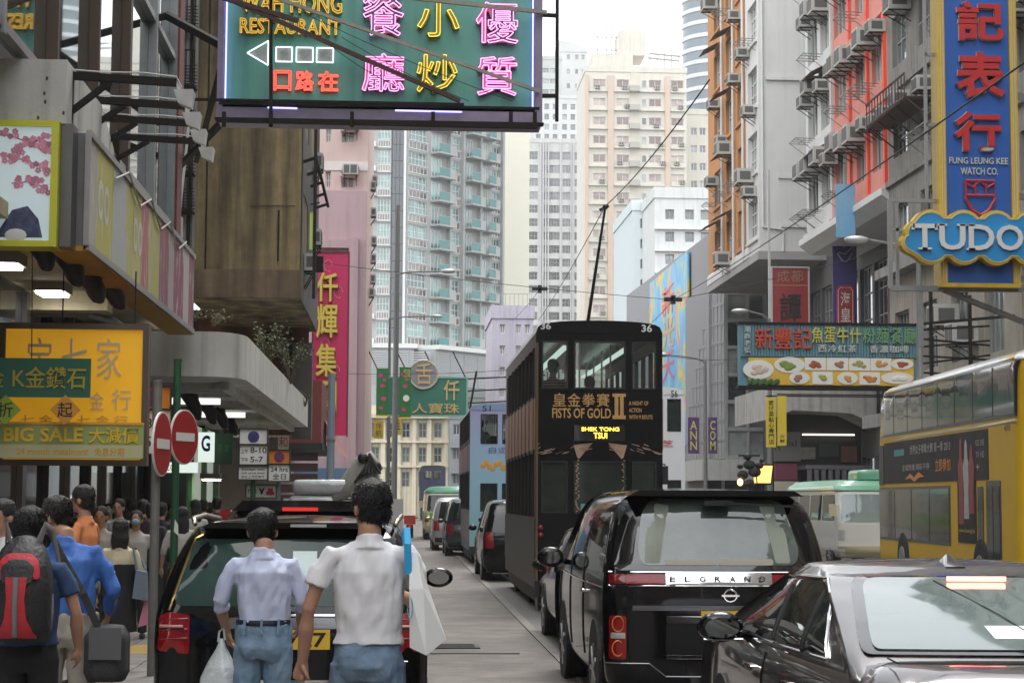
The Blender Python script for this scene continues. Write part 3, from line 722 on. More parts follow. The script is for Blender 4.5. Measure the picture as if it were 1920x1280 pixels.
# air conditioners along the long front
for o_, ya, yb, dens in ((B,0,4.3,1.0),(C_,0,7.8,1.0),(Gd,8,24.2,0.55)):
    for i in range(5):
        z = zb+i*FL
        y = ya+0.7
        while y < yb:
            if rng.random() < dens: put_right(ACM if rng.random() < .5 else ACB, 'air_conditioner', o_, -0.02, y, z+rng.choice((2.1, 2.3, 2.25))*1.0)
            if rng.random() < 0.3*dens: put_right(RACKM, 'drying_rack', o_, -0.02, y+0.4, z+0.8)
            if rng.random() < 0.16: put_right(AWNM, 'window_awning', o_, -0.02, y+0.8, z+2.75)
            y += rng.uniform(1.15, 1.6)
put_right(ACB, 'air_conditioner', Gd, -0.03, XZ(1800,560,52)[1]*0+17.6, 6.6); put_right(ACB, 'air_conditioner', Gd, -0.03, 15.9, 5.95)
# rusty cage balcony on the grey front
mb = MB()
for k_ in range(14): mb.bar((-0.9,19+k_*0.34,zb+1.9),(-0.9,19+k_*0.34,zb+2.6),0.03)
mb.bar((-0.9,19,zb+2.6),(-0.9,23.5,zb+2.6),0.05).bar((-0.9,19,zb+1.9),(-0.9,23.5,zb+1.9),0.05)
for k_ in range(5): mb.bar((-0.9,19+k_*1.1,zb+1.9),(0,19+k_*1.1,zb+1.9),0.05).bar((-0.9,19+k_*1.1,zb+1.9),(0,19+k_*1.1,zb+1.2),0.04)
mb.box(-0.9,0,19,23.5,zb+1.84,zb+1.88); mb.obj('cage_balcony', mat('brown_cage', (0.06,0.03,0.022), 0.7), Gd)
# shared soffit, cornice and recessed lower storeys
mb = MB(); mb.prism([(-0.25,zb+0.1),(-0.25,zb-0.12),(0.2,zb-0.45),(3.4,zb-0.45),(3.4,zb+0.1)], -7.8, 4.6, 'y'); mb.obj('cornice', WALLW, B, fixn=True)
LW = thing('recessed_arcade', 'dark glazed lower storeys set back beneath the white and coral fronts', 'building', (17.6, 50, 0))
right_front(LW, 0, 0, 40, 0, 13, [(1+i*2.2, 2.9+i*2.2) for i in range(17)], [(0.4,3.4),(4.4,6.8),(7.6,10.6)], mat('arcade_wall', (0.10,0.10,0.10), 0.7, var=0.4), FRAME_G, G_DARK, cols=3, rows=3)
mb = MB(); mb.box(0,3.2,0,40,0,30); mb.obj('rear_mass', OLDG, LW, (0.25,0,0))
for yy in (9, 30):
    mb = MB(); mb.box(-1.6, 0, yy, yy+0.5, 0.1, 11.1); mb.obj('column', CONCRETE, LW)
# curved concrete canopy and shop beneath it
CN = thing('concrete_canopy_shop', 'dark shop under a cracked white concrete canopy with tapered ends', 'shop', (13.7, 68, 0))
mb = MB(); mb.prism([(0,4.75),(0.7,5.05),(2.9,4.95),(3.85,4.5),(3.85,5.95),(0,5.95)], 0, 8, 'y'); mb.obj('canopy', mat('cracked_concrete', (0.46,0.45,0.42), 0.85, var=0.5, scale=2, streak=0.5), CN, fixn=True)
mb = MB(); mb.box(0.3, 3.8, 2.2, 2.4, 0.1, 5.0); mb.obj('shop_back_wall', mat('shop_dark', (0.03,0.028,0.027), 0.7, var=0.5, scale=3), CN)
mb = MB(); mb.box(0.25, 1.25, 1.2, 1.3, 3.2, 4.3); o = mb.obj('shop_sign', mat('dull_sign', (0.13,0.125,0.11), 0.6), CN)
text('K', mat('ink', (0.02,0.02,0.02), 0.6), o, 0.28, 0.5, 3.6, 4.1, 1.19); text('dal', MATS['ink'], o, 0.55, 1.1, 3.75, 4.0, 1.19)
mb = MB(); mb.box(0.25, 1.1, 1.1, 1.2, 2.5, 3.1); mb.obj('shop_sign', mat('plum_sign', (0.15,0.025,0.05), 0.5), CN)
mb = MB(); mb.box(0.25, 1.15, 1.05, 1.2, 1.8, 2.45); mb.obj('shop_sign', mat('beige_sign', (0.42,0.38,0.30), 0.6), CN)
mb = MB(); mb.box(1.3, 3.7, 0.5, 2.1, 2.9, 3.05)
for q in range(9): mb.box(1.35+q*0.26, 1.5+q*0.26, 0.45, 0.6, 2.3, 2.88)
mb.obj('shutter_awning', mat('grey_shutter', (0.15,0.14,0.15), 0.5, 0.3), CN)
for i, (a, b, c, d, col_) in enumerate(((1.35,2.0,3.3,3.75,(0.30,0.28,0.24)),(2.15,2.9,3.4,3.9,(0.05,0.08,0.06)),(3.0,3.6,3.2,3.8,(0.25,0.10,0.06)),(2.0,2.6,1.0,1.4,(0.3,0.25,0.2)),(2.8,3.4,0.9,1.4,(0.1,0.12,0.16)))):
    mb = MB(); mb.box(a, b, 2.05, 2.15, c, d); mb.obj('shop_sign', mat('shop_sign_%d' % i, col_, 0.5, var=0.6, scale=7), CN)
mb = MB(); mb.box(1.5,3.5,2.0,2.04,4.2,4.26); mb.obj('shop_tube', mat('shop_tube', (0.8,0.8,0.7), 0.5, emit=(1,0.9,0.7), estr=0.8), CN)
mb = MB(); mb.box(1.3, 3.7, 1.6, 1.7, 1.5, 2.25); mb.obj('shop_counter_front', mat('purple_front', (0.10,0.06,0.11), 0.6, var=0.4), CN)

# ---- glazed corner with raking curved side, and the hoarding behind it
GL = thing('glazed_podium', 'grey framed glass podium with a raking curved side above a white fascia', 'building', (15.73, 90, 0))
gw = 2.3
facade(GL, (0,0,0), 0, gw, 12.2, [(0.15,1.1),(1.2,2.15)], [(3.9+i*1.33, 5.1+i*1.33) for i in range(6)], mat('podium_frame', (0.34,0.34,0.33), 0.6, var=0.3), FRAME_G, G_ST, 0.12, 1, 1, z0=3.7)
Ls = math.hypot(0.95, 6.2); aa = math.atan2(-6.2, 0.95)
me = window_mesh(0.56, 0.92, FRAME_G, G_ST, 1, 1, 0.05)
for i in range(11):
    topz = 4.2+8.0*math.sin(PI/2*min(1, (i+0.8)/10.5))
    z = 3.75
    while z+0.92 < topz+0.3:
        u = i*0.57; link('window', me, GL, (-0.95+u*math.cos(aa), 6.2+u*math.sin(aa), z), aa); z += 0.95
mb = MB(); mb.quad((-0.95,6.3,0),(0.0,0.1,0),(0.0,0.1,12.2),(-0.95,6.3,12.2)); mb.quad((0,0.1,12.2),(gw,0.1,12.2),(gw,14,12.2),(-0.95,6.3,12.2)); mb.obj('side_wall', mat('hoarding_grey', (0.27,0.27,0.28), 0.8, var=0.1), GL)
mb = MB(); mb.box(-1.2, 5.5, -0.4, 0.02, 2.7, 3.7); mb.box(-1.2,-0.8,0.02,6,2.7,3.7); mb.obj('fascia', mat('fascia_white', (0.5,0.5,0.48), 0.8, var=0.2, streak=0.2), GL)
mb = MB(); mb.box(-0.8, 5.5, 0.6, 0.8, 0, 2.7); mb.obj('shopfront', MATS['shop_dark'], GL)
HD = thing('site_hoarding', 'tall plain grey party wall with a raking top behind the black tram', 'wall', (15.3, 92, 0))
mb = MB(); mb.quad((0,0,0),(0,0,15.0),(0,34,15.6),(0,34,0)); mb.box(0.005,3,-0.02,0.3,0,14.9); mb.obj('wall_face', MATS['hoarding_grey'], HD)
PZ = mat('poster_base', (0.10,0.36,0.60), 0.5)
BN = thing('painted_banner', 'huge blue banner with blurred rainbow coloured characters on the grey party wall', 'banner', (15.2, 97.6, 0))
mb = MB(); mb.box(-0.1, 0, 0, 15.2, 4.6, 14.9)
def grad_mat():
    m = bpy.data.materials.new('banner_print'); m.use_nodes = True; t = m.node_tree; b = t.nodes['Principled BSDF']
    tc = _n(t, 'ShaderNodeTexCoord'); nz = _n(t, 'ShaderNodeTexNoise'); nz.inputs['Scale'].default_value = 0.45; nz.inputs['Detail'].default_value = 2; nz.inputs['Distortion'].default_value = 1.0
    t.links.new(tc.outputs['Object'], nz.inputs['Vector'])
    cr = _n(t, 'ShaderNodeValToRGB'); e = cr.color_ramp.elements
    e[0].position = 0.30; e[0].color = (0.08,0.32,0.60,1); e[1].position = 0.5; e[1].color = (0.14,0.42,0.66,1)
    for p, c in ((0.545,(0.35,0.5,0.12,1)),(0.59,(0.7,0.45,0.08,1)),(0.63,(0.6,0.12,0.10,1)),(0.72,(0.5,0.55,0.6,1))):
        x = e.new(p); x.color = c
    t.links.new(nz.outputs['Fac'], cr.inputs[0]); t.links.new(cr.outputs[0], b.inputs['Base Color']); b.inputs['Roughness'].default_value = 0.5
    return m
mb.obj('sheet', grad_mat(), BN)
def bfr(x, y, z): return (-0.12+y, 14.8-x, z)
RDP = mat('print_red', (0.62,0.10,0.08), 0.5)
for i, (ch, c) in enumerate(zip('新光天地', ((0.62,0.10,0.08),(0.6,0.3,0.05),(0.55,0.08,0.15),(0.3,0.45,0.1)))):
    text(ch, mat('print_%d' % i, c, 0.5), BN, 5.2, 10.0, 12.2-i*1.9, 13.9-i*1.9, 0, 0, 0.004, 'character', frame=bfr)

# ---- sign boards hanging from these fronts
def board(name, label, Y, p0, p1, q0, q1, m, th=0.25, frame=None, fw=0.06, cat='sign', group=None):
    """a sign board facing the camera between photo pixels, at distance Y; returns (empty, w, h) with its lower left corner at the origin"""
    x0, x1, z0, z1 = fb(Y, p0, p1, q0, q1)
    t = thing(name, label, cat, (x0, Y, z0), 0, group); w, h = x1-x0, z1-z0
    mb = MB(); mb.box(0, w, 0, th, 0, h); mb.obj('board', m, t)
    if frame:
        mb = MB(); mb.box(-fw, w+fw, -0.04, th+0.02, h, h+fw).box(-fw, w+fw, -0.04, th+0.02, -fw, 0).box(-fw, 0, -0.04, th+0.02, 0, h).box(w, w+fw, -0.04, th+0.02, 0, h)
        mb.obj('frame', frame, t)
    return t, w, h
sred = mat('sign_dark_red', (0.30,0.03,0.03), 0.5, var=0.2)
t, w, h = board('hanging_sign', 'dark red vertical sign with a single black brush character hung under the white building', 74, 1448, 1516, 502, 650, sred, frame=mat('sign_frame_white', (0.45,0.45,0.43), 0.5))
row_text('成都', mat('dull_brown_letter', (0.35,0.16,0.10), 0.5), t, 0.1*w, 0.9*w, h*0.82, h*0.97, -0.01, 0.02)
mb = MB(); mb.box(0.02, w-0.02, -0.02, -0.005, h*0.77, h*0.785); mb.obj('divider', MATS['dull_brown_letter'], t)
text('譚', BLACK, t, 0.2*w, 0.8*w, h*0.32, h*0.68, -0.01, 0.02, 0.012)
mb = MB(); mb.bar((-0.1,0.1,h+4),(-0.1,0.1,-0.4),0.09); mb.obj('hanger_post', MATS['sign_frame_white'], t)
t, w, h = board('fabric_banner', 'purple hanging banner with a pale bowl drawing above a red lozenge panel', 68, 1561, 1608, 452, 640, mat('banner_purple', (0.075,0.05,0.22), 0.7, var=0.3), 0.04)
mb = MB(); mb.tube([(w*.2+w*.6*i/12, -0.02, h*0.88-h*0.085*math.sin(PI*i/12)) for i in range(13)], 0.03, 6); mb.tube([(w*.25,-0.02,h*.89),(w*.5,-0.02,h*.87),(w*.85,-0.02,h*.95)], 0.03, 6); mb.tube([(w*.45,-0.02,h*.93),(w*.62,-0.02,h*.985)], 0.03, 6)
mb.obj('bowl_drawing', mat('pale_violet', (0.35,0.30,0.5), 0.6), t)
mb = MB(); mb.prism([(w*.14,0.02),(w*.86,0.02),(w*.86,h*.52),(w*.76,h*.56),(w*.24,h*.56),(w*.14,h*.52)], -0.05, -0.01); o = mb.obj('red_panel', mat('panel_red', (0.42,0.04,0.05), 0.5), t, fixn=True)
mb = MB(); pts = [(w*.2,0.1),(w*.2,h*.505),(w*.29,h*.535),(w*.71,h*.535),(w*.8,h*.505),(w*.8,0.1)]
mb.tube([(a,-0.055,b) for a, b in pts], 0.012, 5); mb.obj('panel_outline', mat('letter_white', (0.75,0.74,0.70), 0.5), t)
col_text('海皇粥', MATS['letter_white'], t, w*.3, w*.7, 0.1, h*.5, -0.055, 0.01, 0.006)
t, w, h = board('blue_tarp', 'tattered pale blue tarpaulin hanging from the white cornice', 62, 1567, 1604, 345, 445, mat('tarp_blue', (0.16,0.42,0.66), 0.6, var=0.6, scale=2, dirt=(0.8,0.9,0.9)), 0.03, cat='tarpaulin')

# ---- food sign
FS = mat('faded_blue_boards', (0.12,0.27,0.33), 0.7, var=0.5, scale=3, streak=0.5)
x0, x1, z0, z1 = fb(46, 1388, 1722, 607, 725)
t = thing('restaurant_signboard', 'long faded blue restaurant signboard with red and green characters above a strip of dish photographs', 'sign', (x0, 46, z0)); w, h = x1-x0, z1-z0
mb = MB(); mb.box(0, w, 0.06, 0.4, 0, h); mb.obj('backing', FS, t)
n = 62
pln = MB().box(0.006, w/n-0.006, 0, 0.058, 0, h*0.52).mesh('plank', FS)
for i in range(n): link('plank', pln, t, (i*w/n, -rng.uniform(0, 0.012), h*0.475))
mb = MB(); mb.box(-0.03, w+0.03, -0.05, 0.42, h, h+0.05).box(-0.05, w+0.3, -0.05, 0.42, -0.09, -0.005); mb.obj('frame_rail', DARK_METAL, t)
LR = mat('faded_red_letter', (0.55,0.07,0.03), 0.6, var=0.2); LY = mat('faded_yellow_letter', (0.55,0.50,0.10), 0.6); LG = mat('faded_green_letter', (0.16,0.33,0.16), 0.6); LWt = mat('faded_white_letter', (0.55,0.58,0.55), 0.6)
row_text('新豐記', LR, t, w*.075, w*.40, h*.60, h*.94, -0.02, 0.05, 0.010, gap=0.08)
row_text('魚蛋牛什', LY, t, w*.395, w*.68, h*.70, h*.96, -0.02, 0.05, 0.007)
row_text('粉麵餐廳', LG, t, w*.68, w*.99, h*.70, h*.96, -0.02, 0.05, 0.007)
row_text('西冷紅茶', LWt, t, w*.43, w*.655, h*.55, h*.67, -0.02, 0.03, 0.008)
row_text('香濃咖啡', LWt, t, w*.72, w*.95, h*.55, h*.67, -0.02, 0.03, 0.008)
col_text('潮商老號', LWt, t, w*.02, w*.055, h*.52, h*.97, -0.02, 0.03, 0.006)
mb = MB(); mb.box(w*.045, w*.975, 0.01, 0.055, 0.02, h*.455); mb.obj('photo_strip', mat('print_yellow', (0.75,0.50,0.06), 0.4, var=0.5, scale=2.5, dirt=(0.9,0.3,0.05)), t)
plate_w = mat('print_white', (0.78,0.78,0.74), 0.35)
foods = [mat('food_%d' % i, c, 0.45, var=0.9, scale=22, dirt=d, bump=0.3) for i, (c, d) in enumerate([((0.18,0.30,0.06),(0.7,0.5,0.1)),((0.45,0.10,0.04),(0.1,0.02,0.01)),((0.33,0.17,0.10),(0.6,0.4,0.3)),((0.35,0.35,0.10),(0.7,0.6,0.2)),((0.7,0.35,0.10),(0.2,0.4,0.1)),((0.6,0.2,0.05),(0.8,0.5,0.1))])]
fr = random.Random(3)
def dish(cx, cz, rx, rz, m, square=False):
    rx *= 1.15; rz *= 1.2
    mb = MB()
    if square: mb.box(cx-rx, cx+rx, -0.008, 0.008, cz-rz, cz+rz)
    else: mb.disc((cx, 0, cz), rx, 18, 'y', 0.016, rz)
    mb.mat(1)
    for q in range(9):
        a = fr.uniform(0, 6.3); r = fr.uniform(0, 0.5)
        mb.ball((cx+math.cos(a)*rx*r, -0.01, cz+math.sin(a)*rz*r), rx*0.28, 0.02, rz*0.3, 7, 5)
    mb.obj('dish_photo', [plate_w, m], t)
dish(w*.10, h*.26, w*.075, h*.13, mat('print_pale_pink', (0.70,0.58,0.48), 0.5, var=0.5, scale=20)); 
mb = MB()
for q in range(14): mb.ball((w*(.05+.012*q), -0.015, h*(.055+.02*math.sin(q*2.1))), w*.014, 0.02, h*.045, 7, 5)
mb.obj('leaf_garnish', mat('print_leaf', (0.04,0.12,0.03), 0.5), t)
dish(w*.275, h*.34, w*.075, h*.11, foods[0])
for i, u in enumerate((.42,.545,.67)): dish(w*u, h*.36, w*.052, h*.085, foods[1+i], True)
dish(w*.79, h*.36, w*.05, h*.085, foods[4], True); dish(w*.91, h*.37, w*.055, h*.075, foods[1])
for i, u in enumerate((.33,.46,.60,.725)): dish(w*u, h*.13, w*.05, h*.085, foods[(i+2) % 6], i % 2 == 1)
dish(w*.88, h*.14, w*.08, h*.08, plate_w)
mb = MB()
for q in range(7): mb.bar((w+0.05, 0.2, h*(0.1+q*0.14)),(w+1.9, 0.2, h*(0.1+((q+1) % 2)*0.2+q*0.12)),0.05)
mb.bar((w+0.4,0.2,-0.5),(w+0.4,0.2,h+1.0),0.08).bar((w+1.4,0.2,-0.5),(w+1.4,0.2,h+0.8),0.08).bar((w,0.2,h+0.05),(15.5-x0,0.2,h+0.3),0.07).bar((w,0.2,0.1),(15.5-x0,0.2,0.2),0.07)
mb.obj('support_frame', DARK_METAL, t)

# ---- the big blue watch sign
BL = mat('enamel_blue', (0.015,0.10,0.42), 0.45, var=0.35, scale=2.5, streak=0.12, dirt=(0.05,0.2,0.5)); BY = mat('enamel_yellow', (0.72,0.47,0.03), 0.5, var=0.25, scale=4, streak=0.2)
x0, x1, z0, z1 = fb(30, 1757, 1910, 0, 532); z1 += 2.2
t = thing('vertical_watch_sign', 'tall blue watch shop sign edged in yellow with raised red characters', 'sign', (x0, 30, z0)); w, h = x1-x0, z1-z0
mb = MB(); mb.box(0, w, 0, 0.35, 0, h); mb.obj('board', BL, t)
for a, b in ((-0.02, 0.10), (w-0.10, w+0.02)):
    mb = MB(); mb.box(a, b, -0.05, 0.36, 0, h); mb.obj('border_strip', BY, t)
mb = MB(); mb.box(-0.02, w+0.02, -0.05, 0.36, -0.07, -0.001); mb.obj('border_strip', BY, t)
tubm = mat('neon_tube_off', (0.65,0.60,0.42), 0.3); 
for x in (0.025, 0.065, w-0.065, w-0.025):
    mb = MB(); mb.tube([(x,-0.07,0.02),(x,-0.07,h)], 0.008, 5); mb.obj('neon_tube', tubm, t)
RR = mat('raised_red', (0.52,0.02,0.02), 0.4, var=0.15); RW = mat('raised_edge_white', (0.62,0.55,0.52), 0.5)
def zpx(q): return XZ(1835, q, 30)[1]-z0
def xpx(p): return XZ(p, 300, 30)[0]-x0
for ch, a, b, c, d in (('記',1796,1884,5,78),('表',1792,1885,100,186),('行',1788,1876,212,285)):
    text(ch, RW, t, xpx(a)-0.008, xpx(b)+0.008, zpx(d)-0.008, zpx(c)+0.008, -0.01, 0.05, 0.03, 'character_edge'); text(ch, RR, t, xpx(a), xpx(b), zpx(d), zpx(c), -0.03, 0.06, 0.026, 'character')
text('FUNG LEUNG KEE', LWt, t, xpx(1779), xpx(1889), zpx(308), zpx(296), -0.01, 0.02, 0.01)
text('WATCH CO.', LWt, t, xpx(1800), xpx(1870), zpx(328), zpx(315), -0.01, 0.02, 0.01)
sh = [(1808,340),(1862,340),(1862,375),(1850,395),(1835,404),(1820,395),(1808,375),(1808,340)]
mb = MB(); mb.tube([(xpx(a),-0.05,zpx(b)) for a, b in sh], 0.024, 6); mb.tube([(xpx(1808),-0.05,zpx(367)),(xpx(1862),-0.05,zpx(367))], 0.02, 6)
mb.tube([(xpx(1826),-0.05,zpx(345)),(xpx(1826),-0.05,zpx(366))], 0.016, 6); mb.tube([(xpx(1846),-0.05,zpx(345)),(xpx(1846),-0.05,zpx(366))], 0.016, 6); mb.tube([(xpx(1808),-0.05,zpx(345)),(xpx(1822),-0.05,zpx(352)),(xpx(1835),-0.05,zpx(340)),(xpx(1848),-0.05,zpx(352)),(xpx(1862),-0.05,zpx(345))], 0.018, 6)
mb.obj('shield_emblem', RR, t)
mb = MB()
for yy in (0.17,): 
    mb.bar((-0.8,yy,zpx(540)),(-0.8,yy,zpx(375)),0.07).bar((-0.68,yy,zpx(540)),(-0.68,yy,zpx(375)),0.05).bar((-0.8,yy,zpx(375)),(0,yy,zpx(375)),0.06).bar((-0.8,yy,zpx(540)),(w+1.5,yy,zpx(540)),0.09)
    mb.bar((-0.8,yy,zpx(430)),(0,yy,zpx(430)),0.05); mb.bar((-0.17,yy,zpx(375)),(-0.17,yy,h),0.05); mb.bar((-0.17,yy,zpx(100)),(0,yy,zpx(100)),0.05); mb.bar((-0.17,yy,zpx(232)),(0,yy,zpx(232)),0.05)
    mb.bar((-0.3,yy,zpx(540)),(-0.3,yy,zpx(650)),0.07)
    for zz in (0.1, 1.5, 3.2, 5.0): mb.bar((w,yy,zz),(15.5-x0,yy+6.5,zz+0.5),0.1)
    mb.bar((0.1,yy,-0.1),(3.0,yy+1,-1.0),0.08)
mb.obj('support_frame', mat('sign_frame_steel', (0.30,0.31,0.31), 0.5, 0.4, var=0.4), t)
# scalloped brand panel
LB = mat('enamel_sky_blue', (0.02,0.28,0.62), 0.45, var=0.25, scale=3)
t2x0, t2z0 = XZ(1690, 493, 29.8); t2x1, t2z1 = XZ(1982, 405, 29.8); t2 = thing('scalloped_brand_sign', 'scalloped sky blue brand sign outlined in yellow across the tall blue sign', 'sign', (t2x0, 29.75, t2z0)); w, h = t2x1-t2x0, t2z1-t2z0
def scal(off):
    pts = []; nn = 4
    def arc(cx, cz, r, a0, a1, n=8): pts.extend([(cx+math.cos(a0+(a1-a0)*i/n)*(r+off), cz+math.sin(a0+(a1-a0)*i/n)*(r+off)) for i in range(n+1)])
    wd = w*0.84/nn; x_ = w*0.08
    for i in range(nn): arc(x_+wd*(nn-1-i)+wd/2, h*0.70, wd*0.5, R(38), R(142), 6)
    arc(w*0.10, h*0.62, h*0.20, R(110), R(200), 5); arc(w*0.07, h*0.42, h*0.19, R(150), R(260), 5)
    for i in range(nn): arc(x_+wd*i+wd/2, h*0.36, wd*0.5, R(218), R(322), 6)
    arc(w-w*0.07, h*0.42, h*0.19, R(280), R(390), 5); arc(w-w*0.10, h*0.62, h*0.20, R(-20), R(70), 5)
    return pts
mb = MB(); mb.prism(scal(0.045), 0.0, 0.2); mb.obj('yellow_edge', BY, t2, fixn=True)
mb = MB(); mb.prism(scal(-0.02), -0.03, -0.001); mb.obj('panel', LB, t2, fixn=True)
mb = MB(); pp = scal(0.0); mb.tube([(a,-0.05,b) for a, b in pp+pp[:1]], 0.008, 5); mb.obj('neon_tube', tubm, t2)
LTR = mat('letter_off_white', (0.68,0.68,0.66), 0.4)
for ch, a, b in (('T',1708,1752),('U',1757,1806),('D',1812,1860),('O',1864,1914),('R',1920,1966)):
    if ch in 'TUDOR':
        xa_, xb_ = XZ(a, 450, 29.8)[0]-t2x0, XZ(b, 450, 29.8)[0]-t2x0
        text(ch, LTR, t2, xa_, xb_, h*0.26, h*0.78, -0.035, 0.05, 0.016, 'letter')
# serif feet of the letters
sX = lambda p: XZ(p, 450, 29.8)[0]-t2x0
for a, b, c, d in ((1718,1743,.26,.30),(1706,1711,.66,.78),(1749,1754,.66,.78),(1753,1772,.745,.785),(1791,1810,.745,.785),(1808,1824,.745,.785),(1808,1824,.26,.30),(1917,1933,.745,.785),(1917,1933,.26,.30)):
    MB().box(sX(a), sX(b), -0.085, -0.036, h*c, h*d).obj('letter_serif', LTR, t2)
# ---- small lantern lit and bronze figures on posts beside the food sign
x, z = XZ(1430, 905, 52)
t = thing('glowing_lantern', 'square golden lantern glowing beside a black ornate lamp bracket', 'lantern', (x, 52, z))
mb = MB(); mb.prism([(-0.2,0),(0.2,0),(0.25,0.48),(-0.25,0.48)], -0.2, 0.2); mb.obj('shade', mat('lantern_glow', (0.7,0.4,0.12), 0.6, emit=(1.0,0.50,0.12), estr=0.8, var=0.6, scale=9), t, fixn=True)
mb = MB(); mb.box(-0.28,0.28,-0.28,0.28,0.48,0.53).box(-0.22,0.22,-0.22,0.22,-0.05,0)
for a in (-1,1):
    for b in (-1,1): mb.bar((a*0.2,b*0.2,0),(a*0.25,b*0.25,0.48),0.03)
mb.bar((0,0,-0.05),(0,0,-z+0.13),0.08); mb.obj('post', BLACK, t)
x, z = XZ(1405, 905, 51)
t = thing('ornate_lamp_bracket', 'black ornate figure shaped lamp bracket with a small lit bulb at its side', 'lamp', (x, 51, z))
mb = MB(); 
for (a, b, r) in ((0,0,0.14),(-0.18,0.22,0.16),(0.15,0.3,0.18),(0.0,0.5,0.17),(0.28,0.48,0.12),(-0.05,0.72,0.12),(-0.25,0.45,0.09),(0.36,0.62,0.08)): mb.ball((a,0,b),r,0.12,r*0.8)
mb.bar((0,0,0),(0,0,-z+0.13),0.09).bar((-0.3,0,0.75),(0.3,0,0.75),0.05); mb.obj('ornament', BLACK, t)
mb = MB(); mb.ball((-0.27,-0.08,0.02),0.08,0.08,0.1); mb.obj('bulb', mat('warm_bulb', (1,0.7,0.3), 0.5, emit=(1.0,0.55,0.15), estr=2), t)
# yellow vertical signs
for p0_, p1_, q0_, q1_, lab, sx in ((1437,1455,745,838,'narrow yellow vertical sign crowded with black characters','煲仔菜點心專門店'),(1458,1475,742,835,'plain yellow vertical sign to the right of the crowded one','海鮮')):
    t, w, h = board('vertical_sign', lab, 55, p0_, p1_, q0_, q1_, mat('sign_yellow', (0.72,0.53,0.04), 0.5, var=0.15), 0.12)
    col_text(sx, BLACK, t, w*.22, w*.8, h*(.05 if len(sx) > 4 else .05), h*(.95 if len(sx) > 4 else .22), -0.01, 0, 0.01)
    mb = MB(); mb.bar((0,0.06,h+0.05),(16-t.location.x,0.06,h+0.05),0.04); mb.obj('bracket', DARK_METAL, t)
# lamp posts on the right
def street_lamp(label, X, Y, hz, arm, dirx, px_head=None, tilt=0.25, pole_r=0.08, group='street lamps', head=0.55):
    t = thing('street_lamp', label, 'street lamp', (X, Y, 0), 0, group)
    MB().tube([(0,0,0),(0,0,hz*0.5),(0,0,hz)], [pole_r*1.3, pole_r, pole_r*0.7], 10).obj('pole', GREY_POLE, t)
    MB().tube([(0,0,hz-0.05),(dirx*arm*0.3,0,hz+tilt*0.5),(dirx*arm,0,hz+tilt)], 0.035, 6).obj('arm', GREY_POLE, t)
    mb = MB(); mb.sm = True; mb.ball((dirx*(arm+head*0.5),0,hz+tilt),head*0.55,0.16,0.09,12,6); mb.obj('lamp_head', mat('lamp_shell', (0.5,0.5,0.48), 0.35, 0.2), t)
    return t
for lab, Xp, Y, q, hp in (('street lamp whose head hangs left of the scalloped brand sign',1722,42,463,1600),('street lamp with its head above the left end of the food signboard',1442,62,592,1385),('grey street lamp carrying two purple banners by the curved glass podium',1322,80,672,1240)):
    X_, z_ = XZ(Xp, q, Y); arm = (Xp-hp)*Y/F-0.3
    street_lamp(lab, X_, Y, z_-0.1, arm, -1)
vb = mat('banner_violet', (0.09,0.035,0.14), 0.6); vy = mat('banner_lime', (0.55,0.55,0.12), 0.6)
for p0_, p1_, s_, lab in ((1290,1311,'ANN','left one of two dark violet lamp post banners with lime letters'),(1328,1345,'COM','right one of two dark violet lamp post banners with lime letters')):
    t, w, h = board('lamp_post_banner', lab, 79.8, p0_, p1_, 782, 850, vb, 0.03, cat='banner', group=None)
    col_text(s_, vy, t, w*.2, w*.8, h*.08, h*.92, -0.01, 0, 0.01)
# near part of the street behind and beside the viewer
BK = thing('street_block', 'plain tenement row lining the right of the street beside the viewer', 'building', (15.5, -30, 0))
right_front(BK, 0, 0, 63.5, 0, 24, [(1+i*3, 2.8+i*3) for i in range(20)], [(4.5+i*3, 6.2+i*3) for i in range(6)], BEIGE, FRAME_G, G_ST, 2, 1)
BK = thing('street_block', 'tall dark tenements closing the street unseen behind the viewer', 'building', (30, -70, 0))
for i, (c, hh) in enumerate((((0.16,0.14,0.12),34),((0.15,0.09,0.06),26),((0.14,0.14,0.14),40))):  # unseen fronts, coloured dark to keep reflections in black paint low
    facade(BK, (-i*18,0,0), PI, 17.8, hh, [(1.2+j*2.8, 2.9+j*2.8) for j in range(6)], [(4+j*3, 5.6+j*3) for j in range(int(hh/3)-2)], mat('back_render_%d' % i, c, 0.8, var=0.3, scale=0.5), FRAME_G, G_ST, 0.2, 2, 1)
# ================================================================== left-hand street front
def left_front(parent, X, Ya, Yb, z0, H, xs_y, zs, wm, fm, gm, cols=3, rows=2, depth=0.2, bar=0.055, sill=0.0):
    xs = sorted([(a-Ya, b-Ya) for a, b in xs_y])
    return facade(parent, (X, Ya, 0), PI/2, Yb-Ya, H, xs, zs, wm, fm, gm, depth, cols, rows, bar=bar, z0=z0, sill=sill)
MIRROR = mat('mirror_glass', (0.42,0.47,0.46), 0.03, 0.95, var=0.25, scale=0.6, dirt=(0.2,0.2,0.18))
BRN = mat('brown_mullion', (0.09,0.06,0.04), 0.5, 0.3, var=0.3)
REDP = mat('oxide_red_post', (0.16,0.03,0.028), 0.6, var=0.4)
CEIL = mat('yellowed_ceiling', (0.62,0.55,0.36), 0.9, var=0.45, scale=1.2, streak=0.2)
SHOPD = mat('dark_shop_glass', (0.02,0.02,0.021), 0.06, var=0.3, scale=1.2, spec=0.7)
STEEL = mat('brushed_steel', (0.16,0.16,0.155), 0.35, 0.8, var=0.3)
N1 = thing('glass_fronted_building', 'near building with reflective upper glazing and dark shop windows below', 'building', (-4.6, -10, 0))
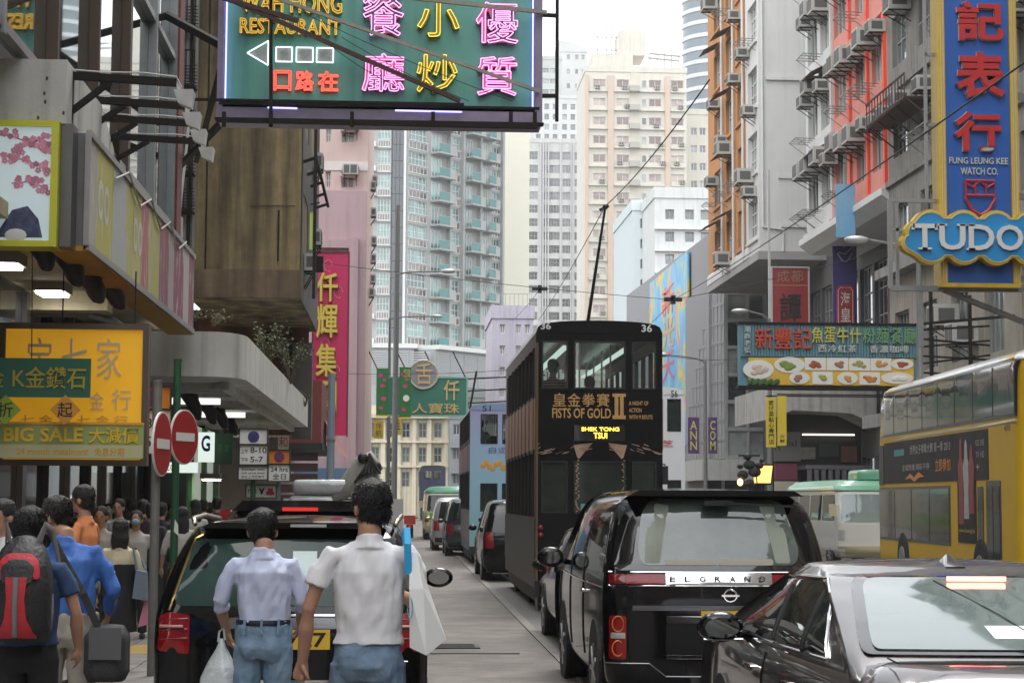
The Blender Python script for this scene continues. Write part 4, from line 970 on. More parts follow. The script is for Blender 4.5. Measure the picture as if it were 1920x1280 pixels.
# upper storeys: mirror glazing on the street front X=-3.55
ux = 1.0
mb = MB(); mb.quad((ux,24.0,5.75),(ux,39,5.75),(ux,39,22),(ux,24.0,22)); mb.quad((ux,24,22),(ux,39,22),(-5,39,22),(-5,24,22)); mb.obj('upper_glazing', MIRROR, N1)
for i, y in enumerate((24.0, 26.2, 28.7, 31.2, 33.6, 36.1, 38.4)):
    mb = MB(); mb.box(ux+0.002, ux+0.12, y, y+0.1+0.08*(i == 4), 5.75, 22); mb.obj('mullion', BRN if i in (2,3,4) else GREY_METAL, N1)
for z in (5.8, 8.4, 11.0, 13.6): 
    mb = MB(); mb.box(ux+0.002, ux+0.1, 24, 39, z, z+0.09); mb.obj('transom', GREY_METAL, N1)
mb = MB(); mb.box(ux-0.2, ux+0.15, 38.5, 39.1, 4.2, 22); mb.obj('corner_post', REDP, N1)
mb = MB(); mb.box(-5, ux, 24.0, 24.2, 5.9, 22); mb.obj('return_wall', mat('smoky_glass', (0.05,0.055,0.05), 0.08, var=0.4), N1)
# barber pole like twisting neon column behind the first pane
mb = MB(); mb.lathe((0.42,23.4,5.6), [(0.12,0),(0.12,6)], 14); mb.obj('light_column', mat('cream_column', (0.55,0.52,0.42), 0.4), N1)
mb = MB()
for k in range(5): mb.tube([(0.42+0.125*math.cos(a*0.5), 23.4-0.125*abs(math.sin(a*0.5))-0.01, 5.7+k*1.0+a*0.09) for a in np.linspace(0.2, 6.0, 10)], 0.06, 6)
mb.obj('orange_spiral', mat('orange_spiral', (0.75,0.33,0.04), 0.4, emit=(1,0.4,0.05), estr=0.25), N1)
mb = MB(); mb.bar((0.1,23.2,6.6),(0.9,23.2,6.6),0.05).bar((0.72,23.2,5.7),(0.72,23.2,12),0.09).bar((0.15,23.2,5.7),(0.15,23.2,12),0.07); mb.obj('pane_frame', DARK_METAL, N1)
# lower part: ceiling, beams, ducts, dark shopfront with steel mullions
mb = MB(); mb.box(-5, 1.0, 24.5, 56, 4.25, 4.4); mb.obj('ceiling', CEIL, N1)
for y in (33.0, 40.0): MB().box(-5, 1.0, y, y+.4, 4.0, 4.24).obj('ceiling_beam', CEIL, N1)
mb = MB(); mb.tube([(-2,33.5,4.0),(0.7,33.5,4.0),(0.95,33.9,3.95),(0.95,44,3.9)], 0.045, 8); mb.tube([(-2,33.7,3.85),(0.65,33.7,3.85),(0.8,34,3.8),(0.8,44,3.8)], 0.035, 8); mb.obj('ceiling_duct', GREY_METAL, N1)
mb = MB(); mb.box(-4, 0.0, 28, 60, 0, 4.25); mb.obj('shopfront_glass', SHOPD, N1)
for i, y in enumerate(np.arange(28, 60, 1.6)):
    mb = MB(); mb.box(0.002, 0.07, y, y+(0.22 if i % 3 == 0 else 0.09), 0.12, 4.2); mb.obj('shopfront_mullion', STEEL if i % 2 else DARK_METAL, N1)
mb = MB(); mb.box(-0.6, 0.12, 27.2, 28.1, 0.1, 4.2); mb.obj('pillar', mat('grey_pillar', (0.25,0.25,0.24), 0.7, var=0.3), N1)
mb = MB(); mb.box(-5, 0.7, 44.5, 44.7, 0.1, 4.2); mb.obj('cross_wall', mat('dark_grey_wall', (0.07,0.07,0.068), 0.7, var=0.3), N1)
def strip_lamp(p, wdt, d, label, strength=6, colr=(1,0.97,0.95), wy=0.15):
    t = thing('ceiling_lamp', label, 'lamp', p)
    mb = MB(); mb.box(-wdt/2-0.04, wdt/2+0.04, -wy-0.03, wy+0.03, 0, 0.12); mb.obj('housing', mat('lamp_housing', (0.25,0.24,0.22), 0.5), t)
    mb = MB(); mb.box(-wdt/2, wdt/2, -wy, wy, -0.03, -0.001); mb.obj('tube', mat('tube_%d_%s' % (strength, str(colr[2])), colr, 0.4, emit=colr, estr=strength), t)
    return t
p = W(98, 549, 22.4); strip_lamp(p, 0.3, 1, 'white flush lamp in the yellowed ceiling above the jewellery board', 7, wy=0.25)
p = W(8, 497, 19.6); strip_lamp(p, 0.3, 1, 'white ceiling lamp at the edge of the picture above the yellow board', 6, wy=0.2)
# small red lit sign and lights inside
mb = MB(); mb.box(0.075,0.1,29.9,30.1,2.0,2.6); mb.obj('till_light', mat('red_glow', (0.6,0.05,0.03), 0.5, emit=(1,0.08,0.04), estr=0.8), N1)
# the white fascia block
FW = mat('dirty_white_fascia', (0.55,0.545,0.51), 0.8, var=0.35, scale=2, streak=0.4, bump=0.15)
x1, z1 = XZ(126, 112, 17.2); x0, z0 = XZ(126, 232, 17.2)
mb = MB(); mb.box(-5.5-x1, 0, 0, 2.0, z0, z1); mb.prism([(0,2.0),(-0.7,2.0),(-0.7,4.5),(-0.25,4.5)], z0, z1, 'z')
t = thing('fascia_block', 'dirty white rendered fascia block with two rows of rust spots above the blossom poster', 'fascia', (x1, 17.2, 0)); mb.obj('block', FW, t)
mb = MB()
for u, v in ((-0.18,0.42),(-0.2,0.28),(-0.19,0.2),(-0.02,0.1),(-0.25,0.05)): mb.ball((u, -0.003, z0+v), 0.012, 0.008, 0.02, 6, 4)
mb.obj('rust_spot', mat('rust', (0.1,0.05,0.03), 0.9), t)
# the sign box along the street
xs_, zt_ = XZ(166, 250, 17.5); zb_ = XZ(150, 460, 17.5)[1]; ye = 26.5
def peel_mat():
    m = bpy.data.materials.new('peeling_print'); m.use_nodes = True; t = m.node_tree; b = t.nodes['Principled BSDF']
    tc = _n(t, 'ShaderNodeTexCoord'); sp = _n(t, 'ShaderNodeSeparateXYZ'); t.links.new(tc.outputs['Object'], sp.inputs[0])
    mr = _n(t, 'ShaderNodeMapRange'); mr.inputs['From Max'].default_value = 9.0; t.links.new(sp.outputs['Y'], mr.inputs['Value'])
    cr = _n(t, 'ShaderNodeValToRGB'); cr.color_ramp.interpolation = 'CONSTANT'; e = cr.color_ramp.elements
    cols = [(0,(0.42,0.40,0.33)),(0.06,(0.50,0.47,0.08)),(0.17,(0.42,0.45,0.44)),(0.27,(0.48,0.46,0.10)),(0.40,(0.42,0.12,0.12)),(0.47,(0.50,0.50,0.12)),(0.58,(0.33,0.08,0.14)),(0.68,(0.50,0.42,0.42)),(0.74,(0.28,0.06,0.12)),(0.86,(0.50,0.44,0.42)),(0.93,(0.25,0.06,0.10))]
    e[0].position, e[0].color = cols[0][0], (*cols[0][1],1); e[1].position, e[1].color = cols[1][0], (*cols[1][1],1)
    for p, c in cols[2:]: x = e.new(p); x.color = (*c,1)
    t.links.new(mr.outputs[0], cr.inputs[0])
    mp = _n(t, 'ShaderNodeMapping'); mp.inputs['Scale'].default_value = (1,3.0,0.9); t.links.new(tc.outputs['Object'], mp.inputs['Vector'])
    nz = _n(t, 'ShaderNodeTexNoise'); nz.inputs['Scale'].default_value = 2.2; nz.inputs['Detail'].default_value = 7; nz.inputs['Distortion'].default_value = 0.7; t.links.new(mp.outputs[0], nz.inputs['Vector'])
    c2 = _n(t, 'ShaderNodeValToRGB'); c2.color_ramp.elements[0].position = 0.57; c2.color_ramp.elements[1].position = 0.62
    t.links.new(nz.outputs['Fac'], c2.inputs[0])
    mx = _n(t, 'ShaderNodeMix', data_type='RGBA'); mx.inputs['B'].default_value = (0.50,0.47,0.44,1)
    t.links.new(c2.outputs[0], mx.inputs['Factor']); t.links.new(cr.outputs[0], mx.inputs['A']); t.links.new(mx.outputs['Result'], b.inputs['Base Color']); b.inputs['Roughness'].default_value = 0.5
    return m
t = thing('peeling_sign_box', 'long street side sign box with peeling yellow, white and maroon print over an orange underside', 'sign', (xs_, 17.5, 0))
L_ = ye-17.5
mb = MB(); mb.box(-0.34, -0.012, 0, L_, zb_, zt_); mb.obj('box', mat('sign_side_zinc', (0.17,0.17,0.165), 0.5, 0.4, var=0.5, scale=4), t)
for i in range(6):
    mb = MB(); mb.box(-0.011, 0.004, i*L_/6+0.008, (i+1)*L_/6-0.008, zb_+0.03, zt_-0.03)
    o = mb.obj('print_panel', peel_mat() if i == 0 else bpy.data.materials['peeling_print'], t)
    
mb = MB(); mb.box(-0.34, 0.0, 0.0, L_, zb_-0.05, zb_-0.003); mb.obj('underside', mat('orange_underside', (0.50,0.27,0.03), 0.7, var=0.4, scale=3), t)
mb = MB(); mb.box(-0.02, 0.03, 0, L_, zb_-0.04, zb_+0.028).box(-0.02, 0.03, 0, L_, zt_-0.028, zt_+0.03).box(-0.02,0.03,-0.04,0.0,zb_,zt_); mb.obj('frame_rail', mat('dull_aluminium', (0.34,0.33,0.32), 0.45, 0.5, var=0.3), t)
gm_ = mat('grime', (0.10,0.09,0.07), 0.9, var=0.5)
def lfr(x, y, z): return (0.012-y*0, x, z)
for i, (a, b) in enumerate(((0.6,1.3),(3.0,3.7))):
    text('oo', mat('print_offwhite', (0.62,0.6,0.52), 0.5), t, a, b, zb_+0.35, zb_+0.75, 0, 0, 0.01, 'lettering', frame=lambda x, y, z: (0.0065, x, z))
# weathered plaster wall behind/above the sign box
mb = MB(); mb.prism([(0,zt_+0.03),(L_+5,zt_+0.03),(L_+5,zt_+1.3),(0,zt_+0.65)], -0.95, -0.75, 'x'); mb.obj('backing_wall', mat('mouldy_plaster', (0.48,0.47,0.44), 0.9, var=0.6, scale=2, streak=0.9, dirt=(0.05,0.045,0.04)), t, fixn=True)
mb = MB(); mb.tube([(0.03,1.5+0.9*i,zt_-0.05+(0.1 if i % 2 else -0.12)) for i in range(8)], 0.012, 5); mb.obj('loose_cable', mat('white_cable', (0.5,0.5,0.48), 0.6), t)
# blossom poster
x0, x1, z0, z1 = fb(17.15, -60, 96, 236, 452)
t = thing('blossom_poster', 'backlit poster of pink cherry blossom on pale blue in a lime yellow frame', 'poster', (x0, 17.15, z0)); w, h = x1-x0, z1-z0
mb = MB(); mb.box(0,w,0.0,0.3,0,h); mb.obj('light_box', mat('poster_sky', (0.50,0.60,0.62), 0.3, var=0.6, scale=3, dirt=(0.9,0.9,0.9), emit=(0.45,0.55,0.58), estr=0.15), t)
mb = MB(); b_ = 0.055; mb.box(-b_,w,-0.03,0.3,h,h+b_).box(-b_,w,-0.03,0.3,-b_,0).box(w-b_*.3,w+b_*.9,-0.035,0.3,-b_,h+b_); mb.obj('frame', mat('lime_frame', (0.60,0.60,0.04), 0.4, var=0.1), t)
pk = mat('blossom_pink', (0.62,0.24,0.34), 0.5, rand=0.3); pr = random.Random(5)
pmesh = []
mb = MB()
for q in range(5): a = q*1.2566; mb.disc((math.cos(a)*0.017, -0.0, math.sin(a)*0.017), 0.013, 8, 'y', 0.004)
blo = mb.mesh('blossom', pk)
X1 = w-0.02
for br in (((X1,h*.93),(X1-.2,h*.86),(X1-.5,h*.96)),((X1,h*.62),(X1-.22,h*.70),(X1-.48,h*.76)),((X1-.02,h*.45),(X1-.18,h*.52),(X1-.35,h*.50)),((X1,h*.80),(X1-.12,h*.88),(X1-.3,h*.80))):
    mb = MB(); mb.tube([(a,-0.004,b) for a, b in br], 0.005, 5); mb.obj('twig', mat('twig_brown', (0.12,0.06,0.04), 0.7), t)
    for q in range(26):
        u = pr.random(); i = 0 if u < 0.5 else 1; f_ = (u*2) % 1
        a = br[i][0]+(br[i+1][0]-br[i][0])*f_+pr.gauss(0, 0.03); b = br[i][1]+(br[i+1][1]-br[i][1])*f_+pr.gauss(0, 0.03)
        if 0.02 < a < w-0.03 and 0.03 < b < h-0.03: link('blossom', blo, t, (a, -0.006-0.0015*pr.random(), b), (0, pr.uniform(0, 6), 0))
mb = MB(); mb.prism([(X1-.06,0.03),(X1-.10,.2),(X1-.2,.32),(X1-.34,.28),(X1-.45,.1),(X1-.46,0.03)], -0.008, -0.002); mb.obj('dark_print_shape', mat('navy_print', (0.03,0.04,0.12), 0.5, var=0.6, scale=12, dirt=(0.5,0.5,0.6)), t, fixn=True)
mb = MB(); mb.ball((X1-.30,-0.012,0.05),0.1,0.008,0.06,12,6); mb.obj('pale_print_shape', mat('pale_print', (0.7,0.68,0.64), 0.5), t)
# grey metal panels between poster and sign box
mb = MB(); mb.box(x1+0.055, x1+0.16, 17.22, 17.5, z0-0.04, z1+0.05); o = mb.obj('edge_panel', STEEL, None); tag(o, 'narrow steel edge strip between the blossom poster and the zinc sign side', 'panel'); 
# four lamps on brackets over the sign box
def bracket_lamp(px, py, Y, ln, hgt, label, drop=0.35):
    x, z = XZ(px, py, Y)
    t = thing('bracket_floodlight', label, 'floodlight', (x, Y, z), 0, 'floodlights on brackets over the sign box')
    MB().bar((0,0,0.02),(0,0,-hgt),0.075).obj('wall_post', DARK_METAL, t)
    MB().bar((0,0,0),(ln,0,-0.05),0.07).obj('arm', DARK_METAL, t)
    MB().bar((0,0,-hgt*0.75),(ln*0.38,0,-0.05),0.055).obj('brace', DARK_METAL, t)
    mb = MB(); mb.tube([(0,-0.04,0.05),(ln*.3,-0.04,0.03),(ln*.7,-0.04,0.03),(ln,-0.03,0.0),(ln+0.05,-0.02,-0.1)], 0.008, 5); mb.obj('cable', MATS['white_cable'], t)
    mb = MB(); mb.bar((ln,0,-0.02),(ln+0.04,0,-0.16),0.035); mb.obj('knuckle', WHITE_METAL, t)
    mb = MB(); mb.add([(ln-.02,-.08,-.13),(ln+.16,-.06,-.12),(ln+.17,.09,-.14),(ln-.01,.08,-.15),(ln+.02,-.05,-.25),(ln+.15,-.03,-.30),(ln+.15,.06,-.3),(ln+.03,.05,-.26)],[(0,1,2,3),(4,7,6,5),(0,4,5,1),(1,5,6,2),(2,6,7,3),(3,7,4,0)])
    o = mb.obj('floodlight_head', mat('flood_white', (0.62,0.62,0.6), 0.4, var=0.3, scale=8), t, fixn=True)
    return t
bracket_lamp(131, 142, 17.55, 1.0, 0.48, 'floodlight on the highest and nearest bracket over the sign box')
bracket_lamp(165, 187, 19.3, 1.0, 0.42, 'floodlight on the second bracket below the nearest one')
bracket_lamp(193, 221, 21.0, 1.0, 0.40, 'floodlight on the third bracket from the viewer')
bracket_lamp(219, 256, 22.8, 1.02, 0.38, 'floodlight on the farthest and lowest bracket over the sign box')
# black wrapped spotlights hanging under the sign box and canopy
clothm = mat('black_cloth', (0.018,0.018,0.018), 0.6, bump=0.5, bscale=15)
def wrapped(px, py, Y, wd, hg, label, lean=0.3, group='black wrapped spotlights under the sign box'):
    x, z = XZ(px, py, Y); t = thing('wrapped_spotlight', label, 'spotlight', (x, Y, z), 0, group)
    mb = MB(); mb.sm = True; n = 10; prof = [(0.5,0.0),(0.52,-0.12),(0.42,-0.45),(0.33,-0.75),(0.22,-0.95),(0.05,-1.0)]
    vs = []; 
    for r, zz in prof:
        for j in range(n):
            a = 2*PI*j/n; rr = r*(1+0.18*math.sin(3*a+zz*9)); vs.append((math.cos(a)*rr*wd+lean*(-zz)*wd, math.sin(a)*rr*wd, zz*hg))
    fs = [(i*n+j, i*n+(j+1) % n, (i+1)*n+(j+1) % n, (i+1)*n+j) for i in range(len(prof)-1) for j in range(n)]+[tuple(range(n)), tuple((len(prof)-1)*n+j for j in range(n-1,-1,-1))]
    mb.add(vs, fs); mb.obj('cloth_cover', clothm, t, fixn=True)
    mb = MB(); mb.bar((0,0,0.0),(0,0,0.12),0.03); mb.obj('hook', DARK_METAL, t)
    return t
wrapped(78, 462, 17.9, 0.22, 0.24, 'smallest black wrapped spotlight beneath the blossom poster')
wrapped(122, 470, 18.6, 0.26, 0.36, 'black wrapped spotlight second from the blossom poster', 0.55)
wrapped(165, 512, 19.6, 0.26, 0.32, 'black wrapped spotlight in the middle of the row under the sign box', 0.5)
wrapped(202, 535, 20.8, 0.26, 0.27, 'brownish black wrapped spotlight farthest along under the sign box', 0.6)
# yellow board with green plaque, diamonds and the sale banner
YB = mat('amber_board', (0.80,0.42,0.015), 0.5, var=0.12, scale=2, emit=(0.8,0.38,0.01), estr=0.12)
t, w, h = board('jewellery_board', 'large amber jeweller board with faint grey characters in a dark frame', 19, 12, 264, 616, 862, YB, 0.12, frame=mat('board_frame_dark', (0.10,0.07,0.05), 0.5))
gl = mat('faint_grey_letter', (0.62,0.54,0.36), 0.5)
row_text('宝七家', gl, t, w*.12, w*.88, h*.62, h*.93, -0.005, 0.012, -0.004, gap=0.3)
text('金', gl, t, w*.62, w*.72, h*.38, h*.52, -0.005, 0.01); text('行', gl, t, w*.78, w*.92, h*.38, h*.54, -0.005, 0.01)
text('七 金 貴 七 金 行', mat('faint_amber_letter', (0.60,0.36,0.08), 0.5), t, w*.12, w*.9, h*.26, h*.34, -0.005, 0.005)
mb = MB(); mb.tube([(w*.93,0.05,h),(w*.93,0.05,h+0.6)], 0.008, 5); mb.tube([(w*.4,0.05,h),(w*.4,0.05,h+0.6)], 0.008, 5); mb.obj('hanging_chain', DARK_METAL, t)
GP = mat('green_plaque', (0.01,0.12,0.07), 0.5, var=0.2)
t, w, h = board('hanging_plaque', 'dark green gold and diamond plaque hung on a wire before the amber board', 18.4, -60, 168, 670, 745, GP, 0.05)
kl = mat('plaque_yellow', (0.42,0.33,0.03), 0.5)
text('K金鑽石', kl, t, w*.37, w*.97, h*.22, h*.78, -0.004, 0.012, 0.008); text('金', kl, t, w*.18, w*.3, h*.25, h*.72, -0.004, 0.012)
mb = MB(); mb.tube([(w*.515,0.02,h),(w*.50,0.02,h+0.9),(w*.48,0.02,h+1.35)], 0.006, 5); mb.obj('hanging_wire', BLACK, t)
for pc, c, ch, lab in ((10,(0.25,0.36,0.02),'折','green diamond card with a black character at the frame edge'),(122,(0.62,0.27,0.03),'起','orange diamond card with a black character on the amber board')):
    x, z = XZ(pc, 768, 18.3); t = thing('diamond_card', lab, 'card', (x, 18.3, z))
    r = 28*18.3/F; mb = MB(); mb.prism([(-r,0),(0,-r),(r,0),(0,r)], 0, 0.01); mb.obj('card', mat('card_%d' % pc, c, 0.5), t)
    text(ch, BLACK, t, -r*.5, r*.5, -r*.5, r*.5, -0.003, 0.0, 0.008)
t, w, h = board('sale_banner', 'pale green and cream clearance banner with yellow lettering below the amber board', 18.6, 0, 268, 794, 860, mat('banner_green_cream', (0.33,0.40,0.14), 0.6, var=0.3), 0.02, cat='banner')
mb = MB(); mb.box(0.005, w-0.005, -0.006, -0.001, 0.005, h*.40); mb.obj('lower_strip', mat('banner_cream', (0.50,0.50,0.27), 0.6), t)
mb = MB(); mb.box(0, w, -0.012, 0.03, h-0.005, h+0.02); mb.obj('top_batten', mat('orange_batten', (0.75,0.35,0.02), 0.5), t)
sl = mat('sale_yellow', (0.78,0.52,0.02), 0.5)
text('BIG SALE', sl, t, w*.03, w*.58, h*.48, h*.9, -0.004, 0.01, 0.03); text('大減價', sl, t, w*.62, w*.97, h*.44, h*.92, -0.004, 0.01, 0.012)
text('24 month instalment', mat('sale_orange', (0.70,0.33,0.02), 0.5), t, w*.12, w*.62, h*.10, h*.3, -0.01, 0.0, 0.015); text('免息分期', MATS['sale_orange'], t, w*.66, w*.87, h*.08, h*.32, -0.01, 0.0, 0.008)

# ---- white canopy over the pavement
CW = mat('canopy_white', (0.68,0.67,0.62), 0.85, var=0.35, scale=1.2, streak=0.35, bump=0.2)
cx1 = XZ(455, 650, 27)[0]; z_t = XZ(455, 622, 27)[1]; z_b = XZ(455, 706, 27)[1]
t = thing('concrete_canopy', 'long white rendered pavement canopy with a chamfered corner and ribbed underside', 'canopy', (cx1, 27, 0))
fx = XZ(577, 780, 46)[0]-cx1
n = 7; prof = [(-3.2,0.0),(-0.5,0.0)]+[(-0.5+0.5*math.sin(PI/2*i/n), 0.9-0.9*math.cos(PI/2*i/n)) for i in range(1, n+1)]+[(fx,19),(-3.2,19)]
mb = MB(); mb.prism(prof, z_b, z_t, 'z'); mb.obj('slab', CW, t, fixn=True)
for i in range(16):
    mb = MB(); y = 1.6+i*1.1; mb.box(-2.4, -0.45+fx*y/19, y, y+0.12, z_b-0.09, z_b-0.002); mb.obj('rib', CW, t)
mb = MB(); mb.box(-0.42, -0.3, 1.2, 18.8, z_b-0.12, z_b-0.003); mb.obj('edge_rib', CW, t)
for y in (4, 9): MB().box(-2.2, -0.7, y, y+.15, z_b-0.2, z_b-0.1).obj('tube_lamp', mat('dim_tube', (0.5,0.5,0.47), 0.4, emit=(1,1,0.95), estr=0.35), t)
for i, (px, py, Y) in enumerate(((355,738,30),(385,752,32.5),(408,766,35),(428,783,38))):
    wrapped(px, py, Y, 0.26, 0.42-0.02*i, ['nearest wrapped spotlight under the white canopy','second wrapped spotlight under the white canopy','third wrapped spotlight under the white canopy','farthest wrapped spotlight under the white canopy'][i], 0.6, 'wrapped spotlights under the white canopy')
# plants growing on the canopy
leafm = mat('weed_leaf', (0.06,0.11,0.025), 0.6, rand=0.35); leafd = mat('dry_leaf', (0.16,0.13,0.06), 0.7)
def weed(px, py, Y, rad, nleaf, label, hgt=0.6, dry=0.2, seed=1, group='weeds rooted on the white canopy'):
    x, z = XZ(px, py, Y); t = thing('weed_clump', label, 'plant', (x, Y, z), 0, group); r_ = random.Random(seed)
    mb = MB(); ml = MB()
    for q in range(max(5, nleaf//18)):
        a = r_.uniform(0, 6.28); tip = Vector((math.cos(a)*rad*r_.uniform(.3,1), math.sin(a)*rad*r_.uniform(.3,1.2), hgt*r_.uniform(0.5,1)))
        mid = tip*0.5+Vector((0,0,hgt*0.15)); mb.tube([(0,0,0), mid, tip], [0.012,0.008,0.003], 4)
        for k in range(18):
            u = r_.uniform(0.25, 1); p_ = (mid*(2*u) if u < .5 else mid.lerp(tip, (u-.5)*2))+Vector((r_.gauss(0,.05),r_.gauss(0,.05),r_.gauss(0,.04)))*rad*1.6
            s_ = rad*r_.uniform(0.07,0.14); d = Vector((r_.gauss(0,1),r_.gauss(0,1),r_.gauss(-.3,.8))).normalized(); e = d.orthogonal().normalized()
            ml.mat(1 if r_.random() < dry else 0).add([p_, p_+d*s_*.5+e*s_*.32, p_+d*s_, p_+d*s_*.5-e*s_*.32], [(0,1,2,3)])
    mb.obj('stem', mat('weed_stem', (0.10,0.08,0.04), 0.8), t); ml.obj('foliage', [leafm, leafd], t)
weed(350, 612, 29, 0.35, 200, 'small green weed tuft on the canopy beneath the brown wall', 0.3, 0.2, 2)
weed(400, 612, 30, 0.4, 150, 'dry sparse weed on the canopy top', 0.28, 0.6, 3)
weed(500, 690, 34, 0.5, 420, 'bushiest green weed spilling over the canopy edge', 0.85, 0.12, 4)
weed(545, 720, 38, 0.5, 360, 'second bushy weed beside the rusted wall on the canopy', 1.0, 0.15, 5)
weed(572, 762, 44, 0.35, 150, 'small weed at the far tip of the canopy', 0.4, 0.2, 6)

# ---- old brown tenement whose end wall faces the camera
def stain_mat(name, base, dark, mid, sc=1.0):
    m = bpy.data.materials.new(name); m.use_nodes = True; t = m.node_tree; b = t.nodes['Principled BSDF']
    tc = _n(t, 'ShaderNodeTexCoord'); mp = _n(t, 'ShaderNodeMapping'); mp.inputs['Scale'].default_value = (1.9*sc,1.9*sc,0.13*sc); t.links.new(tc.outputs['Object'], mp.inputs['Vector'])
    nz = _n(t, 'ShaderNodeTexNoise'); nz.inputs['Scale'].default_value = 1.0; nz.inputs['Detail'].default_value = 9; nz.inputs['Roughness'].default_value = 0.6; t.links.new(mp.outputs[0], nz.inputs['Vector'])
    cr = _n(t, 'ShaderNodeValToRGB'); e = cr.color_ramp.elements; e[0].position = 0.32; e[0].color = (*dark,1); e[1].position = 0.66; e[1].color = (*base,1)
    x = e.new(0.48); x.color = (*mid,1)
    t.links.new(nz.outputs['Fac'], cr.inputs[0])
    n2 = _n(t, 'ShaderNodeTexNoise'); n2.inputs['Scale'].default_value = 1.3; n2.inputs['Roughness'].default_value = 0.72; n2.inputs['Detail'].default_value = 10; t.links.new(tc.outputs['Object'], n2.inputs['Vector'])
    mx = _n(t, 'ShaderNodeMix', data_type='RGBA', blend_type='OVERLAY'); mx.inputs['Factor'].default_value = 0.85; t.links.new(cr.outputs[0], mx.inputs['A']); t.links.new(n2.outputs['Fac'], mx.inputs['B'])
    t.links.new(mx.outputs['Result'], b.inputs['Base Color']); b.inputs['Roughness'].default_value = 0.85
    bp = _n(t, 'ShaderNodeBump'); bp.inputs['Strength'].default_value = 0.4; bp.inputs['Distance'].default_value = 0.03; t.links.new(n2.outputs['Fac'], bp.inputs['Height']); t.links.new(bp.outputs[0], b.inputs['Normal'])
    return m
STAIN = stain_mat('rust_stained_wall', (0.33,0.25,0.12), (0.02,0.016,0.012), (0.14,0.105,0.055))
x0, x1, z0, z1 = fb(40, 362, 562, 100, 560)
t = thing('stained_tenement', 'old tenement with a windowless rust stained end wall jutting over the pavement', 'building', (x0, 40, 0)); w = x1-x0; H = 22
xm = w
mb = MB(); mb.box(0, w, 0, 8, z0, H); mb.obj('end_wall', STAIN, t)
mb = MB(); mb.box(-0.05, w+0.04, -0.12, 0.0, z0, z0+0.6); mb.obj('base_beam', stain_mat('rust_beam', (0.20,0.15,0.09), (0.04,0.03,0.02), (0.12,0.08,0.05)), t)
mb = MB(); mb.tube([(w*.15,-0.03,H),(w*.15,-0.03,z0+0.5),(w*.55,-0.03,z0+0.25),(w,-0.03,z0+0.2)], 0.018, 5); mb.tube([(w*.80,-0.03,z0+1.9),(w*.80,-0.03,z0+0.8)], 0.02, 5); mb.tube([(w*.55,-0.03,z0+2.0),(w*.95,-0.03,z0+2.0)], 0.01, 5); mb.obj('cable', BLACK, t)
left_front(t, w+0.02, 0, 8, z0, H, [(0.6,2.6),(3.4,5.4),(6,7.6)], [(z0+0.9+i*2.9, z0+2.4+i*2.9) for i in range(5)], mat('sooty_render', (0.10,0.095,0.085), 0.9, var=0.5, scale=2, streak=0.5), FRAME_G, G_DARK)
for i in range(4):
    for y in (1.0, 4.2): link('air_conditioner', AC_S, t, (w+0.03, y+rng.uniform(0,.6), z0+1.0+i*2.9+rng.uniform(-.3,1.4)), PI/2)
mb = MB()
for i in range(5): mb.bar((w+0.02,0.2+i*1.6,z0+3),(w+0.3,0.2+i*1.6,z0+3.1),0.06)
mb.bar((w+0.3,0,z0+3.1),(w+0.3,7,z0+3.1),0.06).bar((w+0.3,-0.05,z0),(w+0.3,-0.05,H),0.07); mb.obj('rusted_frame', DARK_METAL, t)
# dark gap between: dark tenement with pipes, cages and stairs
t = thing('dark_light_well', 'dark light well full of pipes and iron cages between the glazing and the stained wall', 'building', (-4.0, 33.0, 0))
gx = XZ(330, 300, 39.2)[0]+4.0
mb = MB(); mb.box(-2, XZ(362, 300, 39.9)[0]+4, 6.7, 6.9, 4.5, 22); mb.obj('rear_wall', mat('near_black_wall', (0.035,0.033,0.03), 0.9, var=0.6, scale=1.5, streak=0.5), t)  # near-black wall colour with blotches and streaks
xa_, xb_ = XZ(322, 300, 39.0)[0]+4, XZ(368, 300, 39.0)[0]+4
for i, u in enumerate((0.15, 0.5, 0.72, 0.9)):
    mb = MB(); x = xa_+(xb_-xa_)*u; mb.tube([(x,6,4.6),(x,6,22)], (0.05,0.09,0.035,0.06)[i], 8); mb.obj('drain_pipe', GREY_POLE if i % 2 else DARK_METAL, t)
for i, q in enumerate((60, 170, 330, 400)):
    z = XZ(345, q, 39)[1]
    mb = MB()
    for k in range(8): mb.bar((xa_,5.4+k*0.0,z+k*0.05),(xb_,5.9-k*0.02,z+k*0.05+0.02*k),0.02)
    for k in range(7): mb.bar((xa_+(xb_-xa_)*k/6,5.3,z),(xa_+(xb_-xa_)*k/6,5.3,z+0.7),0.022)
    mb.bar((xa_,5.3,z+0.7),(xb_,5.3,z+0.7),0.03).box(xa_, xb_, 5.3, 5.9, z-0.04, z); mb.obj('iron_cage', DARK_METAL, t)
mb = MB(); mb.tube([(xa_+.1,5.2,9),(xa_+.2,5.1,7.5),(xb_-.1,5.0,6.3)], 0.02, 5); mb.tube([(xa_+.2,5.2,12),(xa_+.15,5.1,8.5),(xb_-.3,5.0,6.6)], 0.02, 5); mb.bar((xb_-.05,5.1,9.5),(xa_+.1,5.1,5.2),0.05); mb.obj('loose_cable', MATS['white_cable'], t)
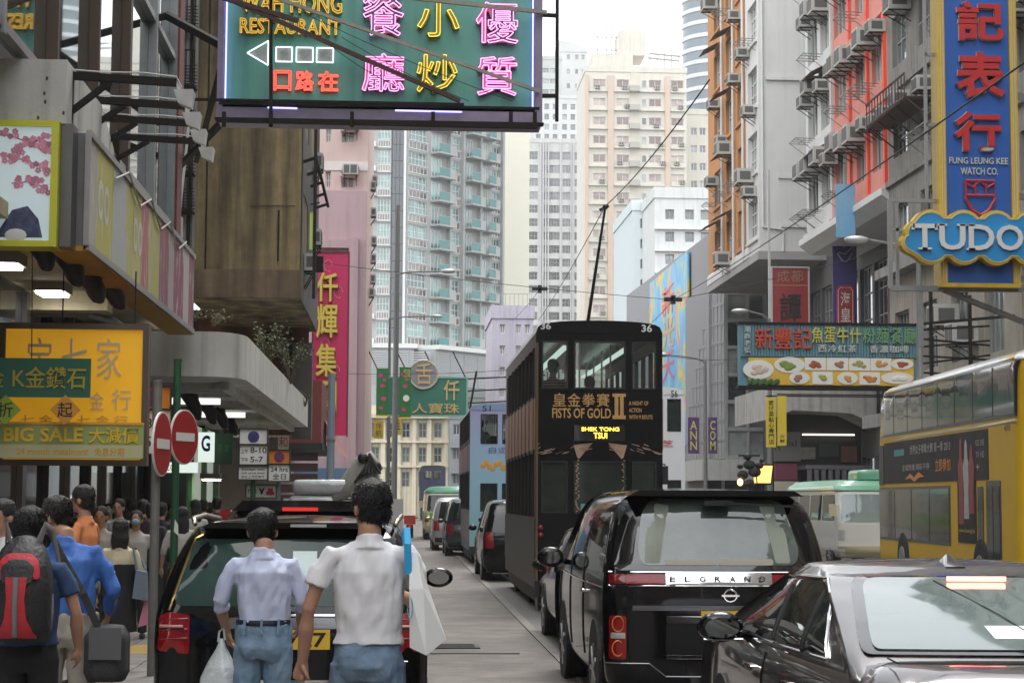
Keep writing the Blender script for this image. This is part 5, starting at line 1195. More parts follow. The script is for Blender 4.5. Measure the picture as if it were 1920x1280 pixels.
# below it: rusted infill, maroon shop fascia and pavement shops
t = thing('maroon_shop_row', 'maroon fronted shop row beneath the stained wall with dark fascia boards', 'shop', (-4.4, 41, 0))
RU = stain_mat('rust_hoarding', (0.17,0.055,0.03), (0.03,0.02,0.018), (0.09,0.03,0.02))
xe = XZ(583, 650, 46)[0]+4.4
mb = MB(); mb.box(-1, xe-0.1, 5.8, 6.0, 3.3, 6.4); mb.obj('rusted_infill', RU, t)
mb = MB(); mb.box(xe-0.5, xe, 5.7, 6.2, 3.2, 5.6); mb.obj('soot_pier', MATS['sooty_render'], t)
mr = mat('maroon_fascia', (0.20,0.035,0.025), 0.6, var=0.4, scale=2)
xf = XZ(605, 800, 58)[0]+4.4
mb = MB(); mb.box(0, xf, 16, 20, 3.4, 5.3); mb.obj('fascia_board', mr, t)
mb = MB(); mb.box(0, xf+0.05, 15.9, 25, 3.2, 3.4); mb.obj('fascia_trim', BLACK, t)
for i in range(9):
    mb = MB(); mb.box(0.1, xf-0.1, 16.2, 16.35, 0.3+i*0.32, 0.55+i*0.32); mb.obj('dark_plank', mat('dark_maroon_plank', (0.06,0.02,0.018), 0.6, var=0.3), t)
mb = MB(); mb.quad((xf,18,4.2),(xf+0.5,18,3.2),(xf+0.5,27,3.2),(xf,27,4.2)); mb.quad((xf+.01,18,4.2),(xf+.01,27,4.2),(xf+.51,27,3.18),(xf+.51,18,3.18)); mb.obj('side_awning', mat('salmon_awning', (0.42,0.18,0.14), 0.7, var=0.3), t)
mb = MB(); mb.box(-0.2, 0.0, 4.5, 40, 0.1, 3.4); mb.obj('shop_wall', mat('pale_shop_wall', (0.30,0.29,0.25), 0.7, var=0.3), t)
# shop front with lit signs under the canopy
t = thing('pharmacy_front', 'green trimmed shop interior glowing under the white canopy', 'shop', (-4.55, 40, 0))
mb = MB(); mb.box(0.0, 0.05, 0, 20, 0.1, 3.3); mb.obj('glass_front', mat('lit_interior', (0.22,0.23,0.20), 0.5, var=0.7, scale=1.3, emit=(0.75,0.8,0.7), estr=0.12), t)
for i in range(7): 
    mb = MB(); mb.box(0.052, 0.15, i*2.7, i*2.7+0.3, 0.1, 3.3); mb.obj('green_jamb', mat('jamb_green', (0.04,0.14,0.05), 0.5), t)
lb = mat('lit_signbox', (0.8,0.85,0.8), 0.4, emit=(0.82,0.95,0.88), estr=0.3)
for nm, lab, Y, a, b, c, d, m_ in (('lit_shop_sign','lit white shop sign with a blue letter under the canopy',36,372,401,810,866,lb),('green_shop_sign','dark green shop sign beside the lit white one',36.5,402,436,812,870,mat('deep_green_sign', (0.015,0.07,0.03), 0.5)),('bank_card_sign','long pale lit sign low behind the no entry discs',34,308,370,866,886,lb)):
    t2, w, h = board(nm, lab, Y, a, b, c, d, m_, 0.08)
    if nm == 'lit_shop_sign': text('G', mat('logo_blue', (0.02,0.09,0.35), 0.5), t2, w*.2, w*.75, h*.35, h*.9, -0.004, 0.004, 0.03)
    if nm == 'green_shop_sign': text('茶 堂', mat('dim_green_letter', (0.05,0.2,0.08), 0.5), t2, w*.2, w*.8, h*.4, h*.65, -0.004)
    if nm == 'bank_card_sign': text('CC', mat('sign_ink_green', (0.05,0.2,0.12), 0.5), t2, w*.05, w*.3, h*.2, h*.8, -0.004)
p = W(397, 898, 40); strip_lamp(p, 0.32, 1, 'bright warm tube lamp in the doorway under the canopy', 12, (1.0,0.9,0.72), wy=0.3)
p = W(383, 897, 40.5); strip_lamp(p, 0.08, 1, 'small amber lamp left of the doorway tube', 5, (1.0,0.65,0.3), wy=0.1)
mb = MB(); mb.box(0,1.3,0,0.15,0.1,3.1); tag(mb.obj('doorway_wall', mat('doorway_taupe', (0.16,0.13,0.11), 0.7, var=0.4), loc=(XZ(412,900,43)[0],43,0)), 'taupe wall panel beside the lit doorway under the canopy', 'wall')
# small lit green sign and its bracket on the stained building
t, w, h = board('foot_massage_sign', 'narrow lime sign with three red characters fixed to the stained tenement', 43.5, 559, 586, 398, 468, mat('lime_sign', (0.33,0.42,0.08), 0.5, emit=(0.3,0.4,0.08), estr=0.2), 0.25, frame=mat('sign_grey_frame', (0.25,0.26,0.24), 0.5))
col_text('足身軒', RDP, t, w*.2, w*.8, h*.04, h*.96, -0.005, 0, 0.008)
mb = MB(); mb.bar((-0.3,0.1,h+0.1),(w+0.15,0.1,h+0.25),0.03).bar((-0.3,0.1,-0.12),(w+0.2,0.1,-0.05),0.03).box(0.1,w+0.25,0.02,0.3,-0.5,-0.15); mb.obj('bracket', DARK_METAL, t)

# ---- pink building
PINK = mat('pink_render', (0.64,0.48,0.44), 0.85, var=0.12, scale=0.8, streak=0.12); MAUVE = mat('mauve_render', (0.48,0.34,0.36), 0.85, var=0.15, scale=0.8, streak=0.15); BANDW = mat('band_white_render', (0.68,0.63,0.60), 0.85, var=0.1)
Y = 74; s = F/Y
x0 = XZ(560, 500, Y)[0]; x1 = XZ(687, 500, Y)[0]; 
t = thing('pink_building', 'pale pink apartment house with white bands above a blank mauve wall', 'building', (x0, Y, 0)); w = x1-x0
def zz(q): return XZ(640, q, Y)[1]
def xx(p): return XZ(p, 500, Y)[0]-x0
H = zz(-30)
facade(t, (0,0,0), 0, w, H, [(xx(608),xx(618)),(xx(638),xx(662))], sorted([(zz(352-i*85), zz(322-i*85)) for i in range(5)]), PINK, FRAME_W, G_CURT, 0.2, 2, 2, z0=zz(360), bar=0.05, sill=0.1)
for i in range(5):
    mb = MB(); mb.box(-0.02, w+0.02, -0.04, -0.003, zz(320-i*82), zz(303-i*82)); mb.obj('white_band', BANDW, t)
    mb = MB(); mb.box(xx(636), xx(664), -0.45, -0.05, zz(332-i*85)-0.04, zz(332-i*85)+0.04); mb.obj('window_shelf', PINK, t)
    link('air_conditioner', ACM, t, (xx(641), -0.06, zz(331-i*85)), 0)
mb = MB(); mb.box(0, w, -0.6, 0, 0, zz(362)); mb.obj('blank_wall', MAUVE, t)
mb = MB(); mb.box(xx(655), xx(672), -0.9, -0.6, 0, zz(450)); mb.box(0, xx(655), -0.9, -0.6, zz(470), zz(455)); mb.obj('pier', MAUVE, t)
mb = MB(); mb.quad((w,0,0),(w,16,0),(w,16,H),(w,0,H)); mb.quad((0,0,H),(w,0,H),(w,16,H),(0,16,H)); mb.obj('side_wall', PINK, t)
for i in range(7): link('air_conditioner', AC_S, t, (w+0.02, 1+rng.uniform(0,10), zz(260+i*45)), PI/2)
mb = MB(); mb.box(0, w+0.1, -1.0, -0.6, 0.1, zz(878)); mb.obj('street_base', mat('blue_shutter', (0.10,0.19,0.30), 0.5, var=0.2), t)
MG = mat('magenta_panel', (0.62,0.015,0.12), 0.45, var=0.12)
xa_, xb_, za_, zb2 = fb(64, 590, 649, 474, 816)
t = thing('magenta_vertical_sign', 'tall magenta vertical sign with yellow raised characters and faint white swirls', 'sign', (xa_, 64, za_)); w, h = xb_-xa_, zb2-za_
mb = MB(); mb.box(0, w, 0, 0.25, 0, h); mb.obj('board', MG, t)
mb = MB(); mb.box(w, w+0.05, -0.03, 0.26, -0.05, h+0.06).box(0,w,-0.03,0.26,h,h+0.06).box(-0.06,0,-0.03,0.26,-0.05,h+0.06); mb.obj('frame', mat('maroon_frame', (0.16,0.02,0.04), 0.5), t)
cy = mat('raised_yellow', (0.80,0.60,0.10), 0.4); cyd = mat('raised_orange_edge', (0.45,0.20,0.02), 0.5)
for i, (ch, q0, q1) in enumerate((('仟',512,566),('輝',572,634),('集',646,706),('團',716,776))):
    a, b = XZ(620, q1, 64)[1]-za_, XZ(620, q0, 64)[1]-za_
    text(ch, cyd, t, w*.10, w*.72, a-0.02, b, -0.01, 0.12, 0.02, 'character_edge'); text(ch, cy, t, w*.08, w*.70, a, b+0.02, -0.10, 0.06, 0.014, 'character')
sw = mat('pale_pink_swirl', (0.75,0.35,0.45), 0.5)
for q in range(7):
    mb = MB(); cx, cz = w*(0.3+0.5*((q*0.37) % 1)), h*(0.06+q*0.145); mb.tube([(cx+math.cos(a)*0.13*(1+0.3*a/6), -0.012, cz+math.sin(a)*0.2) for a in np.linspace(0, 5.2, 12)], 0.01, 4); mb.obj('swirl', sw, t)

# ---- signs and posts in mid distance
tg = mat('jade_panel', (0.03,0.22,0.15), 0.5, var=0.15, streak=0.15, dirt=(0.1,0.08,0.03))
t, w, h = board('jade_street_sign', 'jade green signboard with a lilac roundel and gold characters hung over the road', 82, 716, 874, 708, 778, tg, 0.35, frame=mat('jade_pale_frame', (0.25,0.50,0.38), 0.5), fw=0.07)
mb = MB(); cxx = XZ(794, 702, 82)[0]-t.location.x; czz = XZ(794, 702, 82)[1]-t.location.z
mb.disc((cxx,-0.06,czz),0.62,28,'y',0.1); mb.obj('roundel', mat('roundel_lilac', (0.30,0.32,0.36), 0.5), t)
mb = MB(); mb.tube([(cxx+math.cos(a)*0.62,-0.1,czz+math.sin(a)*0.62) for a in np.linspace(0,6.2832,25)], 0.05, 6); mb.obj('roundel_rim', mat('rim_cream', (0.62,0.58,0.45), 0.4), t)
text('舌', mat('gold_letter', (0.70,0.52,0.22), 0.4), t, cxx-0.35, cxx+0.4, czz-0.45, czz+0.5, -0.12, 0.05, 0.008)
text('仟', MATS['gold_letter'], t, w*.73, w*.92, h*.40, h*.95, -0.01, 0.06, 0.01); text('人寶珠', MATS['gold_letter'], t, w*.36, w*.92, h*.04, h*.32, -0.01, 0.06, 0.008)
mb = MB()
for q in range(4): mb.bar((w*q/3,0.3,h),(w*q/3-0.6,0.3,h+1.2),0.05).bar((w,0.3,h*q/3),(w+3.5,0.3,h*q/3+0.2),0.06)
mb.obj('support_frame', DARK_METAL, t)
gb = mat('banner_green', (0.015,0.16,0.03), 0.6, var=0.1); gp = mat('banner_pink', (0.55,0.04,0.18), 0.6)
for a, b, q0, q1, lab in ((706,728,690,778,'left green lamp post banner with pink candy shapes'),(749,770,688,782,'right green lamp post banner with a white flower')):
    t, w, h = board('festive_banner', lab, 70, a, b, q0, q1, gb, 0.03, cat='banner')
    mb = MB(); 
    for u, v, r in ((.35,.85,.09),(.5,.62,.08),(.6,.35,.09),(.4,.15,.08),(.65,.75,.06)): mb.disc((w*u,-0.006,h*v),w*r*2.4,9,'y',0.008,w*r*2)
    mb.obj('pink_shape', gp, t)
    if a > 740:
        mb = MB(); mb.disc((w*.6,-0.014,h*.38),w*.28,12,'y',0.006); mb.obj('white_flower', plate_w, t)
        text('龍龍', vy, t, w*.35, w*.95, h*.8, h*.96, -0.01)
    mb = MB(); mb.box(-0.02,w+0.02,-0.01,0.04,-0.06,-0.003); mb.obj('hem', sl, t)
for a, b, q0, q1, sx, lab in ((701,719,788,822,'伴航','yellow sign with black characters under the left green banner'),(738,753,735,815,'區區','yellow sign partly hidden behind the lamp posts'),(683,692,838,856,'家','small yellow sign beside the pink house')):
    t, w, h = board('yellow_sign', lab, 90, a, b, q0, q1, MATS['sign_yellow'], 0.1)
    col_text(sx, BLACK, t, w*.2, w*.8, h*.1, h*.9, -0.006)
t, w, h = board('white_notice_board', 'white board with red characters above the orange parking plate', 46, 498, 541, 816, 842, plate_w, 0.05)
text('興和', RDP, t, w*.18, w*.95, h*.12, h*.92, -0.005, 0, 0.012)
# double lamp post and catenary posts
X_, z_ = XZ(742, 517, 70)
street_lamp('tall lamp post with its head reaching right before the teal tower', X_, 70, z_+0.1, 1.7, 1, tilt=0.1)
X_, z_ = XZ(731, 600, 87)
street_lamp('farther lower lamp post standing just left of the tall one', X_, 87, z_+0.1, 1.9, 1, tilt=0.1)
t = thing('tram_wire_post', 'slim steel post rising above both lamp heads in front of the tower', 'post', (XZ(739,900,78)[0], 78, 0)); MB().tube([(0,0,0),(0.06,0,XZ(740,385,78)[1])],[0.13,0.08],10).obj('shaft', GREY_POLE, t)
X_, z_ = XZ(622, 700, 52)
t = thing('tram_wire_post', 'pale blue grey post standing before the magenta sign', 'post', (X_, 52, 0)); MB().tube([(0,0,0),(0,0,z_)],[0.12,0.1],12).obj('shaft', mat('blue_grey_post', (0.26,0.33,0.37), 0.5, var=0.2), t); MB().tube([(0,0,3.3),(0,0,3.36)],0.13,12).obj('collar', GREY_POLE, t)
# overhead tram wires
t = thing('tram_overhead_wires', 'thin black tram contact and span wires crossing the street', 'overhead wires', (0, 30, 0)); wires = [
 (W(1135,386,35), W(1330,150,20)), (W(1135,386,35), W(1010,600,62)), (W(500,478,60), W(1262,562,52)), (W(1262,562,52), W(1760,440,46)),
 (W(1262,562,52), W(1920,118,14)), (W(1262,562,52), W(1200,620,70)), (W(1012,542,60), W(960,600,90)), (W(1240,665,60),W(1400,672,60)), (W(640,700,66), W(1000,690,66))]
for a, b in wires:
    mb = MB(); cable(mb, a-Vector((0,30,0)), b-Vector((0,30,0)), 0.1, 0.009); mb.obj('wire', BLACK, t)
for p in (W(1262,562,52), W(1012,542,60)):
    mb = MB(); p = p-Vector((0,30,0)); mb.box(p.x-0.25,p.x+0.25,p.y-0.1,p.y+0.1,p.z-0.04,p.z+0.06).box(p.x-0.06,p.x+0.06,p.y-0.1,p.y+0.1,p.z-0.12,p.z+0.12); mb.obj('wire_junction', BLACK, t)
# pavement end walls further up left
t = thing('far_left_shop_row', 'row of shops stepping back between the pink house and the cream building', 'building', (-3.2, 92, 0))
left_front(t, 0.9, 0, 55, 0, 13, [(1+i*3.5, 3.2+i*3.5) for i in range(14)], [(4.5,6.2),(7.6,9.3),(10.6,12)], MATS['old_cream'], FRAME_G, G_DARK)
mb = MB(); mb.quad((-6,0,0),(0.9,0,0),(0.9,0,13),(-6,0,13)); mb.obj('end_wall', BEIGE, t)
# near left behind the viewer
BK = thing('street_block', 'brownish tenement row along the left kerb behind the viewer', 'building', (-8, -40, 0))
left_front(BK, 0, 0, 45, 0, 25, [(1+i*3, 2.8+i*3) for i in range(14)], [(4.5+i*3, 6.2+i*3) for i in range(6)], BEIGE, FRAME_G, G_ST, 2, 1)
BK = thing('inner_block', 'plain wall closing off the shops behind the left pavement', 'wall', (-9.5, 5, 0))
mb = MB(); mb.box(-1, 0, 0, 60, 0, 22); mb.obj('wall_face', MATS['near_black_wall'], BK)
# ================================================================== the jade neon restaurant sign over the street
def NX(p): return XZ(p, 120, 25)[0]
def NZ(q): return XZ(700, q, 25)[1]
x0, x1 = NX(414), NX(1010); zb0 = NZ(208); w = x1-x0
zb1 = XZ(1000, 215, 25)[1]-zb0
t = thing('neon_restaurant_sign', 'huge jade green restaurant sign with lit pink, yellow and red neon characters', 'sign', (x0, 25, zb0))
JADE = mat('jade_board', (0.15,0.46,0.38), 0.55, var=0.35, scale=1.5, streak=0.35, dirt=(0.03,0.09,0.07)); H = NZ(-60)-zb0
mb = MB(); mb.box(0, w, 0, 0.5, 0.0, H); mb.obj('board', JADE, t)
LIL = mat('lilac_frame', (0.30,0.24,0.36), 0.5, var=0.5, scale=5)
def b_(name, m, *a): return MB().box(*a).obj(name, m, t)
b_('side_frame', LIL, -0.03, 0.05, -0.16, 0.52, -0.02, H); b_('side_frame', LIL, w-0.06, w+0.04, -0.16, 0.52, -0.02, H)
b_('bottom_frame', LIL, -0.03, w+0.04, -0.18, 0.52, -0.16, -0.022)
b_('bottom_lip', DARK_METAL, -0.05, w+0.06, -0.2, -0.05, -0.19, -0.162); b_('bottom_lip', DARK_METAL, 0.0, w, -0.17, -0.02, 0.02, 0.055)
def neon(name, colr, st): return mat(name, colr, 0.4, emit=colr, estr=st)
NP = neon('neon_pink', (1.0,0.35,0.75), 0.7); NYL = neon('neon_yellow', (1.0,0.78,0.10), 0.35); NRD = neon('neon_red', (1.0,0.08,0.05), 0.7); NBL = neon('neon_blue', (0.35,0.33,1.0), 1.0); NWH = neon('neon_white', (0.92,0.96,1.0), 0.5)
FP = mat('letter_pink_face', (0.55,0.18,0.33), 0.5, var=0.3, scale=9); FY = mat('letter_mustard_face', (0.38,0.30,0.03), 0.5, var=0.3, scale=9)
def X_(p): return NX(p)-x0
def Z_(q): return NZ(q)-zb0
def outline(ch, m, a, b, c, d, r=0.014, y=-0.10, size_bold=0.012):
    """neon tube run round the outline of a character"""
    cu = bpy.data.curves.new('o', 'FONT'); cu.body = ch; cu.size = 1; cu.resolution_u = 2; cu.offset = size_bold; cu.fill_mode = 'NONE'
    ob = bpy.data.objects.new('o', cu); COL.objects.link(ob); bpy.context.view_layer.update()
    me = bpy.data.meshes.new_from_object(ob.evaluated_get(bpy.context.evaluated_depsgraph_get()))
    COL.objects.unlink(ob); bpy.data.objects.remove(ob); bpy.data.curves.remove(cu)
    co = np.array([v.co[:] for v in me.vertices]); ed = [tuple(e.vertices) for e in me.edges]; bpy.data.meshes.remove(me)
    lo, hi = co.min(0), co.max(0); sx, sz = (b-a)/(hi[0]-lo[0]), (d-c)/(hi[1]-lo[1])
    nb = {}
    for i, j in ed: nb.setdefault(i, []).append(j); nb.setdefault(j, []).append(i)
    seen = set(); mb = MB()
    for s0 in nb:
        if s0 in seen: continue
        loop = [s0]; seen.add(s0); cur = s0
        while True:
            nx = [k for k in nb[cur] if k not in seen]
            if not nx: break
            cur = nx[0]; seen.add(cur); loop.append(cur)
        pts = [(a+(co[k][0]-lo[0])*sx, y, c+(co[k][1]-lo[1])*sz) for k in loop]
        pts.append(pts[0])
        if len(pts) > 3:
            kp = [pts[0]]
            for p in pts[1:]:
                if math.dist(p, kp[-1]) > 0.018: kp.append(p)
            kp.append(pts[0]); 
            for i in range(len(kp)-1): mb.bar(kp[i], kp[i+1], r)
    return mb.obj('neon_tube', m, t)
for ch, f, n_, a, b, q0, q1 in (('餐',FP,NP,680,756,-18,70),('廳',FP,NP,680,758,104,174),('小',FY,NYL,782,860,2,70),('炒',FY,NYL,782,857,104,174),('優',FP,NP,892,970,4,80),('質',FP,NP,894,968,106,178)):
    x_a, x_b, z_a, z_b = X_(a), X_(b), Z_(q1), Z_(q0)
    text(ch, f, t, x_a, x_b, z_a, z_b, -0.01, 0.08, 0.022, 'character'); outline(ch, n_, x_a, x_b, z_a, z_b, 0.011, -0.105, 0.016)
for s_, a, b, q0, q1 in (('WAH HONG',452,640,-6,30),('RESTAURANT',450,638,42,70)):
    text(s_, FY, t, X_(a), X_(b), Z_(q1), Z_(q0), -0.01, 0.06, 0.03, 'lettering', spacing=1.1); outline(s_, mat('neon_amber', (0.85,0.55,0.06), 0.4, emit=(1,0.6,0.08), estr=0.22), X_(a), X_(b), Z_(q1), Z_(q0), 0.010, -0.085, 0.0)
for ch, a, b in (('口',515,546),('路',556,588),('在',598,634)): outline(ch, NRD, X_(a), X_(b), Z_(174), Z_(138), 0.016, -0.05, 0.01); text(ch, mat('dull_red', (0.4,0.04,0.03), 0.5), t, X_(a), X_(b), Z_(174), Z_(138), -0.01, 0.02, 0.01, 'character')
for a, b in ((518,548),(556,587),(594,625)):
    mb = MB(); P_ = [(X_(a),Z_(94)),(X_(b),Z_(94)),(X_(b),Z_(121)),(X_(a),Z_(121))]
    for i in range(4): mb.bar((P_[i][0],-0.06,P_[i][1]),(P_[(i+1) % 4][0],-0.06,P_[(i+1) % 4][1]),0.016)
    mb.obj('neon_tube', NWH, t); mb = MB(); mb.box(X_(a)+.01,X_(b)-.01,-0.03,-0.003,Z_(120),Z_(95)); mb.obj('block_face', mat('patchy_white', (0.45,0.47,0.44), 0.5, var=0.8, scale=14, dirt=(0.05,0.2,0.15)), t)
mb = MB(); A_ = [(X_(464),Z_(106)),(X_(503),Z_(83)),(X_(503),Z_(128))]
for i in range(3): mb.bar((A_[i][0],-0.06,A_[i][1]),(A_[(i+1) % 3][0],-0.06,A_[(i+1) % 3][1]),0.016)
mb.obj('neon_tube', NWH, t); mb = MB(); mb.prism([(X_(470),Z_(106)),(X_(501),Z_(124)),(X_(501),Z_(88))], -0.03, -0.003); mb.obj('arrow_face', MATS['patchy_white'], t, fixn=True)
for x in (0.075, w-0.085):
    mb = MB(); mb.tube([(x,-0.07,0.05),(x,-0.07,H)], 0.012, 6); mb.obj('neon_tube', NBL, t)
mb = MB(); mb.tube([(X_(505),-0.19,-0.02),(X_(560),-0.19,-0.025)], 0.012, 6); mb.tube([(X_(742),-0.19,-0.03),(X_(866),-0.19,-0.035)], 0.012, 6); mb.obj('neon_tube', NBL, t)
# steelwork: outer frame, long diagonal stays, clamps
fs_ = mat('stay_rust', (0.07,0.035,0.028), 0.6, 0.3, var=0.4); fg = mat('stay_galvanised', (0.30,0.29,0.24), 0.5, 0.4, var=0.5, scale=6)
def stay(m, a, b, Y0, Y1, wd):
    p, q = W(a[0], a[1], Y0)-t.location, W(b[0], b[1], Y1)-t.location
    return MB().bar(p, q, wd).obj('stay', m, t)
stay(fs_, (418,-6), (863,190), 24.55, 24.75, 0.055); stay(fg, (470,-20), (1012,172), 24.5, 24.78, 0.045); stay(fg, (730,-8), (1025,24), 24.5, 24.78, 0.05)
for pp in ((508,-60,508,232),): stay(DARK_METAL, (pp[0],pp[1]), (pp[2],pp[3]), 24.6, 24.6, 0.045)
stay(DARK_METAL, (408,225), (1008,238), 24.7, 24.7, 0.06); stay(DARK_METAL, (1045,-60), (1044,228), 24.9, 24.9, 0.045); stay(DARK_METAL, (1008,28), (1046,30), 24.9, 24.9, 0.05); stay(DARK_METAL, (1008,180), (1046,180), 24.9, 24.9, 0.05)
for p in (420, 508, 660, 812, 958, 1003): stay(DARK_METAL, (p,210), (p,238), 24.7, 24.7, 0.05)
stay(DARK_METAL, (330,186), (870,196), 24.7, 24.72, 0.035); stay(fs_, (300,-40), (560,40), 24.5, 24.6, 0.06)
mb = MB(); 
for a, b, c, d in ((640,70,880,190),(600,70,740,160),(560,20,960,190),(420,190,700,196)): 
    cable(mb, W(a,b,24.72)-t.location, W(c,d,24.72)-t.location, 0.05, 0.005)
mb.obj('loose_cable', BLACK, t)
mb = MB(); mb.bar((0,0.6,H-1),(-1.6,4,H+0.5),0.1).bar((0,0.4,-0.1),(-1.3,6,0.2),0.08).bar((0,0.4,0.8),(-1.3,9,0.9),0.08); mb.obj('wall_bracket', DARK_METAL, t)
# ================================================================== vehicles
def lerp(a, b, t): return a+(b-a)*t
class Body:
    """a car body as a stack of rounded horizontal slices; y=0 is the rear, facing the viewer"""
    def __init__(s, levels, bow=0.05, sbow=0.03): s.L = sorted(levels); s.bow = bow; s.sb = sbow
    def at(s, z):
        L = s.L
        if z <= L[0][0]: return L[0][1:]
        if z >= L[-1][0]: return L[-1][1:]
        for i in range(len(L)-1):
            if L[i][0] <= z <= L[i+1][0]:
                t = (z-L[i][0])/(L[i+1][0]-L[i][0])
                p0 = L[max(i-1, 0)]; p1 = L[i]; p2 = L[i+1]; p3 = L[min(i+2, len(L)-1)]
                out = []
                for k in range(1, 5):
                    d1 = (p2[k]-p1[k]); m0 = 0.5*((p1[k]-p0[k])+d1) if i > 0 else d1; m1 = 0.5*((p3[k]-p2[k])+d1) if i < len(L)-2 else d1
                    if (p1[k]-p0[k])*d1 <= 0: m0 = 0
                    if (p3[k]-p2[k])*d1 <= 0: m1 = 0
                    h = t*t*(3-2*t); out.append(p1[k]+(h*d1 if abs(m0)+abs(m1) == 0 else ((2*t**3-3*t*t+1)*0+(t**3-2*t*t+t)*m0+h*d1+(t**3-t*t)*m1)))
                return out
    def rear(s, x, z):
        yr, yf, w, r = s.at(z); x = max(-w, min(w, x)); ax = abs(x)
        y = yr-s.bow*(1-(x/w)**2)+s.bow
        if ax > w-r: y += r-math.sqrt(max(0, r*r-(ax-(w-r))**2))
        return y
    def side(s, y, z, sg=-1):
        yr, yf, w, r = s.at(z); c = (yr+yf)/2; l = (yf-yr)/2; d = abs(y-c)
        x = w+s.sb*(1-min(1, d/l)**2)-s.sb
        if d > l-r: x -= r-math.sqrt(max(0, r*r-min(r, d-(l-r))**2))
        return sg*x
    def ring(s, z):
        yr, yf, w, r = s.at(z); r = min(r, w*0.95); P = []
        c = (yr+yf)/2; l = (yf-yr)/2
        def sx(y, sg): return s.side(y, z, sg)
        n = 10
        for i in range(n+1):
            x = lerp(-(w-r), w-r, i/n); P.append((x, s.rear(x, z), z))
        for i in range(1, 6):
            a = PI/2*i/6; P.append((w-r+r*math.sin(a), yr+s.bow*0.9+r-r*math.cos(a)+0*a, z))
        m = 18
        for i in range(m+1):
            y = lerp(yr+s.bow*0.9+r, yf-r, i/m); P.append((w+s.sb*(1-(abs(y-c)/l)**2)-s.sb, y, z))
        for i in range(1, 6):
            a = PI/2*i/6; P.append((w-r+r*math.cos(a), yf-r+r*math.sin(a), z))
        for i in range(n+1):
            x = lerp(w-r, -(w-r), i/n); P.append((x, yf+s.bow*(1-(x/w)**2), z))
        for i in range(1, 6):
            a = PI/2*i/6; P.append((-(w-r)-r*math.sin(a), yf-r+r*math.cos(a), z))
        for i in range(m+1):
            y = lerp(yf-r, yr+s.bow*0.9+r, i/m); P.append((-(w+s.sb*(1-(abs(y-c)/l)**2)-s.sb), y, z))
        for i in range(1, 6):
            a = PI/2*i/6; P.append((-(w-r)-r*math.cos(a), yr+s.bow*0.9+r-r*math.sin(a), z))
        return P
    def mb(s, nz=26, cap=0.06, zs=None):
        M = MB(); M.sm = True; z0, z1 = s.L[0][0], s.L[-1][0]
        zs = zs or [lerp(z0, z1, i/nz) for i in range(nz+1)]
        rings = [s.ring(z) for z in zs]; n = len(rings[0])
        top = rings[-1]; cx = sum(p[0] for p in top)/n; cy = sum(p[1] for p in top)/n
        for k, dz in ((0.85, 0.35), (0.65, 0.62), (0.4, 0.85), (0.15, 0.98)):
            rings.append([(cx+(p[0]-cx)*k, cy+(p[1]-cy)*k, z1+cap*dz) for p in top])
        vs = [p for r in rings for p in r]; fs = []
        for i in range(len(rings)-1):
            for j in range(n): fs.append((i*n+j, i*n+(j+1) % n, (i+1)*n+(j+1) % n, (i+1)*n+j))
        fs.append(tuple((len(rings)-1)*n+j for j in range(n))); fs.append(tuple(range(n-1, -1, -1)))
        return M.add(vs, fs)
def rounded(pts, r=0.06, n=4):
    """round the corners of a polygon"""
    out = []; k = len(pts)
    for i in range(k):
        p = Vector(pts[i]); a = Vector(pts[i-1]); b = Vector(pts[(i+1) % k])
        da = (a-p); db = (b-p); rr = min(r, da.length*0.45, db.length*0.45); s_ = p+da.normalized()*rr; e = p+db.normalized()*rr
        for j in range(n+1):
            t = j/n; q = s_*(1-t)**2+p*2*t*(1-t)+e*t*t; out.append((q.x, q.y))
    return out
def dense(pts, d=0.12):
    out = []; k = len(pts)
    for i in range(k):
        a, b = Vector(pts[i]), Vector(pts[(i+1) % k]); n = max(1, int((b-a).length/d))
        for j in range(n): q = a.lerp(b, j/n); out.append((q.x, q.y))
    return out
def patch(pts, fn, th=0.006, rings=(1, .985, .75, .45, .15)):
    """panel laid on a surface: outline in surface coordinates, fn(a, b, lift) gives the point"""
    M = MB(); M.sm = True; pts = dense(pts); n = len(pts); c = (sum(p[0] for p in pts)/n, sum(p[1] for p in pts)/n)
    vs = [fn(a, b, 0.0) for a, b in pts]
    for k in rings: vs += [fn(c[0]+(a-c[0])*k, c[1]+(b-c[1])*k, th) for a, b in pts]
    m = len(rings)+1; fs = []
    M.v = [tuple(p) for p in vs]
    for i in range(m-1):
        M.sm = i > 1; M.add([], [(i*n+j-len(vs), i*n+(j+1) % n-len(vs), (i+1)*n+(j+1) % n-len(vs), (i+1)*n+j-len(vs)) for j in range(n)])
    M.add([], [tuple((m-1)*n+j-len(vs) for j in range(n))])
    return M
def on_rear(B): return lambda a, b, l: (a, B.rear(a, b)-l, b)
def on_side(B, sg=-1): return lambda a, b, l: (B.side(a, b, sg)+sg*l, a, b)
def rear_panel(B, parent, name, m, pts, th=0.006, r=0.04): return patch(rounded(pts, r) if r else pts, on_rear(B), th).obj(name, m, parent, fixn=True)
def side_panel(B, parent, name, m, pts, th=0.006, r=0.04, sg=-1): return patch(rounded(pts, r) if r else pts, on_side(B, sg), th).obj(name, m, parent, fixn=True)
def rect(a, b, c, d): return [(a, c), (b, c), (b, d), (a, d)]
def line_on(fn, pts, r, m, name, parent, lift=0.004):
    P = []
    for i in range(len(pts)-1):
        for j in range(6): t = j/6; P.append(fn(lerp(pts[i][0], pts[i+1][0], t), lerp(pts[i][1], pts[i+1][1], t), lift))
    P.append(fn(*pts[-1], lift))
    return MB().tube(P, r, 5).obj(name, m, parent)
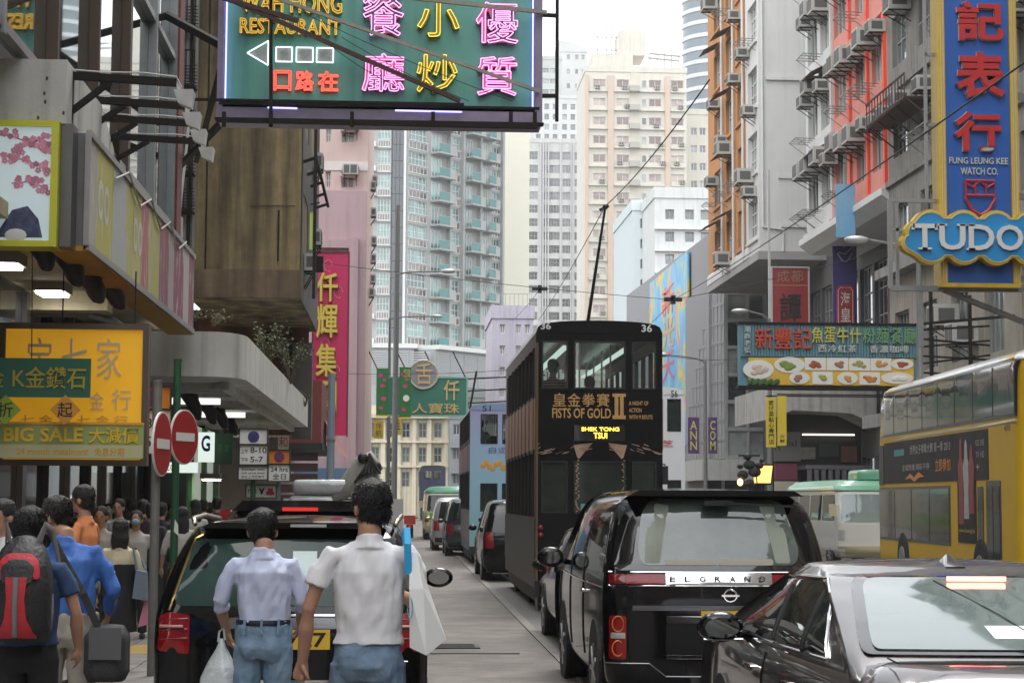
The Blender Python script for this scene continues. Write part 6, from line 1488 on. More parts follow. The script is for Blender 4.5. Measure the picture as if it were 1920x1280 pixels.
def wheel(parent, x, y, r=0.33, sg=-1, wd=0.22):
    mb = MB(); mb.sm = True; mb.lathe((x, y, r), [(r*0.62, 0),(r*0.95, 0),(r, sg*-0.03),(r, sg*-wd),(r*0.9, sg*-(wd+0.02)),(0.02, sg*-wd)] if True else [], 26, 'x')
    o = mb.obj('wheel', RUBBER, parent, fixn=True)
    mb = MB(); mb.lathe((x, y, r), [(0.02, sg*0.01),(r*0.2, sg*0.012),(r*0.2, -sg*0.02),(r*0.6, -sg*0.03),(r*0.64, 0.0),(r*0.66, 0)], 20, 'x')
    for k in range(7): a = k*2*PI/7; mb.bar((x-sg*0.005, y+math.cos(a)*r*.12, r+math.sin(a)*r*.12), (x-sg*0.005, y+math.cos(a)*r*.62, r+math.sin(a)*r*.62), 0.035)
    mb.obj('rim', mat('alloy_rim', (0.35,0.35,0.36), 0.3, 0.9), o)
    mb = MB(); mb.disc((x-sg*0.012, y, r*1.03), r*1.17, 28, 'x', 0.03); mb.obj('wheel_arch', BLACK, parent)
def plate(parent, s_, x, y, z, w_=0.52, h_=0.12, yellow=True):
    mb = MB(); mb.box(x-w_/2, x+w_/2, y-0.012, y+0.03, z-h_/2, z+h_/2); o = mb.obj('number_plate', mat('plate_yellow', (0.75,0.48,0.04), 0.45) if yellow else plate_w, parent)
    if s_: text(s_, BLACK, o, x-w_*.44, x+w_*.44, z-h_*.38, z+h_*.38, y-0.014, 0.0, 0.02)
RL = mat('red_lens', (0.28,0.004,0.008), 0.15, spec=0.5, coat=0.3, var=0.3, scale=25, dirt=(0.02,0,0)); RLD = mat('dark_red_lens', (0.16,0.004,0.006), 0.12, coat=0.6); CL = mat('clear_lens', (0.5,0.5,0.5), 0.12, 0.3, coat=0.5); AM = mat('amber_lens', (0.6,0.2,0.02), 0.2, coat=0.5)
CB = mat('black_car_paint', (0.003,0.003,0.004), 0.10, coat=0.25, spec=0.35); CG = mat('grey_brown_car_paint', (0.068,0.063,0.065), 0.28, 0.7, coat=1.0)
CGL = mat('car_glass_dark', (0.014,0.018,0.018), 0.03, spec=0.5, coat=0.1)
def view_glass(name, base, lo):
    """car glass through which seats and curtains show faintly"""
    m = bpy.data.materials.new(name); m.use_nodes = True; t = m.node_tree; b = t.nodes['Principled BSDF']
    b.inputs['Base Color'].default_value = (*base, 1); b.inputs['Roughness'].default_value = 0.03; b.inputs['Coat Weight'].default_value = 0.7; b.inputs['Specular IOR Level'].default_value = 0.8
    b.inputs['Alpha'].default_value = lo
    return m
SEAM = mat('panel_seam', (0.003,0.003,0.003), 0.5)

# ---- the big black people carrier
t = thing('people_carrier', 'large glossy black people carrier with chrome tailgate strip and upright red lamps', 'car', ((1355-750)/F*14.6-0.02, 14.6, 0))
B1 = Body([(0.20,0.10,4.55,0.82,0.18),(0.32,0.02,4.72,0.88,0.16),(0.55,0.0,4.78,0.905,0.14),(0.85,0.0,4.76,0.91,0.13),(1.02,0.01,4.62,0.905,0.12),(1.12,0.03,4.3,0.895,0.12),(1.35,0.10,3.7,0.86,0.13),(1.6,0.19,3.3,0.80,0.15),(1.72,0.26,3.05,0.745,0.2),(1.78,0.36,2.85,0.66,0.26)], 0.07, 0.05)
B1.mb(34, 0.045).obj('body', CB, t, fixn=True)
fz = lambda q: 1.72-(q-935)/239.0
def fxx(p): return (p-1355)/239.0
glass_e = mat('curtained_tailgate_glass', (0.12,0.15,0.135), 0.04, var=0.85, scale=2.2, dirt=(0.02,0.02,0.02), spec=0.9, coat=0.5)
rear_panel(B1, t, 'rear_window_surround', mat('privacy_glass', (0.008,0.008,0.009), 0.04, spec=0.8, coat=0.5), [(-0.84,fz(1066)),(0.84,fz(1066)),(0.80,fz(1000)),(0.70,fz(930)),(-0.70,fz(930)),(-0.80,fz(1000))], 0.006, 0.08)
rw = rear_panel(B1, t, 'rear_window', glass_e, [(-0.60,fz(1056)),(0.62,fz(1056)),(0.66,fz(1030)),(0.55,fz(934)),(-0.50,fz(931)),(-0.59,fz(960)),(-0.63,fz(1030))], 0.010, 0.07)
for a, b, c, d, m_, nm in ((-0.42,-0.02,fz(1056),fz(1046),mat('cream_leather', (0.38,0.36,0.28), 0.6),'rear_seat'),(0.0,0.44,fz(1056),fz(1044),MATS['cream_leather'],'rear_seat')):
    rear_panel(B1, t, nm, m_, rect(a, b, c, d), 0.013, 0.03)
curt = mat('pale_curtain', (0.30,0.33,0.27), 0.7, streak=0.5)
for sx in (-1, 1):
    rear_panel(B1, t, 'side_curtain', curt, [(sx*0.58,fz(1052)),(sx*0.46,fz(1052)),(sx*0.42,fz(1000)),(sx*0.36,fz(945)),(sx*0.47,fz(940)),(sx*0.56,fz(1000))], 0.012, 0.02)
rear_panel(B1, t, 'chrome_strip', CHROME, rect(-0.42,0.42,fz(1092),fz(1070)), 0.018, 0.004)
for a, b in ((-0.86,-0.735),(-0.733,-0.425),(0.425,0.733),(0.735,0.86)): rear_panel(B1, t, 'tail_lamp', RL if abs(a) < 0.8 else RLD, rect(a,b,fz(1091),fz(1073)), 0.02, 0.01)
for q in (1069, 1094): line_on(on_rear(B1), [(-0.86,fz(q)),(0.86,fz(q))], 0.006, CHROME, 'chrome_edge', t, 0.012)
for i, ch in enumerate('ELGRAND'): text(ch, mat('badge_grey', (0.06,0.06,0.065), 0.3, 0.8), t, -0.39+i*0.118, -0.345+i*0.118, fz(1086), fz(1076), B1.rear(0, 1.1)-0.024, 0.004, 0.004, 'letter')
mb = MB(); bz = fz(1112); by = B1.rear(0.1, bz)-0.012
mb.tube([(0.085+math.cos(a)*0.05, by, bz+math.sin(a)*0.046) for a in np.linspace(0, 6.2832, 21)], 0.008, 6); mb.box(0.015,0.155,by-0.01,by+0.005,bz-0.008,bz+0.008); mb.obj('badge', CHROME, t)
rear_panel(B1, t, 'tailgate_crease', mat('grey_reflector_trim', (0.16,0.16,0.17), 0.2, 0.6), rect(-0.68,0.68,fz(1140),fz(1131)), 0.008, 0.003)
rear_panel(B1, t, 'chrome_bar', CHROME, rect(-0.42,0.42,fz(1163),fz(1150)), 0.03, 0.01); rear_panel(B1, t, 'chrome_bar', CHROME, rect(-0.42,0.42,fz(1229),fz(1222)), 0.02, 0.005)
rear_panel(B1, t, 'plate_recess', mat('recess_black', (0.005,0.005,0.005), 0.3), rect(-0.42,0.42,fz(1221),fz(1164)), 0.003, 0.02)
plate(t, 'LA 382', 0.05, B1.rear(0, .78)-0.02, 0.78, 0.40, 0.16)
for sx in (-1, 1):
    rear_panel(B1, t, 'upright_lamp', RL, [(sx*0.86,fz(1230)),(sx*0.73,fz(1230)),(sx*0.73,fz(1150)),(sx*0.86,fz(1150))], 0.02, 0.02)
    rear_panel(B1, t, 'reversing_lamp', CL, [(sx*0.85,fz(1192)),(sx*0.74,fz(1192)),(sx*0.74,fz(1181)),(sx*0.85,fz(1181))], 0.03, 0.008)
    for q in (1165, 1210): 
        zc = fz(q); yc = B1.rear(sx*0.795, zc)-0.022; mb = MB(); mb.tube([(sx*0.795+math.cos(a)*0.045, yc, zc+math.sin(a)*0.06) for a in np.linspace(0, 6.2832, 17)], 0.006, 5); mb.obj('lamp_ring', AM, t)
line_on(on_rear(B1), [(-0.88,fz(1238)),(-0.55,fz(1238)),(-0.42,fz(1262)),(0.42,fz(1262)),(0.55,fz(1238)),(0.88,fz(1238))], 0.005, mat('seam_glint', (0.25,0.25,0.27), 0.3, 0.7), 'bumper_seam', t)
line_on(on_rear(B1), [(-0.715,fz(1068)),(-0.715,fz(1235))], 0.004, SEAM, 'tailgate_seam', t)
# spoiler and wiper
mb = MB(); mb.prism([(-0.70,1.755),(0.70,1.755),(0.62,1.80),(-0.62,1.80)], 0.12, 0.5); mb.obj('roof_spoiler', CB, t, fixn=True)
mb = MB(); mb.bar((0.05,0.08,1.70),(0.62,0.10,1.675),0.018).box(-0.1,0.12,0.08,0.16,1.68,1.72); mb.obj('wiper', BLACK, t)
for sg in (-1, 1):
    side_panel(B1, t, 'side_window', mat('privacy_glass', (0.008,0.008,0.009), 0.04, spec=0.8, coat=0.5), [(0.45,1.14),(3.7,1.12),(3.05,1.60),(0.62,1.62)], 0.006, 0.08, sg)
    for y in (1.7, 2.9): line_on(on_side(B1, sg), [(y,0.4),(y,1.1),(y,1.62)], 0.006, SEAM, 'door_seam', t)
    line_on(on_side(B1, sg), [(0.3,1.02),(4.0,1.03)], 0.008, CHROME, 'side_trim', t)
    wheel(t, sg*0.90, 0.85, 0.34, sg); wheel(t, sg*0.90, 3.75, 0.34, sg)
    side_panel(B1, t, 'door_handle', CHROME, rect(1.5,1.66,0.93,0.96), 0.03, 0.01, sg)
    mb = MB(); mb.sm = True; mb.ball((sg*1.05,3.45,1.17),0.13,0.06,0.10,14,9); mb.bar((sg*0.85,3.5,1.12),(sg*1.0,3.46,1.14),0.05); mb.obj('door_mirror', CB, t)
    if sg < 0:
        mb = MB(); mb.disc((-1.05,3.392,1.17),0.09,20,'y',0.012,0.06); mb.obj('mirror_glass', mat('mirror', (0.35,0.37,0.37), 0.04, 1.0), t)
# black car ahead of it
def simple_car(name, label, X, Y, paint, H=1.5, W_=0.87, L_=4.3, group=None, van=False, lamp=True, glass=None, rw_=(0.55,0.62), hatch_slope=0.35):
    t = thing(name, label, 'van' if van else 'car', (X, Y, 0), 0, group)
    hb = H*0.56 if not van else H*0.52
    Bx = Body([(0.18,0.1,L_-0.15,W_-.08,0.15),(0.35,0.0,L_-0.03,W_-.01,0.13),(hb*.8,0.0,L_,W_,0.12),(hb,0.03,L_-(1.0 if not van else 0.3),W_-.01,0.12),(H*.8,hatch_slope*.55,L_-(1.6 if not van else .6),W_-.1,0.14),(H*.95,hatch_slope,L_-(2.0 if not van else .9),W_-.17,0.18),(H*.985,hatch_slope+.12,L_-(2.2 if not van else 1.1),W_-.25,0.2)], 0.06, 0.03)
    Bx.mb(22, H*0.03).obj('body', paint, t, fixn=True)
    g = glass or CGL
    rear_panel(Bx, t, 'rear_window', g, [(-W_*.78,hb+.06),(W_*.78,hb+.06),(W_*.66,H*.92),(-W_*.66,H*.92)], 0.006, 0.07)
    for sg in (-1, 1):
        side_panel(Bx, t, 'side_window', CGL, [(0.35,hb+.05),(L_-1.35 if not van else L_-.7,hb+.05),(L_-1.95 if not van else L_-1.0,H*.90),(0.5,H*.90)], 0.006, 0.06, sg)
        rear_panel(Bx, t, 'tail_lamp', RL, [(sg*W_*.95,hb*.72),(sg*W_*.72,hb*.72),(sg*W_*.74,hb*1.08),(sg*W_*.93,hb*1.08)], 0.015, 0.03)
        wheel(t, sg*W_, 0.75, 0.30, sg); wheel(t, sg*W_, L_-0.8, 0.30, sg)
        mb = MB(); mb.sm = True; mb.ball((sg*(W_+.1),L_-1.5,hb+.12),0.10,0.05,0.07); mb.obj('door_mirror', paint, t)
    rear_panel(Bx, t, 'bumper', BLACK if van else paint, rect(-W_*.9,W_*.9,0.28,0.44), 0.03, 0.03)
    plate(t, '', 0, Bx.rear(0,hb*.65)-0.012, hb*.66, 0.48, 0.11)
    return t, Bx
simple_car('black_saloon', 'black saloon mostly hidden ahead of the big black people carrier', 2.72, 20.6, CB, 1.42)
# left-hand black people carrier behind the two men
t = thing('compact_people_carrier', 'rain speckled black compact people carrier behind the two men in jeans', 'car', ((550-750)/F*12.4, 12.4, 0)); t.scale = (1, 1, 0.965)
B2 = Body([(0.18,0.12,4.2,0.80,0.16),(0.32,0.02,4.3,0.89,0.15),(0.5,0.0,4.35,0.905,0.14),(0.8,0.0,4.33,0.905,0.13),(0.95,0.02,4.1,0.90,0.13),(1.05,0.05,3.7,0.885,0.13),(1.3,0.15,3.2,0.82,0.14),(1.5,0.26,2.9,0.735,0.17),(1.58,0.36,2.7,0.68,0.2),(1.615,0.5,2.5,0.58,0.25)], 0.07, 0.05)
B2.mb(34, 0.04).obj('body', CB, t, fixn=True)
g2 = mat('greenish_rear_glass', (0.035,0.07,0.06), 0.04, spec=0.35, coat=0.0, var=0.8, scale=2.0, dirt=(0,0,0))
f2z = lambda q: 1.72-(q-935)/282.0
rear_panel(B2, t, 'rear_window', g2, [(-0.78,1.05),(0.78,1.05),(0.68,1.50),(-0.68,1.50)], 0.006, 0.08)
rear_panel(B2, t, 'paper_sheet', mat('white_paper', (0.65,0.78,0.75), 0.5), rect(-0.0,0.16,1.28,1.42), 0.012, 0.0); rear_panel(B2, t, 'paper_sheet', MATS['white_paper'], rect(0.0,0.36,1.20,1.37), 0.011, 0.0)
rear_panel(B2, t, 'tailgate_trim', CHROME, rect(-0.30,0.45,0.985,1.0), 0.015, 0.003); rear_panel(B2, t, 'tailgate_recess', mat('grey_reflector_trim', (0.16,0.16,0.17), 0.2, 0.6), rect(-0.40,0.45,0.90,0.975), 0.006, 0.01)
for sg in (-1, 1):
    rear_panel(B2, t, 'tail_lamp', RL, [(sg*0.872,0.75),(sg*0.66,0.73),(sg*0.66,0.99),(sg*0.80,1.01),(sg*0.868,0.98)], 0.008, 0.02)
    for q in (0.82, 0.88, 0.95): rear_panel(B2, t, 'lamp_rib', RLD, [(sg*0.86,q),(sg*0.67,q),(sg*0.67,q+.022),(sg*0.86,q+.022)], 0.012, 0.0)
    side_panel(B2, t, 'tail_lamp', RL, [(0.20,0.76),(0.42,0.80),(0.38,0.97),(0.22,0.99)], 0.008, 0.02, sg)
    rear_panel(B2, t, 'indicator_lens', mat('pale_red_lens', (0.45,0.22,0.2), 0.2, coat=0.5), [(sg*0.86,0.905),(sg*0.70,0.905),(sg*0.70,0.925),(sg*0.86,0.925)], 0.034, 0.0)
    side_panel(B2, t, 'side_window', CGL, [(0.4,1.04),(3.3,1.03),(2.75,1.47),(0.6,1.48)], 0.006, 0.08, sg)
    wheel(t, sg*0.90, 0.8, 0.32, sg); wheel(t, sg*0.90, 3.45, 0.32, sg)
    mb = MB(); mb.sm = True; mb.tube([(sg*0.68,0.45,1.60),(sg*0.70,0.55,1.64),(sg*0.72,1.5,1.655),(sg*0.71,2.5,1.62)], 0.018, 8); mb.obj('roof_rail', mat('satin_rail', (0.55,0.48,0.36), 0.25, 0.9), t)
    mb = MB(); mb.sm = True; mb.ball((sg*1.03,3.05,1.12),0.12,0.06,0.085,14,9); mb.obj('door_mirror', CB, t)
    if sg > 0:
        mb = MB(); mb.disc((1.03,2.992,1.12),0.085,20,'y',0.012,0.055); mb.obj('mirror_glass', mat('mirror', (0.35,0.37,0.37), 0.04, 1.0), t)
line_on(on_rear(B2), [(-0.80,1.02),(-0.735,1.25),(-0.66,1.50),(-0.55,1.56)], 0.010, mat('amber_edge_trim', (0.5,0.36,0.15), 0.2, 0.9), 'pillar_trim', t, 0.006)
mb = MB(); mb.prism([(-0.62,1.575),(0.62,1.575),(0.55,1.615),(-0.55,1.615)], 0.20, 0.6); mb.obj('roof_spoiler', CB, t, fixn=True)
mb = MB(); mb.box(-0.02,0.22,0.185,0.199,1.585,1.605); mb.obj('brake_light_bar', CL, t)
plate(t, '8727', 0.06, B2.rear(0, .82)-0.015, 0.83, 0.40, 0.13)
rear_panel(B2, t, 'chrome_strip', CHROME, rect(-0.2,0.5,0.54,0.56), 0.012, 0.003)
mb = MB(); mb.tube([(0.74+0.03*k, B2.rear(0.75,0.7)-0.012, 0.68+0.0*k) for k in range(2)], 0.004, 5); mb.obj('small_badge', CHROME, t)
# the next one ahead with its red spoiler lamp
t, Bx = simple_car('estate_car', 'dark estate car with red spoiler brake lamp glimpsed over the nearer car roof', (572-750)/F*17.8, 17.8, CB, 1.68, 0.86, 4.4)
mb = MB(); mb.box(-0.22,0.12,0.26,0.30,1.60,1.635); mb.obj('brake_light_bar', mat('lit_red_bar', (0.6,0.02,0.02), 0.3, emit=(1,0.05,0.03), estr=0.15), t)
mb = MB(); mb.prism([(-0.70,1.60),(0.70,1.60),(0.60,1.70),(-0.60,1.70)], 0.30, 0.9); mb.obj('roof_spoiler', CB, t, fixn=True)
mb = MB(); mb.prism([(-0.84,1.52),(-0.74,1.52),(-0.70,1.62),(-0.80,1.60)], 0.28, 0.4); mb.obj('high_lamp', RL, t, fixn=True)
# wrapped load lorry ahead
t = thing('flatbed_lorry', 'low lorry heaped with plastic wrapped goods ahead of the parked cars', 'lorry', (-0.85, 24, 0))
mb = MB(); mb.box(-0.9,0.9,0,4.2,0.75,0.95); mb.box(-0.85,0.85,0.1,0.2,0.5,0.75); mb.obj('bed', mat('lorry_bed', (0.12,0.13,0.13), 0.6, var=0.4), t)
mb = MB(); mb.box(-0.9,0.9,4.3,5.8,0.5,1.72); mb.obj('cab', mat('cab_white', (0.5,0.5,0.48), 0.4, coat=0.4), t)
for sg in (-1, 1): wheel(t, sg*0.85, 0.9, 0.36, sg); wheel(t, sg*0.85, 4.9, 0.36, sg)
wrap = mat('plastic_wrap', (0.38,0.40,0.40), 0.2, spec=0.8, bump=0.9, bscale=9, coat=0.5)
t2 = thing('wrapped_goods', 'stack of goods wound in clear plastic film on the lorry bed', 'goods', (-0.85, 24.3, 0.953))
for i in range(5):
    mb = MB(); mb.sm = True; Bw = Body([(0.0,0.02,1.9,0.52,0.1),(0.05,0.0,1.95,0.56,0.1),(0.15,0.0,1.95,0.56,0.1),(0.19,0.03,1.9,0.52,0.1)]); o = Bw.mb(5, 0.012).obj('wrapped_layer', wrap, t2, (rng.uniform(-.04,.04), rng.uniform(-.03,.03), i*0.205), fixn=True)
x, z = XZ(662, 912, 24.2)
t3 = thing('rolled_tarpaulin', 'grey tarpaulin roll tied with black straps poking above the lorry load', 'tarpaulin', (x, 24.4, z-0.25))
mb = MB(); mb.sm = True; mb.tube([(-0.25,0,0.05),(0.0,0.05,0.3),(0.15,0.02,0.5),(0.3,0,0.6)], [0.1,0.17,0.19,0.14], 12); mb.obj('roll', mat('tarp_grey', (0.30,0.29,0.25), 0.7, bump=0.6, bscale=12, var=0.4), t3)
mb = MB()
for q in range(6): mb.tube([(0.02+0.05*q,-0.18,0.30+0.05*q),(0.1+0.05*q,-0.21,0.42),(0.2,-0.15,0.58+0.02*q)], 0.018, 6)
mb.ball((0.12,-0.16,0.62),0.07); mb.ball((0.3,-0.14,0.52),0.06); mb.obj('strap', BLACK, t3)

# ---- the grey-brown saloon in the corner
t = thing('grey_saloon', 'wet grey brown saloon with shark fin aerial and glowing brake strip', 'car', (2.73, 7.2, 0), R(-0.6))
B3 = Body([(0.18,0.10,4.5,0.80,0.2),(0.4,0.0,4.6,0.89,0.2),(0.65,0.0,4.6,0.905,0.22),(0.85,0.03,4.5,0.90,0.24),(0.97,0.08,4.35,0.865,0.26),(1.03,0.18,4.1,0.80,0.3)], 0.10, 0.06)
B3.mb(24, 0.05).obj('body', CG, t, fixn=True)
B3g = Body([(0.94,0.42,3.95,0.855,0.12),(1.05,0.62,3.72,0.835,0.12),(1.15,0.95,3.45,0.79,0.13),(1.26,1.35,3.1,0.735,0.14),(1.35,1.72,2.85,0.68,0.17),(1.395,1.95,2.7,0.62,0.2)], 0.08, 0.05)
B3g.mb(26, 0.035).obj('roof_and_pillars', CG, t, fixn=True)
g3 = mat('wet_rear_glass', (0.16,0.21,0.20), 0.06, spec=1.0, coat=0.8, var=0.25, scale=0.8, dirt=(0.1,0.12,0.12))
def back(a, b, l):
    y = B3g.rear(a, b); return (a, y-l*0.5, b+l)
patch(rounded([(-0.765,1.065),(0.765,1.065),(0.72,1.15),(0.57,1.355),(-0.57,1.355),(-0.72,1.15)], 0.07), back, 0.008).obj('rear_window', mat('black_glass_edge', (0.006,0.006,0.006), 0.05, coat=0.8), t, fixn=True)
patch(rounded([(-0.71,1.08),(0.71,1.08),(0.67,1.15),(0.53,1.345),(-0.53,1.345),(-0.67,1.15)], 0.08), back, 0.013).obj('rear_window', g3, t, fixn=True)
mb = MB(); mb.bar(back(-0.14,1.325,0.03),back(0.14,1.325,0.03),0.02); mb.obj('brake_light_bar', mat('lit_brake', (1,0.1,0.05), 0.3, emit=(1.0,0.16,0.10), estr=5), t)
mb = MB(); mb.tube([back(-0.20,1.33,0.016),back(-0.05,1.2,0.018),back(0.05,1.09,0.016)], 0.003, 4); mb.obj('window_crack_line', BLACK, t)
patch(rect(-0.16,0.14,1.115,1.16), back, 0.016).obj('paper_sheet', MATS['white_paper'], t, fixn=True)
mb = MB(); mb.sm = True; mb.add([(-0.05,1.95,1.40),(0.05,1.95,1.40),(0.04,2.18,1.405),(-0.04,2.18,1.405),(-0.008,2.1,1.455),(0.008,2.1,1.455),(0.0,2.13,1.46)],[(0,1,5,4),(1,2,6,5),(2,3,6),(3,0,4,6),(4,5,6)]); mb.obj('shark_fin_aerial', CG, t, fixn=True)
for sg in (-1, 1):
    side_panel(B3g, t, 'side_window', CGL, [(1.15,1.03),(3.35,1.0),(2.75,1.31),(1.85,1.33),(1.55,1.24)], 0.006, 0.06, sg)
    fn = on_side(B3g, sg); line_on(fn, [(1.12,1.02),(1.52,1.25),(1.85,1.345),(2.75,1.325)], 0.008, CHROME, 'window_trim', t, 0.008); line_on(fn, [(1.1,1.015),(3.4,0.985)], 0.010, CHROME, 'window_trim', t, 0.01)
    for y in (1.62, 2.3): line_on(fn, [(y,1.02),(y+.1,1.29)], 0.014, BLACK, 'window_pillar', t, 0.006)
    fl = on_side(B3, sg); line_on(fl, [(1.35,0.3),(1.3,0.9)], 0.005, SEAM, 'door_seam', t); line_on(fl, [(2.35,0.3),(2.35,0.95)], 0.005, SEAM, 'door_seam', t)
    for y in (1.55, 2.5): side_panel(B3, t, 'door_handle', CHROME, rect(y,y+.18,0.84,0.87), 0.035, 0.01, sg)
    wheel(t, sg*0.90, 0.85, 0.33, sg); wheel(t, sg*0.90, 3.65, 0.33, sg)
    mb = MB(); mb.sm = True; mb.ball((sg*1.0,3.05,1.03),0.13,0.07,0.085,16,10); mb.bar((sg*0.8,3.1,0.98),(sg*0.95,3.06,1.0),0.05); mb.obj('door_mirror', CB, t)
    mb = MB(); mb.disc((sg*1.0,2.982,1.03),0.095,22,'y',0.012,0.055); mb.obj('mirror_glass', mat('mirror', (0.35,0.37,0.37), 0.04, 1.0), t)
    mb = MB(); mb.tube([(sg*0.88,3.02,0.965),(sg*1.1,3.0,0.965)], 0.008, 6); mb.obj('mirror_chrome', CHROME, t)
    rear_panel(B3, t, 'tail_lamp', RL, [(sg*0.84,0.70),(sg*0.45,0.72),(sg*0.45,0.84),(sg*0.82,0.88)], 0.02, 0.03)
line_on(lambda a, b, l: (a, b, 1.07+l), [(-0.70,0.55),(-0.72,0.30),(0.72,0.30),(0.70,0.55)], 0.004, SEAM, 'boot_seam', t, 0.0)

# ---- trams
def tram(name, label, X, Y, Lg, mats, num, cols, rows, W_=1.99, H=4.42, dark=False, details=None, side_bands=None, cat='tram', top=None):
    """double-deck tram, rear end wall facing the viewer at y=0"""
    t = thing(name, label, 'tram', (X, Y, 0)); m = mats
    zb = 0.35
    wall_mb(W_, H-0.2, cols, rows, 0.06, zb).obj('end_wall', m['end'], t)
    cg = clear_glass('tram_glass', (0.40,0.48,0.45), 1.5)
    for a, b in cols:
        for c, d in rows:
            mb = MB(); mb.box(a-.0,a+.025,-0.012,0.05,c,d).box(b-.025,b,-0.012,0.05,c,d).box(a+.025,b-.025,-0.012,0.05,c,c+.025).box(a+.025,b-.025,-0.012,0.05,d-.025,d); f_ = mb.obj('window', BLACK, t)
            MB().quad((a+.02,0.03,c+.02),(b-.02,0.03,c+.02),(b-.02,0.03,d-.02),(a+.02,0.03,d-.02)).obj('pane', cg if c > 3 and not dark else mat('tram_lower_glass', (0.012,0.022,0.018), 0.05, spec=0.5, var=0.8, scale=3, dirt=(0.1,0.12,0.1)), f_)
    n = 8; sx = [(0.35+i*(Lg-.7)/n, 0.35+(i+.84)*(Lg-.7)/n) for i in range(n)]
    for sg, x in ((1, 0.0), (-1, W_)):
        o = wall_mb(Lg, H-0.2, sx, [(1.45,2.45),(3.35,4.1)], 0.05, zb).obj('side_wall', m['side'], t, (x, Lg if sg > 0 else 0, 0), -PI/2 if sg > 0 else PI/2)
        for (a, b) in sx:
            mb = MB(); mb.box(-0.02 if sg > 0 else -0.01, 0.01 if sg > 0 else 0.02, a-0.04, a+0.0, 1.45, 4.1); mb.obj('side_post', BLACK, t, (x,0,0))
        xx_ = x-0.012 if sg > 0 else x+0.001
        for (c, d, mm) in (side_bands or []):
            mb = MB(); mb.box(xx_, xx_+0.011, 0.02, Lg-.02, c, d); mb.obj('side_panel', mm, t)
    prof = [(0,H-0.2)]+[(W_/2-W_/2*math.cos(PI*i/14)*(1 if i in (0,14) else 0.985), H-0.2+0.2*math.sin(PI*i/14)**0.45) for i in range(15)]+[(W_,H-0.2)]
    MB().prism(prof[1:-1], -0.015, Lg+0.01).obj('roof', m['roof'], t, fixn=True)
    mb = MB(); mb.box(0.04,W_-.04,0.08,Lg-.05,0.62,0.7).box(0.04,W_-.04,0.08,Lg-.05,2.62,2.72).box(0.04,W_-.04,Lg-.02,Lg,0.4,1.4).box(0.04,W_-.04,Lg-.02,Lg,2.5,3.3); mb.obj('deck_floor', mat('tram_interior', (0.10,0.14,0.12), 0.6, var=0.3), t)
    mb = MB()
    for i in range(7):
        for xx in (0.3, 1.1): mb.box(xx,xx+.55,0.9+i*1.05,1.0+i*1.05,2.72,3.45)
    mb.obj('seat', mat('tram_seat', (0.05,0.055,0.05), 0.6), t)
    mb = MB()
    for i in range(6):
        for xx in (0.75, 1.25): mb.tube([(xx,0.7+i*1.3,2.72),(xx,0.7+i*1.3,4.2)], 0.015, 5); mb.tube([(xx,0.7+i*1.3,0.7),(xx,0.7+i*1.3,2.6)], 0.015, 5)
    mb.obj('grab_pole', mat('grab_pole_steel', (0.5,0.5,0.45), 0.3, 0.8), t)
    mb = MB(); mb.box(0.45,0.55,0.3,Lg-.5,4.12,4.15).box(1.45,1.55,0.3,Lg-.5,4.12,4.15); mb.obj('ceiling_tube', mat('tram_tube', (0.9,0.95,0.9), 0.4, emit=(0.9,1,0.95), estr=0.5), t)
    mb = MB(); mb.box(0.06,W_-.06,0.12,Lg-.1,0.12,0.5); mb.obj('chassis', BLACK, t)
    mb = MB(); mb.box(-0.01,W_+.01,-0.05,0.02,zb-0.12,zb+0.12); mb.obj('buffer_beam', BLACK, t)
    for y in (2.6, 6.2):
        for x in (0.12, W_-.12): mb = MB(); mb.disc((x,y,0.35),0.34,20,'x',0.1); mb.obj('wheel', DARK_METAL, t)
    return t
blk = mat('tram_black', (0.004,0.004,0.005), 0.22, coat=0.0, spec=0.25); blks = mat('tram_side_wood', (0.05,0.03,0.02), 0.5, coat=0.0, var=0.4, scale=4)
X36 = (1003-750)/F*29
u = lambda p: (p-1003)/240.0*1.99
v = lambda q: 1.72-(q-935)/120.7
sidead = mat('side_advert', (0.38,0.12,0.06), 0.4, var=0.9, scale=3.5, dirt=(0.9,0.9,0.3)); sidelow = mat('side_low_panel', (0.05,0.045,0.04), 0.5, 0.0, var=0.5, scale=5)
t = tram('double_deck_tram', 'black double deck tram wrapped in a gold lettered boxing advertisement', X36, 29, 8.2, dict(end=blk, side=blks, roof=blk), '36', [(u(1014),u(1064)),(u(1075),u(1173)),(u(1185),u(1231))], [(v(960),v(862)),(v(727),v(636))], side_bands=[(2.5,3.3,sidead),(0.6,1.42,sidelow)], H=4.52)
T36 = t
wl = mat('print_tram_white', (0.75,0.75,0.73), 0.4); gold = mat('print_gold', (0.62,0.36,0.13), 0.35, 0.3, var=0.3, scale=8)
text('36', wl, t, u(1012), u(1031), v(615), v(602), -0.018, 0, 0.02); text('36', wl, t, u(1203), u(1223), v(618), v(604), -0.018, 0, 0.02)
row_text('皇金拳賽', gold, t, u(1034), u(1144), v(760), v(735), -0.012, 0.0, 0.006, gap=0.1)
text('FISTS OF GOLD', gold, t, u(1034), u(1145), v(782), v(763), -0.012, 0, 0.02); 
mb = MB(); 
for a, b, c, d in ((1148,1173,735,741),(1148,1173,776,783),(1152,1159,741,776),(1162,1169,741,776)): mb.box(u(a),u(b),-0.02,-0.005,v(d),v(c))
mb.obj('roman_numeral', gold, t)
for i, s_ in enumerate(('A NIGHT OF','ACTION','WITH 9 BOUTS')): text(s_, gold, t, u(1179), u((1216,1203,1224)[i]), v(757+i*13), v(749+i*13), -0.012, 0, 0.02)
mb = MB(); mb.box(u(1075),u(1171),-0.05,0,v(825),v(795)); o = mb.obj('destination_box', mat('sign_glass_black', (0.004,0.008,0.006), 0.15, coat=0.5), t)
